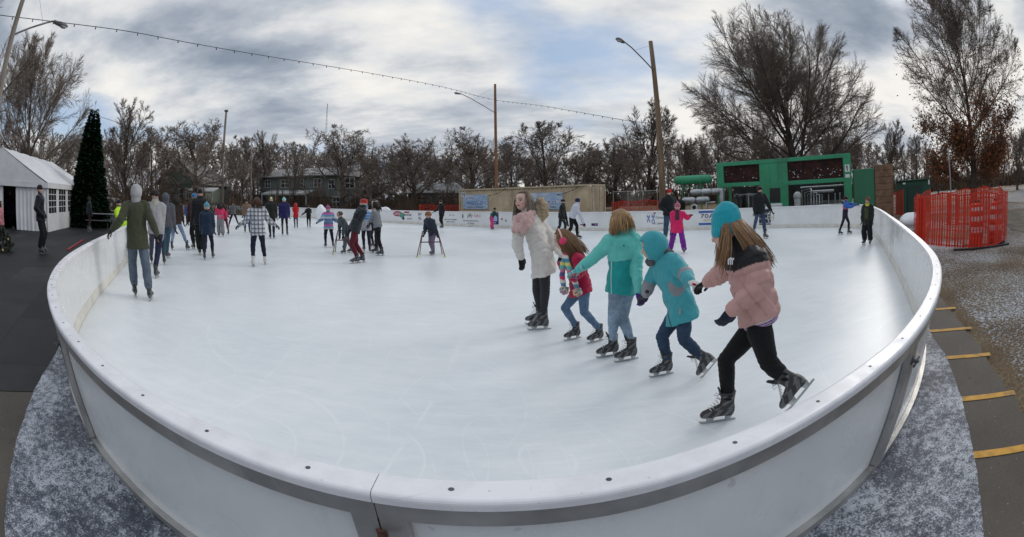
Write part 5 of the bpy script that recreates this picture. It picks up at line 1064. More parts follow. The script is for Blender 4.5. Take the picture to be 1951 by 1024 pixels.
class Fig:
    """a posed person; every joint in metres in the frame of the root standing at base"""
    def __init__(s, label, base, h, J, fwd, hd, hs=1.0, vox=.012, skin=SKIN, group=None, head_r=None, female=True):
        s.t = None; s.h = h; s.k = h/1.7; s.J = {k: np.array(v, float) for k, v in J.items()}; s.vox = vox; s.fwd = nrmz(fwd); s.hd = nrmz(hd); s.label = label; s.base = np.array(base, float); s.skin = skin; s.group = group; s.hs = hs
        s.female = female; s.body()
    def body(s):
        J, k = s.J, s.k; mb = MB(); lat = nrmz(J['shL']-J['shR']); latp = nrmz(J['hiL']-J['hiR']); up = nrmz(J['nk']-J['pe']); dep = nrmz(np.cross(lat, up)); depp = nrmz(np.cross(latp, up))
        C, A, B = [], [], []
        for t, w, dd in ((-.12,.085,.06),(0,.155,.095),(.12,.160,.10),(.4,.125,.085),(.7,.150,.10),(.88,.165,.09),(.97,.10,.07),(1.02,.055,.055)):
            l = latp*(1-np.clip(t,0,1))+lat*np.clip(t,0,1); q = depp*(1-np.clip(t,0,1))+dep*np.clip(t,0,1); C.append(J['pe']+(J['nk']-J['pe'])*t); A.append(nrmz(l)*w*k); B.append(nrmz(q)*dd*k)
        mb.add(*rings(C, A, B, 16))
        hr = .105*k*s.hs; hc = J['hd']; hu = nrmz(hc-J['nk']); hu = nrmz(np.array((0,0,1.))*.5+hu*.5) if s.J.get('hup') is None else nrmz(J['hup']); f = nrmz(s.hd-hu*s.hd.dot(hu)); hl = np.cross(hu, f)
        s.hr, s.hu, s.hf, s.hl, s.hc = hr, hu, f, hl, hc; RH_ = np.stack([hl, f, hu], 1); H = lambda x, y, z: hc+RH_@np.array((x,y,z))*hr
        s.H = H
        mb.tube([J['nk']-up*.03*k, hc-hu*hr*.5-f*hr*.15], [.052*k, .046*k*s.hs], 12)
        mb.add(*ball(H(0,-.12,.25), (hr*.80,hr*.98,hr*.92), 22, RH_)); mb.add(*ball(H(0,.12,-.25), (hr*.66,hr*.75,hr*.85), 18, RH_)); mb.add(*ball(H(0,.38,-.72), (hr*.34,hr*.34,hr*.28), 14, RH_))
        mb.add(*ball(H(0,.90,-.22), (hr*.13,hr*.16,hr*.14), 10, RH_)); mb.tube([H(0,.78,.10), H(0,.93,-.16)], [hr*.08, hr*.12], 8)
        for x in (-1,1): mb.add(*ball(H(x*.38,.55,-.22), (hr*.24,hr*.22,hr*.22), 10, RH_)); mb.add(*ball(H(x*.80,-.05,-.08), (hr*.10,hr*.19,hr*.26), 8, RH_)); mb.add(*ball(H(x*.30,.68,.22), (hr*.26,hr*.10,hr*.07), 8, RH_))
        mb.add(*ball(H(0,.76,-.47), (hr*.22,hr*.09,hr*.05), 8, RH_)); mb.add(*ball(H(0,.74,-.57), (hr*.19,hr*.09,hr*.05), 8, RH_))
        for S_ in 'LR':
            sh, el, wr = J['sh'+S_], J['el'+S_], J['wr'+S_]; mb.tube([sh, (sh+el)/2, el], [.048*k,.042*k,.036*k], 10); mb.tube([el, el*.7+wr*.3, wr], [.036*k,.036*k,.024*k], 10)
            hi, kn, an = J['hi'+S_], J['kn'+S_], J['an'+S_]; mb.tube([hi, (hi+kn)/2, kn], [.080*k,.068*k,.052*k], 12); mb.tube([kn, kn*.65+an*.35, an], [.050*k,.052*k,.036*k], 12)
            hdn = J.get('hn'+S_); dv = nrmz((hdn if hdn is not None else wr+(wr-el))-wr); s.J['dv'+S_] = dv
            if s.vox < .012 and not s.J.get('glove'+S_) is not None: pass
            hand_mb(mb, wr, dv, s.J.get('hb'+S_, np.array((0,0,1.)) if abs(dv[2]) < .8 else -s.fwd*.2+nrmz(np.cross(dv, s.fwd))*(1 if S_ == 'L' else -1)), k*1.0, 6, .45, 0, 1 if S_ == 'L' else -1)
            tf = J.get('ft'+S_, s.fwd); tf = nrmz(tf); ad = nrmz(an-kn); mb.tube([an, an+ad*.03*k, an+ad*.05*k+tf*.03*k], [.034*k,.030*k,.020*k], 8)
        V, F, N = remesh(mb, s.vox, 1, .35)
        c = np.empty((len(V), 3)); c[:] = s.skin; q = (V-hc)@RH_/hr      # head coordinates
        inh = np.linalg.norm(q, axis=1) < 1.35
        def paint(m, col, a): c[m] = c[m]*(1-a)+np.array(col)*a
        if s.vox < .02:
            paint(inh & (np.hypot(q[:,0], (q[:,2]+.52)*2.2) < .25) & (q[:,1] > .5), (.42,.10,.09), .85); paint(inh & (np.hypot(q[:,0], (q[:,2]+.52)*9) < .22) & (q[:,1] > .5), (.12,.03,.03), .9)
            for x in (-1,1):
                paint(inh & (np.hypot(q[:,0]-x*.31, (q[:,2]-.04)*1.6) < .19) & (q[:,1] > .40), (.30,.17,.13), .55); paint(inh & (np.hypot(q[:,0]-x*.31, (q[:,2]-.04)*1.9) < .14) & (q[:,1] > .40), (.60,.57,.55), .8); paint(inh & (np.hypot(q[:,0]-x*.31, q[:,2]-.04) < .085) & (q[:,1] > .40), (.02,.02,.025), 1)
                paint(inh & (np.abs(q[:,0]-x*.32) < .20) & (np.abs(q[:,2]-.30+np.abs(np.abs(q[:,0])-.30)*.35) < .055) & (q[:,1] > .35), (.10,.055,.03), .85); paint(inh & (np.hypot(q[:,0]-x*.42, q[:,2]+.24) < .24) & (q[:,1] > .3), (.62,.25,.20), .35)
            paint(inh & (np.hypot(q[:,0], q[:,2]+.22) < .16) & (q[:,1] > .7), (.60,.26,.20), .3)
        k_ = NT('skin') if 'skin' not in _MC else None
        if k_: a = k_.n('ShaderNodeVertexColor', layer_name='Col'); k_.l(a.outputs[0], k_.b.inputs['Base Color']); k_.b.inputs['Roughness'].default_value = .5; k_.b.inputs['Subsurface Weight'].default_value = .08; k_.b.inputs['Subsurface Scale'].default_value = .01; _MC['skin'] = k_.m
        me = mesh_np('person', V, F, _MC['skin'], smooth=True, cols=c); s.t = obj('person', me, None, s.base); tag(s.t, s.label, 'person', s.group)
    def garment(s, name, mb, mat, vox=None, smooth=3, disp=None, colf=None, parent=None):
        V, F, N = remesh(mb, vox or s.vox, smooth, .5)
        if disp is not None: V = V+N*disp(V)[:,None]
        cols = colf(V) if colf is not None else None
        return obj(name, mesh_np(name, V, F, mat, smooth=True, cols=cols), parent or s.t)
    def jacket(s, col, hem=.10, puff=0.0, fat=.028, name='jacket', quilt=0.0, colf=None, flare=.0, collar=.02, sleeve=1.0, seed=0, fold=.012, sheen=.15, rough=.8, cuff=None):
        J, k = s.J, s.k; mb = MB(); lat = nrmz(J['shL']-J['shR']); latp = nrmz(J['hiL']-J['hiR']); up = nrmz(J['nk']-J['pe']); dep = nrmz(np.cross(lat, up)); depp = nrmz(np.cross(latp, up)); g = fat
        kn = (J['knL']+J['knR'])/2; dn = nrmz((kn-J['pe'])*.6+(J['pe']-J['nk'])*.4); T_ = np.linalg.norm(J['nk']-J['pe'])
        C, A, B = [], [], []
        for e in np.linspace(hem, 0.03, 3) if hem > .03 else [hem]: 
            f = e/max(hem,.05); C.append(J['pe']+dn*e); A.append(latp*((.168+flare*f)*k+g)); B.append(depp*((.118+flare*f)*k+g))
        for t, w, dd in ((.08,.168,.115),(.35,.150,.108),(.6,.160,.115),(.8,.178,.112),(.92,.165,.095),(1.0,.105,.08),(1.06,.062,.062)):
            l = nrmz(latp*(1-t)+lat*t); q = nrmz(depp*(1-t)+dep*t); gg = g*(1 if t < .95 else .5); C.append(J['pe']+(J['nk']-J['pe'])*t); A.append(l*(w*k+gg)); B.append(q*(dd*k+gg))
        mb.add(*rings(C, A, B, 20)); segs = [(J['pe']+dn*hem, J['pe']), (J['pe'], J['nk'])]
        if collar: mb.tube([J['nk']-up*.02*k, J['nk']+up*.05*k+(s.hc-J['nk'])*.15], [.070*k+collar, .062*k+collar], 14)
        for S_ in 'LR':
            sh, el, wr = J['sh'+S_], J['el'+S_], J['wr'+S_]; we = el+(wr-el)*(.97 if sleeve == 1 else sleeve)
            mb.tube([sh-(J['sh'+S_]-J['nk'])*.25, sh, (sh+el)/2, el], [.05*k+g,.060*k+g,.052*k+g,.046*k+g*.9], 12); mb.tube([el, el*.6+we*.4, we], [.046*k+g*.9,.045*k+g*.85,.034*k+g*.55], 12); segs += [(sh, el), (el, we)]
        def disp(V):
            lab, tt, _ = seg_t(V, segs); d = vnoise(V, 7/k, seed)*fold+vnoise(V, 18/k, seed+9)*fold*.5
            el_d = np.minimum(np.linalg.norm(V-J['elL'], axis=1), np.linalg.norm(V-J['elR'], axis=1)); d += np.sin(tt*130/k)*.0035*np.exp(-(el_d/(.09*k))**2)
            if quilt: 
                off = np.where(lab >= 2, 0, np.where(lab == 0, -hem, 0)); tq = np.where(lab == 0, tt-hem, tt); wv = np.abs(np.sin(PI*(tq+vnoise(V, 4, seed)*.006)/quilt+.3)); d += (wv**.45-.8)*puff*1.2+vnoise(V, 30, seed+3)*.005
            return d
        s.segs = segs
        o = s.garment(name, mb, fab(None if colf else col, rough, sheen=sheen), disp=disp, colf=(lambda V: colf(s, V)) if colf else None); s.jk = o
        return o
    def trousers(s, col, fat=.012, wide=0.0, cropped=.93, seed=3, name='trousers', fold=.006, colf=None):
        J, k = s.J, s.k; mb = MB(); latp = nrmz(J['hiL']-J['hiR']); up = nrmz(J['nk']-J['pe']); depp = nrmz(np.cross(latp, up)); g = fat
        mb.add(*rings([J['pe']+up*.14*k, J['pe']+up*.05*k, J['pe']-up*.03*k, J['pe']-up*.09*k], [latp*(.135*k+g), latp*(.155*k+g), latp*(.155*k+g), latp*(.10*k+g)], [depp*(.09*k+g), depp*(.10*k+g), depp*(.105*k+g), depp*(.07*k+g)], 16))
        for S_ in 'LR':
            hi, kn, an = J['hi'+S_], J['kn'+S_], J['an'+S_]; we = kn+(an-kn)*cropped; w = wide
            mb.tube([hi, (hi+kn)/2, kn], [.084*k+g,.071*k+g+w*.3,.055*k+g+w*.6], 14); mb.tube([kn, kn*.65+we*.35, we], [.055*k+g+w*.6,.053*k+g+w*.8,.040*k+g+w], 14)
        def disp(V):
            kd = np.minimum(np.linalg.norm(V-J['knL'], axis=1), np.linalg.norm(V-J['knR'], axis=1)); ad = np.minimum(np.linalg.norm(V-J['anL'], axis=1), np.linalg.norm(V-J['anR'], axis=1)); return vnoise(V, 11/k, seed)*fold+np.sin(V[:,2]*150/k+V[:,0]*30)*.0028*(np.exp(-(kd/.09)**2)+np.exp(-(ad/.12)**2))
        return s.garment(name, mb, fab(None if colf else col, .85, sheen=.05), disp=disp, colf=(lambda V: colf(s, V)) if colf else None)
    def glove(s, S_, col, mitten=False, curl=.45, colf=None, k2=1.0):
        J, k = s.J, s.k*k2; mb = MB(); wr = J['wr'+S_]; d = J['dv'+S_]; hb = J.get('hb'+S_, np.array((0,0,1.)) if abs(d[2]) < .8 else -s.fwd*.2+nrmz(np.cross(d, s.fwd))*(1 if S_ == 'L' else -1))
        hand_mb(mb, wr, d, hb, k*1.04, 7, curl, .0045, 1 if S_ == 'L' else -1); mb.tube([wr-d*.05*k, wr+d*.01*k], [.034*k,.033*k], 10)
        if s.vox <= .012: return s.garment('glove', mb, fab(None if colf else col, .9), vox=.0042, smooth=2, colf=(lambda V: colf(s, V)) if colf else None)
        return mb.build('glove', fab(col, .9), s.t, smooth=True)
    def beanie(s, col, h=1.0, tall=1.0, pom=None, fold=True, colf=None, slouch=0, name='hat', low=.12):
        mb = MB(); hr = s.hr; RH_ = np.stack([s.hl, s.hf, s.hu], 1); H = s.H; C, A, B = [], [], []
        for z, w in ((low-.05,.98),(low+.05,1.07),(low+.38,1.06),(low+.42,1.02),(.80,.99),(1.05,.86),(1.05+.14*h,.62),(1.08+.22*h,.30),(1.10+.24*h,.06)):
            zt = z if z < .4 else .4+(z-.4)*tall; C.append(H(0,-.10-slouch*.25*max(0,zt-.5),zt)); A.append(s.hl*w*hr*.86); B.append(s.hf*w*hr*1.0)
        mb.add(*rings(C, A, B, 22))
        if pom: mb.add(*ball(H(0,-.15,1.32+.2*h), hr*.30, 12))
        vz = min(s.vox, .02)
        def disp(V):
            q = (V-s.hc)@RH_/hr; a = np.arctan2(q[:,0], q[:,1]); return (np.sin(a*34)*.0016+vnoise(V, 16)*.004)*(1 if s.vox < .012 else .5)
        return s.garment(name, mb, fab(None if colf else col, .95, weave=160, sheen=.3), vox=vz*.8, smooth=2, disp=disp, colf=(lambda V: colf(s, V)) if colf else None)
    def hair(s, col, length=.25, nst=420, vol=1.0, back=0.0, col2=None, fringe=False, wind=(0,0,0), cap=True, spread=1.0, seed=1, bob=False, th=.0035, ar=(0,PI), sgn=0):
        """scalp cap plus many tapered locks hanging from it"""
        hr = s.hr; RH_ = np.stack([s.hl, s.hf, s.hu], 1); H = s.H; r = np.random.default_rng(seed); mb = MB(); wind = np.array(wind, float)
        V0, F0 = ball((0,0,0), 1, 22); keep = V0.copy(); keep[:,1] = np.where((keep[:,2] < .55) & (keep[:,1] > .25), .25, keep[:,1])
        W0 = np.stack([keep[:,0]*.90*vol, keep[:,1]*1.02*vol-.14, np.where(keep[:,2] < -.3, -.3, keep[:,2])*.98*vol+.25], 1)
        if cap: mb.add([s.hc+RH_@(w*hr) for w in W0], F0)
        groups = {}; near = s.vox < .012
        for i in range(nst):
            a = r.uniform(-PI, PI); front = abs(a) < .8      # a = 0 is the face side
            if front and not fringe: a = math.copysign(r.uniform(.8, 1.4), a)
            if ar != (0,PI) or sgn: a = r.uniform(*ar)*(sgn or r.choice((-1,1)))
            zz = .15+1.0*math.sqrt(r.random()); rad_ = math.sqrt(max(0, 1-((zz-.25)/.95)**2)) if zz > .25 else 1.0
            p = np.array((math.sin(a)*.92*rad_*vol, math.cos(a)*1.04*rad_*vol-.14, zz)); out = nrmz(np.array((math.sin(a), math.cos(a), .0)))
            L = (length/hr)*r.uniform(.75,1.08)*(.28 if (front and fringe and abs(a) < .6) else 1); n = 6; P = [p]; d = nrmz(out*.5+np.array((0,-.1,-.6)))
            dnw = RH_.T@np.array((0,0,-1.))*1.0
            for q in range(n-1):
                d = nrmz(d*.62+dnw*.55+np.array((0,-1,0))*back*.35+(RH_.T@wind)*.5+r.normal(0,.07,3)*spread-out*(.18 if bob and q > 2 else 0)); x = P[-1]+d*L/(n-1)
                e = np.array((x[0]/.93, (x[1]+.10)/1.04, (x[2]-.1)/1.12)); m_ = np.linalg.norm(e)
                if m_ < 1.02: e = e/m_*1.03; x = np.array((e[0]*.93, e[1]*1.04-.10, e[2]*1.12+.1))
                P.append(x)
            P = [s.hc+RH_@(x*hr) for x in P]; t0 = th*(1 if near else 2.6)*r.uniform(.7,1.3); mb.tube(P, [t0*1.2,t0*1.3,t0*1.25,t0*1.1,t0*.8,t0*.3], 4, caps=False)
        V = np.concatenate(mb.v); n = len(V); lock = np.repeat(r.uniform(.55,1.4,(n//24)+2), 24)[:n]; c = np.array(col)[None]*lock[:,None]
        if col2 is not None: q = (V-s.hc)@RH_/hr; m_ = np.clip((.35-q[:,2])/1.1, 0, 1)[:,None]; c = c*(1-m_)+np.array(col2)[None]*lock[:,None]*m_
        c[:484 if cap else 0] *= .72; return obj('hair', mesh_np('hair', V, mb.f, fab(None, .45, 300, 30, 0, spec=.4), smooth=True, cols=c), s.t)
    def hood(s, col, up=True, size=1.0, trim=None, colf=None):
        mb = MB(); H = s.H; hr = s.hr*size; RH_ = np.stack([s.hl, s.hf, s.hu], 1)
        if up:
            n = 9; ro, V = [], []
            for i in range(n):
                a = rad(-62+i*(242/(n-1)))   # arc over the head from the face edge back to the neck
            # shell: outer ellipsoid with the face side opened, thickened inward
            V0, F0 = ball((0,0,0), 1, 36); out = []
            for v in V0: out.append(s.hc+RH_@(np.array((v[0]*1.10, v[1]*1.22-.20, v[2]*1.25+.12))*hr))
            op = [i for i, v in enumerate(V0) if (v[1] > .42 and abs(v[0]) < .80 and v[2] < .62)]
            ops = set(op); F1 = [f for f in F0 if not all(i in ops for i in f)]
            inn = [s.hc+RH_@(np.array((v[0]*1.0, v[1]*1.12-.20, v[2]*1.15+.12))*hr) for v in V0]; m = len(V0); from collections import Counter
            ed = Counter(); 
            for f in F1:
                for i in range(len(f)): ed[(f[i], f[(i+1) % len(f)])] += 1
            rim = [(a, b) for (a, b) in ed if (b, a) not in ed]; F2 = F1+[tuple(m+i for i in f[::-1]) for f in F1]+[(b, a, m+a, m+b) for a, b in rim]
            V = np.array(out+inn); V += vnoise(V, 11, 4)[:,None]*.012; o = obj('hood', mesh_np('hood', V, F2, fab(None if colf else col, .85), smooth=True, cols=colf(s, V) if colf else None), s.t)
            mb.tube([s.J['nk']+(s.hc-s.J['nk'])*.1-s.hf*hr*.1, s.hc-s.hu*hr*.75-s.hf*hr*.2], [.085*s.k,.088*s.k], 14); 
            V2 = np.concatenate(mb.v); obj('hood_collar', mesh_np('hood_collar', V2, mb.f, fab(col, .85), smooth=True), o); return o
        nk = s.J['nk']; b = -s.fwd
        P = [nk+s.latv()*x*.085*s.k+b*(.035-abs(x)*.05)*s.k+np.array((0,0,.035-.02*abs(x)))*s.k for x in (-1,-.6,0,.6,1)]
        mb.tube(P, [.028*s.k*size,.045*s.k*size,.060*s.k*size,.045*s.k*size,.028*s.k*size], 12); mb.tube([nk+b*.055*s.k+np.array((0,0,.03)), nk+b*.105*s.k-np.array((0,0,.07*s.k))], [.055*s.k*size,.035*s.k*size], 12)
        return s.garment('hood', mb, fab(col, .85), disp=lambda V: vnoise(V, 14, 2)*.012)
    def latv(s): return nrmz(s.J['shL']-s.J['shR'])
    def scarf(s, col, drop=.2, fat=1.0, colf=None, name='scarf', push=None):
        k = s.k; nk = s.J['nk']; u = np.array((0,0,1.)); f = s.fwd; l = s.latv(); mb = MB()
        P = [nk+(f*math.cos(a)*.085+l*math.sin(a)*.085+u*(.035+.02*math.cos(a+1)))*k for a in np.linspace(0, 2*PI, 13)]; mb.tube(P, .034*k*fat, 10)
        for x in (-.03,.045): q = nk+(f*.13+l*x)*k; mb.tube([nk+(f*.10+l*x)*k+u*.02, q-u*drop*.35, q-u*drop*.75+f*.01, q-u*drop], [.030*k*fat,.042*k*fat,.050*k*fat,.045*k*fat], 10)
        return s.garment(name, mb, fab(None if colf else col, .95, weave=150), disp=lambda V: vnoise(V, 18, 5)*.012*fat, colf=(lambda V: colf(s, V)) if colf else None)
    def bag(s, col):
        k = s.k; q = s.J['nk']*.55+s.J['pe']*.45-s.fwd*.19*k; mb = MB(); up = nrmz(s.J['nk']-s.J['pe']); l = s.latv(); d = np.cross(up, l)
        mb.add(*rings([q-up*.20*k, q-up*.1*k, q+up*.12*k, q+up*.19*k], [l*.12*k, l*.15*k, l*.14*k, l*.09*k], [d*.06*k, d*.08*k, d*.07*k, d*.03*k], 12)); obj('backpack', mesh_np('backpack', np.concatenate(mb.v), mb.f, fab(col, .8), smooth=True), s.t)
    def feet(s, kind='skate', col=(.02,.02,.02)):
        for S_ in 'LR':
            M = s.J.get('sk'+S_)
            if M is None: continue
            M = np.array(M); 
            if kind == 'skate': put_skate(s.t, M.tolist(), s.fs)
            elif kind == 'white': put_skate(s.t, M.tolist(), s.fs, True)
            else: o = obj('shoe', shoe_mesh(col), s.t); o.matrix_local = Matrix(M.tolist()) @ Matrix.Scale(s.fs, 4)
def skate_M(pos, toe, up):
    x = nrmz(toe); up = np.array(up, float); z = nrmz(up-x*up.dot(x)); y = np.cross(z, x); M = np.eye(4); M[:3,0], M[:3,1], M[:3,2], M[:3,3] = x, y, z, pos; return M
# ------------------------------------------------------------------ foreground figures: joints surveyed from the photograph
class Plane:
    def __init__(s, u, v): s.b = gp(u, v); s.d = math.hypot(s.b[0], s.b[1]); s.n = np.array((s.b[0], s.b[1]))/s.d; s.base = np.array((s.b[0], s.b[1], 0.0)); s.right = np.array((s.n[1], -s.n[0], 0)); s.away = np.array((s.n[0], s.n[1], 0))
    def __call__(s, u, v, dy=0.0):
        r = ray(u, v); t = (s.d+dy)/(r[0]*s.n[0]+r[1]*s.n[1]); return np.array((r[0]*t, r[1]*t, CAM_H+r[2]*t))-s.base
    def face(s, deg):      # 0 = towards the camera, 90 = towards the left of the picture, 180 = away
        a = rad(deg); return -s.away*math.cos(a)-s.right*math.sin(a)
def fs_of(h): return max(.62, min(1.08, h/1.68))
def fg_skates(p, J, feet, fs):
    """feet: side -> (toe px, heel px) at the blade bottom on the ice, or (toe, heel, dy, 'air', upx)"""
    for S_, f in feet.items():
        if len(f) == 2:
            a, b = gp(*f[0])-p.base, gp(*f[1])-p.base; toe = nrmz(a-b); pos = (a+b)/2-toe*.01; pos[2] = 0; M = skate_M(pos, toe, (0,0,1))
        else:
            a, b = p(*f[0], f[2]), p(*f[1], f[2]); toe = nrmz(a-b); M = skate_M((a+b)/2, toe, p(*f[4], f[2])-(a+b)/2)
        J['sk'+S_] = M; J['an'+S_] = M[:3,3]+(M[:3,0]*-.038+M[:3,2]*.20)*fs; J['ft'+S_] = M[:3,0]
def hcol(h): return hexc(h)
# 1 --- woman in the long cream coat
p = Plane(633, 377); fw = p.face(62); L_ = np.cross((0,0,1), fw)
J = dict(pe=p(635,290), nk=p(621,244), hd=p(612.5,227,-.03), shR=p(609,254,-.13), shL=p(632,252,.12), elR=p(606.5,279,-.16), wrR=p(610.5,293,-.17), hnR=p(612,303,-.18), elL=p(648,272,.06), wrL=vp(659,292,4.93)-p.base, hnL=vp(657,300,4.88)-p.base)
J['hiR'] = p(637,300,-.08); J['hiL'] = p(632,300,.08); J['knR'] = p(639,331,-.09); J['knL'] = p(629,331,.10); J['hup'] = np.array((-.05,0,1.))+p.away*.1
fs = 1.0; fg_skates(p, J, {'R': ((619.5,378.5),(645,377)), 'L': ((617.5,371.5),(640,370.5))}, fs)
def coat1(s, V):
    c = np.empty((len(V),3)); c[:] = (.62,.585,.53); return c
f = Fig('woman in a long cream quilted coat, pale pink scarf and black gloves, heading the chain', p.base, 1.62, J, fw, p.face(38)-np.array((0,0,.30)), hs=1.05, vox=.0095, skin=(.60,.40,.33)); f.fs = fs
f.jacket((.70,.665,.61), hem=.245, quilt=.095, puff=.010, fat=.024, flare=.03, name='coat', fold=.012, seed=2)
f.trousers((.035,.037,.042), fat=.006, name='leggings', fold=.003)
f.hair((.15,.095,.060), length=.30, col2=(.27,.235,.195), nst=800, vol=1.0, wind=tuple(-p.right*.08+p.away*.10), seed=4, back=.12, ar=(1.1,PI), spread=.6, th=.0028)
mb = MB(); mb.tube([p(628,231,.10), p(633,226,.06), p(638,232,.0), p(639,243,-.02), p(634,250,-.03)], [.03,.045,.050,.045,.03], 12); mb.tube([p(630,236,.05), p(634,246,.0)], [.05,.05], 10); f.garment('hood', mb, fab((.42,.33,.22), .95), disp=lambda V: vnoise(V, 45, 2)*.020+vnoise(V, 14, 2)*.012)
mb = MB(); mb.tube([p(626,241,-.02), p(620,243,-.15), p(611,245,-.20), p(605,249,-.14), p(606,246,.0), p(616,240,.12), p(626,240,.08)], [.034,.042,.046,.042,.034,.034,.034], 12); mb.tube([p(620,244,-.16), p(613,252,-.24), p(606,260,-.25)], [.036,.044,.036], 12); mb.tube([p(624,247,-.15), p(618,256,-.23), p(613,263,-.22)], [.036,.044,.032], 12); mb.tube([p(609,247,-.15), p(603,256,-.2), p(602,262,-.2)], [.034,.036,.026], 12)
f.garment('scarf', mb, fab((.60,.40,.37), .95, weave=150), disp=lambda V: vnoise(V, 16, 5)*.022+np.sin((V@p.right)*120+V[:,2]*60)*.003);  f.glove('R', (.010,.010,.011), curl=.22); f.glove('L', (.010,.010,.011)); f.feet()
mb = MB(); q = f.J['pe']-p.away*.17*f.k; mb.tube([q+np.array((0,0,.12))-p.right*.02, q+p.right*.02+np.array((0,0,-.0))], [.012,.010], 6); mb.build('coat_pocket', fab((.30,.28,.26), .8), f.jk, smooth=True)
# 2 --- girl in the red jacket with earmuffs
p = Plane(679, 393); fw = p.face(72)
J = dict(pe=p(680.5,325), nk=p(671,285.5), hd=p(658.5,272.5,-.02), shR=p(676,294,-.12), shL=p(668,293,.12), elR=p(681,309,-.17), wrR=vp(672.5,318,4.24)-p.base, hnR=vp(668,312,4.16)-p.base, elL=p(662,301,.20), wrL=vp(657,303,4.82)-p.base, hnL=vp(656,298,4.88)-p.base)
J['hiR'] = p(684,333,-.07); J['hiL'] = p(677,333,.07); J['knR'] = p(684.5,357,-.10); J['knL'] = p(662,352,.07); J['hup'] = np.array((0,0,1.))-p.right*.30
fs = .80; fg_skates(p, J, {'R': ((687,394.5),(709,389.5)), 'L': ((659,391.5),(683,386.5))}, fs)
f = Fig('girl in a crimson puffer jacket with pink earmuffs and a long striped scarf', p.base, 1.28, J, fw, p.face(80)-np.array((0,0,.45)), hs=1.22, vox=.0085, skin=(.62,.41,.34)); f.fs = fs
f.jacket((.42,.012,.055), hem=.105, quilt=.062, puff=.011, fat=.026, flare=.02, seed=5, fold=.008)
def denim(base, seed=0):
    def fn(s, V): n = vnoise(V, 6, seed)*.35+vnoise(V, 30, seed)*.25; c = np.array(base)[None]*(1+n)[:,None]; return np.clip(c, 0, 1)
    return fn
f.trousers(None, fat=.006, colf=denim((.10,.17,.27), 2), name='jeans'); f.hair((.21,.105,.05), th=.0028, length=.30, nst=760, vol=1.02, wind=tuple(p.right*.38), back=.5, seed=6)
STR = [(.72,.66,.20),(.10,.30,.42),(.75,.72,.66),(.70,.06,.14),(.12,.12,.30),(.62,.20,.30),(.16,.50,.46)]
def stripes(s, V): i = ((V[:,2]*26+200).astype(int)) % len(STR); return np.array(STR)[i]
k = f.k; nk = f.J['nk']; mb = MB(); mb.tube([nk+(f.fwd*math.cos(a)*.075+f.latv()*math.sin(a)*.075)*k*1.1+np.array((0,0,.02)) for a in np.linspace(0, 2*PI, 12)], .036*k, 10)
for (pts) in ([(664,288,-.10),(659.5,300,-.10),(659,315,-.10),(660.5,328,-.10)], [(663,290,-.14),(666,303,-.16),(671.5,316,-.17),(676,328,-.18)]): mb.tube([p(*q) for q in pts], [.034*k,.042*k,.045*k,.040*k], 10, ax=p.away, ratio=.6)
sc_ = f.garment('scarf', mb, fab(None, .95, weave=150), disp=lambda V: vnoise(V, 18, 5)*.008, colf=lambda V: stripes(None, V))
for q, sd in ((p(661,331.5,-.11), 1), (p(676.8,333.5,-.19), 2)):
    V, F = ball(q, .050, 18); nn = vnoise(V, 60, sd); V = q+(V-q)*(1+nn*.30)[:,None]; c = np.array(STR)[(np.abs(nn*40)+np.arange(len(V))*.37).astype(int) % len(STR)]; obj('pompom', mesh_np('pompom', V, F, fab(None, .95), smooth=True, cols=c), sc_)
mb = MB(); mb.tube([f.H(x*1.02, .02, z) for x, z in ((-1,-.05),(-.98,.5),(-.7,1.0),(0,1.28),(.7,1.0),(.98,.5),(1,-.05))], .009, 8); em = mb.build('earmuffs', pm((.75,.42,.36), .5, .1, 9, .1, name='peach_band'), f.t, smooth=True)
for x in (-1,1): V, F = ball(f.H(x*1.08,.02,-.08), (f.hr*.26,f.hr*.42,f.hr*.42), 18, np.stack([f.hl, f.hf, f.hu], 1)); obj('ear_pad', mesh_np('ear_pad', V, F, fab((.78,.06,.16), .95), smooth=True), em)
f.glove('R', (.30,.10,.18), curl=.5); f.glove('L', (.30,.10,.18), curl=.5); f.feet()
# 3 --- girl in the two tone mint jacket
p = Plane(723, 413); fw = p.face(112)
J = dict(pe=p(729,325), nk=p(733,265), hd=p(725.5,252,.0), shL=p(716,273,-.06), shR=p(743.5,273,.03), elL=p(696,293,.02), wrL=vp(678,307,4.08)-p.base, hnL=vp(669,311.5,4.14)-p.base, elR=p(746.5,304,-.08), wrR=vp(748.5,333.5,3.84)-p.base, hnR=vp(751,342,3.80)-p.base)
J['hiL'] = p(723,334,-.04); J['hiR'] = p(734,334,.04); J['knL'] = p(718.5,361,-.03); J['knR'] = p(729.5,363,.02); J['hup'] = np.array((0,0,1.))-p.right*.12
fs = .92; fg_skates(p, J, {'L': ((698,411.5),(727.5,406.5)), 'R': ((720.5,416.5),(747.5,411.5))}, fs)
def mint(s, V):
    c = np.empty((len(V),3)); c[:] = (.13,.56,.50); lab, tt, _ = seg_t(V, s.segs); T = np.linalg.norm(s.J['nk']-s.J['pe']); fr_ = np.where(lab == 1, tt/T, np.where(lab == 0, 0, 1)); x = (V-s.J['pe'])@p.right
    _, _, da = seg_t(V, s.segs[2:]); ax_ = s.J['nk']-s.J['pe']; fr_ = ((V-s.J['pe'])@ax_)/ax_.dot(ax_); tor = da > .072; e_ = .50+.05*np.sin(x*7)
    c[tor & (fr_ < e_)] = (.012,.33,.32); c[tor & (np.abs(fr_-e_) < .012)] = (.02,.25,.24)
    return c
f = Fig('girl with a blonde bob in a two tone mint and teal jacket and pale jeans', p.base, 1.50, J, fw, p.face(100)-np.array((0,0,.1)), hs=1.06, vox=.0085); f.fs = fs
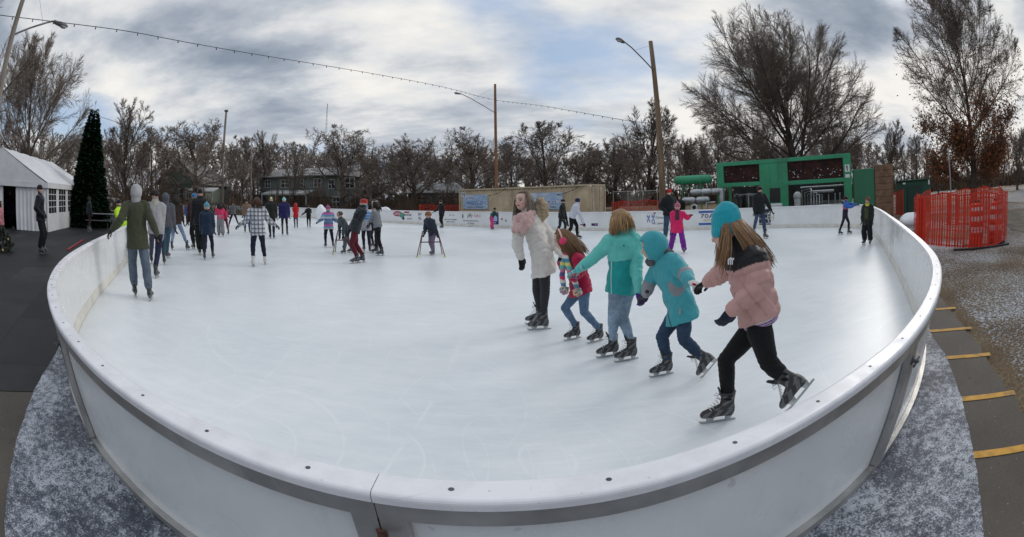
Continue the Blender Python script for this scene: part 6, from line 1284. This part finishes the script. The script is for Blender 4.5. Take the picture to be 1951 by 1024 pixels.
f.jacket(None, hem=.085, fat=.022, flare=.01, colf=mint, seed=8, fold=.014, rough=.6); f.trousers(None, fat=.008, colf=denim((.25,.34,.44), 4), name='jeans')
f.hair((.36,.215,.095), length=.155, nst=950, vol=1.09, seed=7, bob=True, fringe=False, spread=1.1, th=.0032); f.hood((.13,.56,.50), up=False, size=1.0)
def aqua_knit(s, V): i = ((np.linalg.norm(V-s.J['wrL'], axis=1)*70).astype(int)) % 3; return np.array([(.16,.50,.50),(.30,.60,.52),(.10,.40,.46)])[i]
f.glove('L', None, colf=aqua_knit, curl=.3, k2=1.1); f.glove('R', (.10,.03,.24), curl=.6); f.feet()
mb = MB(); a_ = f.J['pe']-f.fwd*.02; mb.tube([p(716.5,298,-.16), p(716,318,-.16), p(716.5,336,-.16)], .004, 5); mb.build('zip', pm((.55,.62,.60), .5, .1, 5, 0), f.jk)
V, F = ball(p(731,279,-.135), (.010,.008,.010), 8); obj('jacket_mark', mesh_np('jacket_mark', V, F, fab((.02,.20,.20), .8)), f.jk)
# 4 --- child with the teal hood
p = Plane(779, 430); fw = p.face(80)
J = dict(pe=p(799,351), nk=p(777,292), hd=p(763.5,281.5,-.01), shR=p(789,297,-.10), shL=p(772,299,.10), elR=p(802,311,-.18), wrR=vp(809.5,321,3.25)-p.base, hnR=vp(817,327,3.16)-p.base, elL=p(762,323,.10), wrL=vp(756,336,3.74)-p.base, hnL=vp(751,341.5,3.79)-p.base)
J['hiR'] = p(801,362,-.06); J['hiL'] = p(791,362,.06); J['knL'] = p(775.5,386,.02); J['knR'] = p(801.5,389,-.06); J['hup'] = np.array((0,0,1.))-p.right*.22
fs = .86; fg_skates(p, J, {'L': ((760,434.5),(790,428.5)), 'R': ((823,434.5),(845.5,408),-.08,'air',(815,405))}, fs)
def hooded(s, V):
    c = np.empty((len(V),3)); c[:] = (.055,.36,.41); lab, tt, _ = seg_t(V, s.segs); n = vnoise(V, 4, 3)*.03
    d = np.linalg.norm(V-p(792,322,-.16), axis=1); x = (V-s.J['pe'])@p.right; c[(lab <= 1) & (np.hypot((x-(p(793,322)-s.J['pe'])@p.right)/1.0, (V[:,2]-p(793,322)[2])*.8) < .075) & ((V@p.away) < 0)] = (.27,.27,.29)
    c[(lab >= 4) & (tt < .12) & (lab == 5)] = (.27,.27,.29); c[(lab == 3) & (tt < .13)] = (.27,.27,.29)
    zp = p(776,330,0); m_ = np.abs(((V-s.J['nk'])-(s.J['pe']-s.J['nk'])*(((V-s.J['nk'])@(s.J['pe']-s.J['nk']))/np.dot(s.J['pe']-s.J['nk'], s.J['pe']-s.J['nk']))[:,None])@p.right+.105+.02) < .006; c[(lab <= 1) & m_] = (.02,.10,.13); return c
f = Fig('child in a teal and grey jacket with the hood up, between two girls', p.base, 1.36, J, fw, p.face(84)-np.array((0,0,.70)), hs=1.12, vox=.0085, skin=(.60,.38,.31)); f.fs = fs
f.jacket(None, hem=.115, fat=.030, flare=.035, colf=hooded, seed=11, fold=.016, rough=.6); f.trousers(None, fat=.014, colf=denim((.028,.055,.10), 6), name='jeans'); f.hood((.055,.36,.41), size=1.14)
f.scarf((.10,.10,.11), drop=.05, fat=.9, name='neck_warmer'); f.glove('R', (.60,.60,.60), curl=.5); f.glove('L', (.05,.05,.06), curl=.5); f.feet()
mb = MB(); q = f.J['wrR']+f.J['dvR']*.05-p.away*.035; mb.bar(q-p.right*.015, q+p.right*.015+np.array((0,0,-.01)), .012, .030, up=(0,0,1)); mb.build('glove_patch', fab((.50,.02,.04), .8), [c for c in f.t.children if c.name.startswith('glove')][0])
mb = MB(); q = p(797,356,-.175); mb.box(q, (.012,.012,.05)); mb.build('zip_pull', fab((.35,.32,.30), .8), f.jk)
# 5 --- girl with the turquoise hat in front
p = Plane(845, 487); fw = p.face(76)
J = dict(pe=p(890,362), nk=p(871,283), hd=p(851.5,264.5,.0), shR=p(884,296,-.12), shL=p(862,296,.12), elR=p(890,326,-.17), wrR=p(858.5,354,-.19), hnR=p(848.5,367,-.19), elL=p(846,311,.20), wrL=vp(828.5,322,3.07)-p.base, hnL=vp(816,328.5,3.15)-p.base)
J['hiR'] = p(890,378,-.08); J['hiL'] = p(881,378,.08); J['knL'] = p(851,413,.06); J['knR'] = p(901,417,-.09); J['hup'] = np.array((0,0,1.))-p.right*.22
fs = .98; fg_skates(p, J, {'L': ((819.5,488.5),(861.5,482.5)), 'R': ((927,470),(954,437),-.12,'air',(925,437))}, fs)
def pinkj(s, V):
    c = np.empty((len(V),3)); c[:] = (.55,.315,.285); lab, tt, _ = seg_t(V, s.segs); T = np.linalg.norm(s.J['nk']-s.J['pe']); x = (V-s.J['nk'])@p.right
    c[(lab == 1) & (tt/T > .80)] = (.010,.010,.011); c[((lab == 2) | (lab == 4)) & (tt < .035)] = (.010,.010,.011); c[np.linalg.norm(V-s.J['nk'], axis=1) < .105] = (.010,.010,.011)
    return c
f = Fig('girl in a turquoise knitted hat and pink puffer jacket with black yoke', p.base, 1.60, J, fw, p.face(78)-np.array((0,0,.50)), hs=1.06, vox=.0075, skin=(.60,.40,.33)); f.fs = fs
f.jacket(None, hem=.03, quilt=.088, puff=.014, fat=.036, colf=pinkj, seed=14, fold=.010, rough=.55, sheen=.05)
mb = MB(); k = f.k; up = nrmz(f.J['nk']-f.J['pe']); lp = nrmz(f.J['hiL']-f.J['hiR']); dp = nrmz(np.cross(lp, up)); mb.add(*rings([f.J['pe']+up*.04*k, f.J['pe']-up*.01, f.J['pe']-up*.055*k, f.J['pe']-up*.075*k], [lp*(.165*k+.012)]*3+[lp*.16*k], [dp*(.118*k+.010)]*3+[dp*.11*k], 24))
def hem_stripes(s, V): z = (V-s.J['pe'])@up; c = np.empty((len(V),3)); c[:] = (.64,.62,.62); c[z < -.006] = (.22,.10,.30); c[(z < -.018) & (z > -.024)] = (.55,.50,.55); c[(z < -.036) & (z > -.042)] = (.55,.50,.55); c[(z < -.052) & (z > -.060)] = (.10,.05,.16); return c
f.garment('jumper_hem', mb, fab(None, .9), vox=.006, colf=lambda V: hem_stripes(f, V), disp=lambda V: vnoise(V, 20, 3)*.006)
f.trousers((.007,.007,.008), fat=.012, name='leggings', fold=.004); f.hair((.27,.15,.07), th=.0028, length=.36, nst=900, vol=.97, seed=9, back=.45, wind=tuple(p.right*.42), spread=.9, ar=(1.6,PI)); f.hair((.27,.15,.07), th=.0026, length=.30, nst=170, vol=.97, seed=19, back=-.1, wind=tuple(-p.right*.16), spread=.7, ar=(1.30,1.58), cap=False)
f.beanie((.016,.36,.44), h=1.2, tall=1.55, slouch=.5, low=-.02); f.glove('R', (.012,.018,.040), curl=.42); f.glove('L', (.008,.008,.009), curl=.5); f.feet()
RS = np.stack([p.right, p.away, np.array((0,0,1.))], 1); q = p(857.5,296.5,-.20)
mb = MB()
for i in range(3): mb.tube([q+RS@np.array((.004-.012*i, 0, -.022)), q+RS@np.array((.002-.012*i, 0, -.004+.004*i)), q+RS@np.array((.012-.010*i, 0, .010+.002*i))], .0042, 6)
mb.build('jacket_emblem', M_WHITE, f.jk)
# ------------------------------------------------------------------ the other skaters and bystanders
def far(label, u, v, h, deg, look=None, lean=6, stride=.12, width=.16, arms=('down','down'), hs=1.0, jac=((.03,.03,.03), {}), tro=((.02,.02,.03), {}), hat=None, hair=None, hood=None, glov=(.01,.01,.012), feet='skate', head_dn=.1, bend=0.0, skin=SKIN, name=None, group='skaters further out on the ice', vox=None, z0=0.0, px=None, scarf=None, base=None, twist=0, legdeg=None):
    p = Plane(u, v)
    if base is not None: p.b = np.array((base[0], base[1], 0.)); p.d = math.hypot(*base[:2]); p.n = np.array(base[:2])/p.d; p.base = p.b.copy(); p.right = np.array((p.n[1], -p.n[0], 0)); p.away = np.array((p.n[0], p.n[1], 0))
    hb = h-.055; k = hb/1.7; fw = p.face(deg); lf = p.face(deg if legdeg is None else legdeg); up = np.array((0,0,1.)); lat = np.cross(up, fw); llat = np.cross(up, lf); fs = fs_of(h) if feet == 'skate' or feet == 'white' else fs_of(h)*1.02
    if look is None: look = deg
    az_ = .20*fs if feet in ('skate','white') else .11*fs
    pe = up*(az_+.432*hb*(1-bend)) + fw*(.0); a = rad(lean); tu = up*math.cos(a)+fw*math.sin(a); nk = pe+tu*.298*hb; hd = nk+nrmz(tu*.8+up*.6)*.088*hb*(1+.15*(hs-1)*3); pe = pe-fw*.05*k*(lean > 12)
    J = dict(pe=pe, nk=nk, hd=hd, shL=nk+lat*.175*k-tu*.055*k, shR=nk-lat*.175*k-tu*.055*k, hiL=pe+llat*.085*k-up*.03*k, hiR=pe-llat*.085*k-up*.03*k)
    for S_, s1 in (('L',1),('R',-1)):
        q = llat*s1*width/2+lf*s1*stride/2; q[2] = 0
        if px and 'f'+S_ in px: q = gp(*px['f'+S_])-p.base; q[2] = 0
        toe = nrmz(lf+llat*s1*.18); J['sk'+S_] = skate_M(q, toe, up); J['ft'+S_] = toe; J['an'+S_] = q+(toe*-.038*fs+up*az_); J['kn'+S_] = ik(J['hi'+S_], J['an'+S_], .245*hb, .195*hb, lf*1.0+llat*s1*.15)
        m = arms[0 if S_ == 'L' else 1]; sh = J['sh'+S_]; ua, fa = .165*hb, .145*hb
        if px and 'h'+S_ in px: w = p(*px['h'+S_]); pole = -fw*.6-up*.6+lat*s1*.3; J['el'+S_] = ik(sh, w, ua, fa, pole); J['wr'+S_] = w; J['hn'+S_] = w+nrmz(w-J['el'+S_])*.1
        else:
            if m == 'down': w = sh-up*(ua+fa)*.97+lat*s1*.06*k+fw*.06; pole = -fw
            elif m == 'out': w = sh+lat*s1*(ua+fa)*.62-up*(ua+fa)*.70+fw*.05; pole = -fw*.5-up
            elif m == 'wide': w = sh+lat*s1*(ua+fa)*.88-up*(ua+fa)*.35+fw*.05; pole = -up
            elif m == 'fwd': w = sh+fw*(ua+fa)*.8-up*(ua+fa)*.45; pole = -up-fw*.2
            elif m == 'reach': w = sh+fw*(ua+fa)*.95-up*(ua+fa)*.1; pole = -up
            elif m == 'pocket': w = sh-up*(ua+fa)*.72+lat*s1*.03-fw*.02+fw*.12; pole = -fw+lat*s1*.8
            elif m == 'back': w = sh-up*(ua+fa)*.85-fw*.22; pole = -fw
            elif m == 'phone': w = sh+fw*.26-up*.20-lat*s1*.08; pole = -up
            J['el'+S_] = ik(sh, w, ua, fa, pole); J['wr'+S_] = w; J['hn'+S_] = w+nrmz(w-J['el'+S_])*.1
    vx = vox or (.014 if p.d < 9 else .019 if p.d < 16 else .026); base_ = p.base.copy(); base_[2] = z0
    f = Fig(label, base_, hb, J, fw, p.face(look)-up*head_dn, hs=hs, vox=vx, skin=skin, group=group); f.fs = fs; f.p = p
    jc, jo = jac; f.jacket(jc, **{**dict(hem=.08, fat=.030*k, flare=.01, seed=u, fold=.020), **jo})
    tc_, to = tro; f.trousers(tc_, **{**dict(fat=.014*k, seed=u, fold=.012), **to})
    if hair: hc_, ho = hair; f.hair(hc_, **{**dict(length=.10, nst=150, th=.004), **ho})
    if hat: f.beanie(hat[0], **hat[1])
    if hood: f.hood(hood[0], **hood[1])
    if glov: f.glove('L', glov); f.glove('R', glov)
    if scarf: f.scarf(scarf)
    f.feet('shoe' if feet == 'shoe' else feet)
    return f
BLK = (.010,.010,.012); NVY = (.012,.018,.05); BRN = (.045,.022,.012); DKB = (.02,.012,.008)
long_hair = dict(length=.34, nst=190)
# along the left boards
far('man in an olive parka with pale grey hood, one hand on the rail', 168, 340, 1.88, 184, lean=3, stride=.10, width=.26, hs=.95, jac=((.048,.052,.030), dict(hem=.20, flare=.02, name='parka', fold=.014)), tro=(None, dict(fat=.022, wide=.012, colf=denim((.10,.13,.17), 3), name='jeans')), hood=((.36,.36,.37), dict(up=True, size=.98)), px=dict(hL=(131,261,-.10), hR=(184,265,.0), fL=(159,339), fR=(177,343)), vox=.011, group=None)
far('person in a neon yellow and black jacket leaning on the rail beside the olive parka', 148, 296, 1.62, 130, lean=22, stride=.3, hs=.95, jac=(None, dict(hem=.06, colf=lambda s, V: np.where(((vnoise(V, 2.0, 3) > -.12) & (np.abs(np.sin(V[:,2]*9)) > .28))[:,None], np.array([[.50,.80,.02]]), np.array([[.012,.014,.012]])))), hat=(BLK, {}), px=dict(hL=(134,256,-.1)), group=None)
far('skater in a light grey hoodie and navy trousers just ahead of the olive parka', 187, 316, 1.84, 188, lean=5, stride=.34, hs=.95, jac=((.34,.34,.35), dict(hem=.10)), tro=((.02,.022,.055), {}), hood=((.42,.38,.31), dict(up=False, size=1.2)), hair=(DKB, dict(length=.07)), px=dict(fR=(184,317), fL=(178,300), hR=(189,272,.1)), arms=('out','down'))
far('skater in a dark grey hoodie, hood up, and teal blue jeans by the boards', 197, 302, 1.80, 195, lean=12, stride=.2, hs=.95, jac=((.075,.08,.095), {}), tro=(None, dict(fat=.016, colf=denim((.035,.08,.12), 5), name='jeans')), hood=((.085,.09,.11), dict(up=True, size=.95)), px=dict(fL=(193,301.5), fR=(197,294)))
far('woman with long dark hair, brown jacket and light blue jeans striding away', 208, 284.5, 1.76, 200, lean=12, stride=.5, hs=.95, jac=((.035,.022,.016), dict(hem=.14)), tro=(None, dict(fat=.010, colf=denim((.20,.27,.40), 6), name='jeans')), hair=(DKB, long_hair), px=dict(fL=(202,284.5), fR=(220,284.5)))
far('tall person in dark clothes and bright blue hat, beside a person all in black', 230, 283.5, 1.82, 165, lean=4, stride=.15, hs=1.0, jac=((.05,.012,.014), dict(hem=.12)), tro=(BLK, dict(wide=.02)), hat=((.035,.17,.38), {}), skin=(.30,.17,.11))
far('tall broad person all in black beside the bright blue hat', 237, 290, 1.95, 182, lean=4, stride=.12, hs=.98, jac=(BLK, dict(hem=.16, fat=.05, puff=.012, quilt=.12)), tro=((.012,.016,.010), dict(wide=.03, fat=.03)), hat=(BLK, dict(h=1.6)))
far('child in a navy coat and pale teal bobble hat, close to the tall pair', 245, 294.5, 1.53, 184, lean=4, stride=.06, width=.20, hs=1.12, jac=((.012,.025,.055), dict(hem=.16, fat=.035, flare=.03)), tro=((.014,.016,.035), {}), hat=((.10,.28,.36), dict(pom=True)), px=dict(fL=(240,296), fR=(250,294)), vox=.016)
far('small child in a blue jacket far down the left side', 220, 256, 1.34, 190, hs=1.2, jac=((.02,.06,.22), {}), hair=(BRN, dict(length=.08)), stride=.2)
far('skater in a bright pink jacket and pale grey trousers bending slightly', 259, 268.5, 1.52, 170, lean=14, stride=.3, hs=1.08, jac=((.55,.03,.11), {}), tro=((.22,.23,.24), dict(wide=.03, fat=.03)), hair=(DKB, long_hair), arms=('fwd','out'))
far('skater in a maroon and pink top close behind the bright pink jacket', 264, 266, 1.46, 150, lean=10, stride=.35, hs=1.05, jac=((.30,.015,.05), {}), hair=(DKB, long_hair), tro=((.12,.01,.03), {}))
far('skater in a grey top and black trousers pushing off with legs apart, far left', 274, 257.5, 1.50, 185, lean=10, stride=.1, width=.62, hs=1.0, jac=((.10,.105,.11), {}), tro=(BLK, {}), hair=(DKB, dict(length=.06)), arms=('out','wide'))
far('skater in a tan jacket and blue jeans seen from behind', 290, 264, 1.66, 182, lean=3, width=.26, hs=1.0, jac=((.20,.135,.085), dict(hem=.05)), tro=(None, dict(fat=.02, colf=denim((.04,.075,.14), 7), name='jeans')), hair=(DKB, dict(length=.06)))
far('skater in a dark coat half hidden between the tan jacket and the plaid coat', 298, 261, 1.58, 160, lean=6, stride=.3, jac=((.022,.018,.022), dict(hem=.2)), hair=(BRN, long_hair))
def plaid(s, V):
    x = (V@s.p_right)*1.0; n = ((np.sin(x*62) > .55) | (np.sin(V[:,2]*62) > .55)); m = (np.sin(x*62+1.2) > .93) | (np.sin(V[:,2]*62+1.2) > .93)
    c = np.empty((len(V),3)); c[:] = (.60,.60,.62); c[n] = (.22,.22,.24); c[(np.sin(x*62) > .55) & (np.sin(V[:,2]*62) > .55)] = (.03,.03,.045); c[m] = (.25,.27,.34); return c
Fig.p_right = Plane(305, 304).right
far('woman in a black and white plaid coat and white skates, seen from behind', 304.5, 303, 1.72, 176, lean=3, stride=.10, width=.27, hs=.98, jac=(None, dict(hem=.16, colf=plaid, flare=.03, name='plaid_coat')), tro=((.014,.015,.035), dict(cropped=.88)), hair=((.085,.035,.02), dict(length=.22, nst=240, vol=1.05)), feet='white', arms=('out','out'), vox=.010, px=dict(fL=(297,303.5), fR=(311,301)))
far('man in black whose black cap has a pale yellow patch, past the plaid coat', 319, 271, 1.78, 178, lean=4, stride=.2, jac=((.012,.014,.012), dict(hem=.12)), hat=(None, dict(colf=lambda s, V: np.where((((V-s.hc)@s.hl/s.hr)**2+(((V-s.hc)@s.hu/s.hr)-.62)**2 < .22)[:,None], np.array([[.75,.78,.32]]), np.array([[.01,.01,.01]])))), glov=(.5,.5,.4))
far('skater in a navy puffer coat with a pale cyan hat, seen from behind', 334, 267, 1.74, 182, lean=3, width=.24, hs=1.0, jac=((.015,.014,.09), dict(hem=.16, fat=.05, quilt=.12, puff=.012)), tro=(BLK, dict(fat=.004)), hat=((.30,.60,.62), dict(pom=True)))
far('child in a hooded bright red coat with a pink fur trim', 347, 258.5, 1.44, 180, lean=6, stride=.1, hs=1.15, jac=((.50,.008,.012), dict(hem=.16)), tro=((.10,.10,.12), {}), hood=((.50,.02,.03), dict(up=True)), arms=('fwd','fwd'))
far('child all in black standing left of the snow heap', 362, 258, 1.34, 185, lean=8, hs=1.12, jac=(BLK, {}), tro=(BLK, {}), hair=(DKB, dict(length=.05)), arms=('out','fwd'))
def kid_str(s, V): i = ((V[:,2]*15+100).astype(int)) % 6; return np.array([(.12,.18,.34),(.50,.52,.56),(.13,.32,.50),(.55,.12,.32),(.15,.16,.30),(.14,.24,.40)])[i]
far('child in a blue and pink striped coat and hat with one arm held out', 386, 281, 1.44, 172, look=180, lean=3, width=.26, hs=1.14, jac=(None, dict(hem=.14, colf=kid_str, fat=.032, flare=.02)), tro=((.012,.010,.018), {}), hat=(None, dict(pom=True, colf=lambda s, V: np.where((np.sin(V[:,2]*85) > .1)[:,None], np.array([[.55,.07,.20]]), np.array([[.16,.10,.26]])))), arms=('wide','out'), px=dict(hL=(373,251,0)), vox=.014)
# walking aids: two side frames and a grip bar
def walker(base, right, fwd, label, H=.74):
    t = empty('skating_aid', base, 0, label, 'skating aid', 'skating aids'); up = np.array((0,0,1.)); m = pm((.10,.03,.045), .4, .2, 9, .1, name='dark_red_tube'); g = [.27]
    for s in (-1, 1):
        tp = right*s*.22+up*H; a_, b_ = right*s*.40+fwd*.34, right*s*.34-fwd*.36
        mb = MB(); mb.tube([a_+up*.015, tp+fwd*.03, tp-fwd*.03, b_+up*.015], .013, 8); mb.build('side_frame', m, t, smooth=True)
        for q in (a_, b_): mb = MB(); mb.add(*ball(q+up*.02, (.035,.035,.02), 10)); mb.build('foot_glide', pm((.60,.60,.12), .5, .1, 5, 0, name='yellow_plastic'), t)
    mb = MB(); mb.tube([-right*.22+up*H, right*.22+up*H], .016, 8); mb.build('grip_bar', M_BLACK, t); mb = MB(); mb.bar(-right*.31+up*.42+fwd*.17, right*.31+up*.42+fwd*.17, .03, .03); mb.build('cross_bar', m, t); return t
def red_grey(s, V): x = (V-s.J['pe'])@s.fwd; lab, tt, _ = seg_t(V, s.segs); c = np.empty((len(V),3)); c[:] = (.055,.07,.08); c[(lab <= 1) & (x < .02)] = (.62,.03,.05); return c
f = far('child in a red and dark grey jacket bent over a skating aid', 407, 288, 1.36, 60, lean=30, stride=.35, hs=1.12, jac=(None, dict(colf=red_grey)), tro=((.10,.11,.115), dict(wide=.015)), hair=((.12,.07,.04), dict(length=.05)), arms=('fwd','fwd'), px=dict(hL=(402,268,-.1), hR=(398,268,.12)), head_dn=.4)
walker(gp(405,288), f.p.right, f.p.away*-1, 'dark red skating aid frame held by the child in red and grey', H=.70)
far('man in a dark jacket, maroon trousers and red hat bending beside a skating aid', 420, 299.5, 1.74, 250, look=95, lean=20, stride=.18, legdeg=80, hs=.98, jac=((.018,.024,.030), dict(hem=.12, fat=.035)), tro=((.11,.012,.022), {}), hat=((.40,.03,.03), dict(h=.5)), arms=('down','fwd'), head_dn=.5, px=dict(hL=(409,262,-.05), hR=(414,268,.05)), vox=.013)
far('child in a sky blue and white coat behind the man in maroon trousers', 430, 286, 1.52, 175, lean=6, stride=.38, hs=1.1, jac=(None, dict(hem=.15, colf=lambda s, V: np.where((V[:,2] > 1.02)[:,None], np.where((np.abs(np.sin(V[:,2]*40)) > .4)[:,None], np.array([[.06,.22,.50]]), np.array([[.45,.55,.70]])), np.array([[.38,.39,.42]])))), hat=((.10,.25,.40), dict(pom=True)), arms=('out','fwd'))
far('woman in a light grey jumper with a white headband and black leggings, facing left', 444, 290.5, 1.66, 100, look=95, lean=8, stride=.24, hs=1.0, jac=((.22,.23,.245), dict(hem=.06, fat=.02)), tro=(BLK, {}), hair=(DKB, dict(length=.26, nst=160, back=.5)), hat=((.62,.58,.55), dict(h=.1)), px=dict(fL=(440,288), fR=(446,291), hR=(436,252,-.05), hL=(432,254,.1)), head_dn=.25, vox=.013)
far('dark figure mostly hidden behind the woman in the grey jumper', 440, 281, 1.45, 150, jac=((.02,.025,.05), {}), hat=(BLK, {}), hs=1.05)
f = far('boy with ginger hair in a navy fleece and grey purple trousers holding a skating aid', 507, 290, 1.32, 40, look=30, lean=20, stride=.18, hs=1.18, jac=((.028,.038,.060), dict(hem=.10, fat=.03)), tro=((.20,.16,.22), dict(wide=.02)), hair=((.30,.125,.045), dict(length=.05, nst=220, fringe=True)), px=dict(hR=(497,265,-.05), hL=(512,266,-.15)), head_dn=.35, vox=.013)
walker(gp(505,291), f.p.right, f.p.away*-1, 'dark red skating aid frame with yellow feet held by the ginger haired boy', H=.72)
far('skater in a black one piece suit alone before the far boards', 518, 258.5, 1.62, 40, lean=8, stride=.12, jac=(BLK, {}), tro=(BLK, {}), hat=(BLK, {}), arms=('down','out'))
far('toddler in a dark green top and pink trousers leaning against the far boards', 577, 260, 1.18, 230, lean=28, stride=.3, width=.3, hs=1.25, jac=((.015,.055,.045), {}), tro=((.62,.05,.22), dict(wide=.03, fat=.03)), hat=(BLK, dict(h=2.0)), arms=('reach','reach'), px=dict(hR=(583,242,.1), hL=(582,241,.25)))
far('skater in black jacket and black cap holding hands with a skater in white', 658, 268, 1.60, 285, look=280, lean=10, stride=.3, jac=((.010,.012,.013), dict(hem=.10)), tro=((.03,.035,.045), {}), hat=(BLK, dict(h=.3)), px=dict(hL=(665,253,.1)))
far('skater in a white jacket and navy hat holding hands with a skater in black', 672, 271.5, 1.66, 280, look=275, lean=20, stride=.36, jac=((.60,.61,.68), dict(hem=.05, fat=.04)), tro=(BLK, dict(fat=.02)), hat=((.02,.02,.07), dict(h=.5, low=-.3)), arms=('out','down'), px=dict(hR=(684,253,-.1)), head_dn=.3, vox=.015)
far('man in a red hat, black jacket and blue jeans standing behind the child in pink', 784, 274.5, 1.85, 330, look=340, lean=2, width=.2, jac=((.010,.012,.014), dict(hem=.08, fat=.04)), tro=(None, dict(fat=.022, wide=.015, colf=denim((.045,.075,.13), 8), name='jeans')), hat=((.55,.012,.012), dict(h=.4)), hair=(BRN, dict(length=.05)), px=dict(fL=(788,274), fR=(780,276)), arms=('pocket','pocket'), vox=.015)
far('person in a black hooded jacket standing behind the boards near the green tank', 797, 262, 1.72, 20, lean=2, jac=(BLK, dict(fat=.04)), hood=(BLK, dict(up=True)), base=vp(797,240,20.6)[:2], group=None, feet='shoe', z0=-.04)
far('child in a hot pink coat, purple snow trousers and pink hat waving one arm', 794, 288, 1.40, 8, look=5, lean=2, width=.52, stride=.0, hs=1.14, jac=((.72,.02,.13), dict(hem=.17, fat=.035, flare=.03)), tro=((.20,.025,.30), dict(wide=.025, fat=.02, cropped=1.15)), hat=((.42,.12,.18), dict(pom=True)), scarf=(.08,.03,.05), px=dict(hL=(809,244,-.1), hR=(788,262,0), fL=(801.5,288), fR=(785.5,287.5)), arms=('out','down'), vox=.011, group=None)
far('man in a black jacket, blue jeans and dark knitted hat skating before the black banner', 890, 270, 1.80, 335, look=330, lean=4, stride=.36, width=.2, jac=((.012,.013,.015), dict(hem=.14, fat=.04)), tro=(None, dict(fat=.016, colf=denim((.04,.07,.13), 9), name='jeans')), hat=(BLK, dict(h=.6)), hair=(BRN, dict(length=.06)), hood=((.12,.09,.06), dict(up=False, size=1.1)), px=dict(fL=(897,271), fR=(884,266), hL=(904,238,-.1)), arms=('out','down'), vox=.014)
def tri(s, V): lab, tt, _ = seg_t(V, s.segs); c = np.empty((len(V),3)); c[:] = (.014,.016,.028); T = np.linalg.norm(s.J['nk']-s.J['pe']); c[(lab >= 2)] = (.03,.13,.45); c[(lab == 1) & (tt/T > .72)] = (.03,.13,.45); c[(lab == 1) & (tt/T > .42) & (tt/T <= .72)] = (.60,.07,.03); return c
far('boy in a blue, orange and navy jacket reaching towards the right boards', 990, 266, 1.30, 275, look=265, lean=5, stride=.34, hs=1.15, jac=(None, dict(hem=.15, colf=tri)), tro=((.014,.016,.024), {}), hair=(DKB, dict(length=.06)), hat=(NVY, dict(h=.1)), px=dict(hL=(1004,231,.0), hR=(1001,232,-.1)), arms=('reach','reach'), vox=.014)
def camo(s, V): n = vnoise(V, 7, 2); lab, tt, _ = seg_t(V, s.segs); c = np.empty((len(V),3)); c[:] = (.055,.065,.028); c[n > .12] = (.014,.016,.012); c[lab >= 2] = (.014,.018,.014); c[np.linalg.norm(V-s.J['nk'], axis=1) < .09] = (.55,.52,.05); return c
far('child in an olive camouflage coat and dark snow trousers beside the right boards', 1016, 278, 1.31, 20, look=15, lean=2, width=.22, stride=.02, hs=1.15, jac=(None, dict(hem=.16, colf=camo, fat=.04)), tro=((.010,.011,.018), dict(fat=.035, wide=.02)), hair=((.16,.09,.05), dict(length=.05, fringe=True)), arms=('down','down'), vox=.013)
# bystanders on the rubber floor
far('man in dark navy coat and black hat standing on rubber floor before the tent', 50, 287.5, 1.90, 285, look=290, lean=0, width=.16, stride=.06, hs=.98, jac=((.010,.012,.022), dict(hem=.13, fat=.045)), tro=((.010,.010,.014), dict(fat=.03, wide=.02)), hat=(BLK, {}), arms=('pocket','pocket'), group=None, vox=.014, z0=-.02)
far('child in a pale pink jacket at the left picture edge before the tent', 3, 279, 1.36, 290, lean=4, hs=1.12, jac=((.50,.20,.22), dict(fat=.035)), tro=(BLK, {}), hair=(DKB, dict(length=.12)), group=None, z0=-.02, base=gp(2.5,281)[:2])
far('person in a dark purple coat standing in the open tent doorway', 13, 262, 1.74, 20, lean=0, jac=((.018,.010,.03), dict(hem=.3, fat=.05)), tro=(BLK, {}), hair=(DKB, long_hair), group=None, z0=-.02, feet='shoe', base=vp(12.5,245,24.2)[:2])
far('person in a dark top with pale sleeves standing at the nearer folding table', 103, 262, 1.60, 250, lean=8, jac=((.015,.018,.03), {}), tro=((.04,.02,.02), {}), hair=(DKB, dict(length=.08)), hs=1.0, group=None, z0=-.02, base=vp(104,245,22.2)[:2])
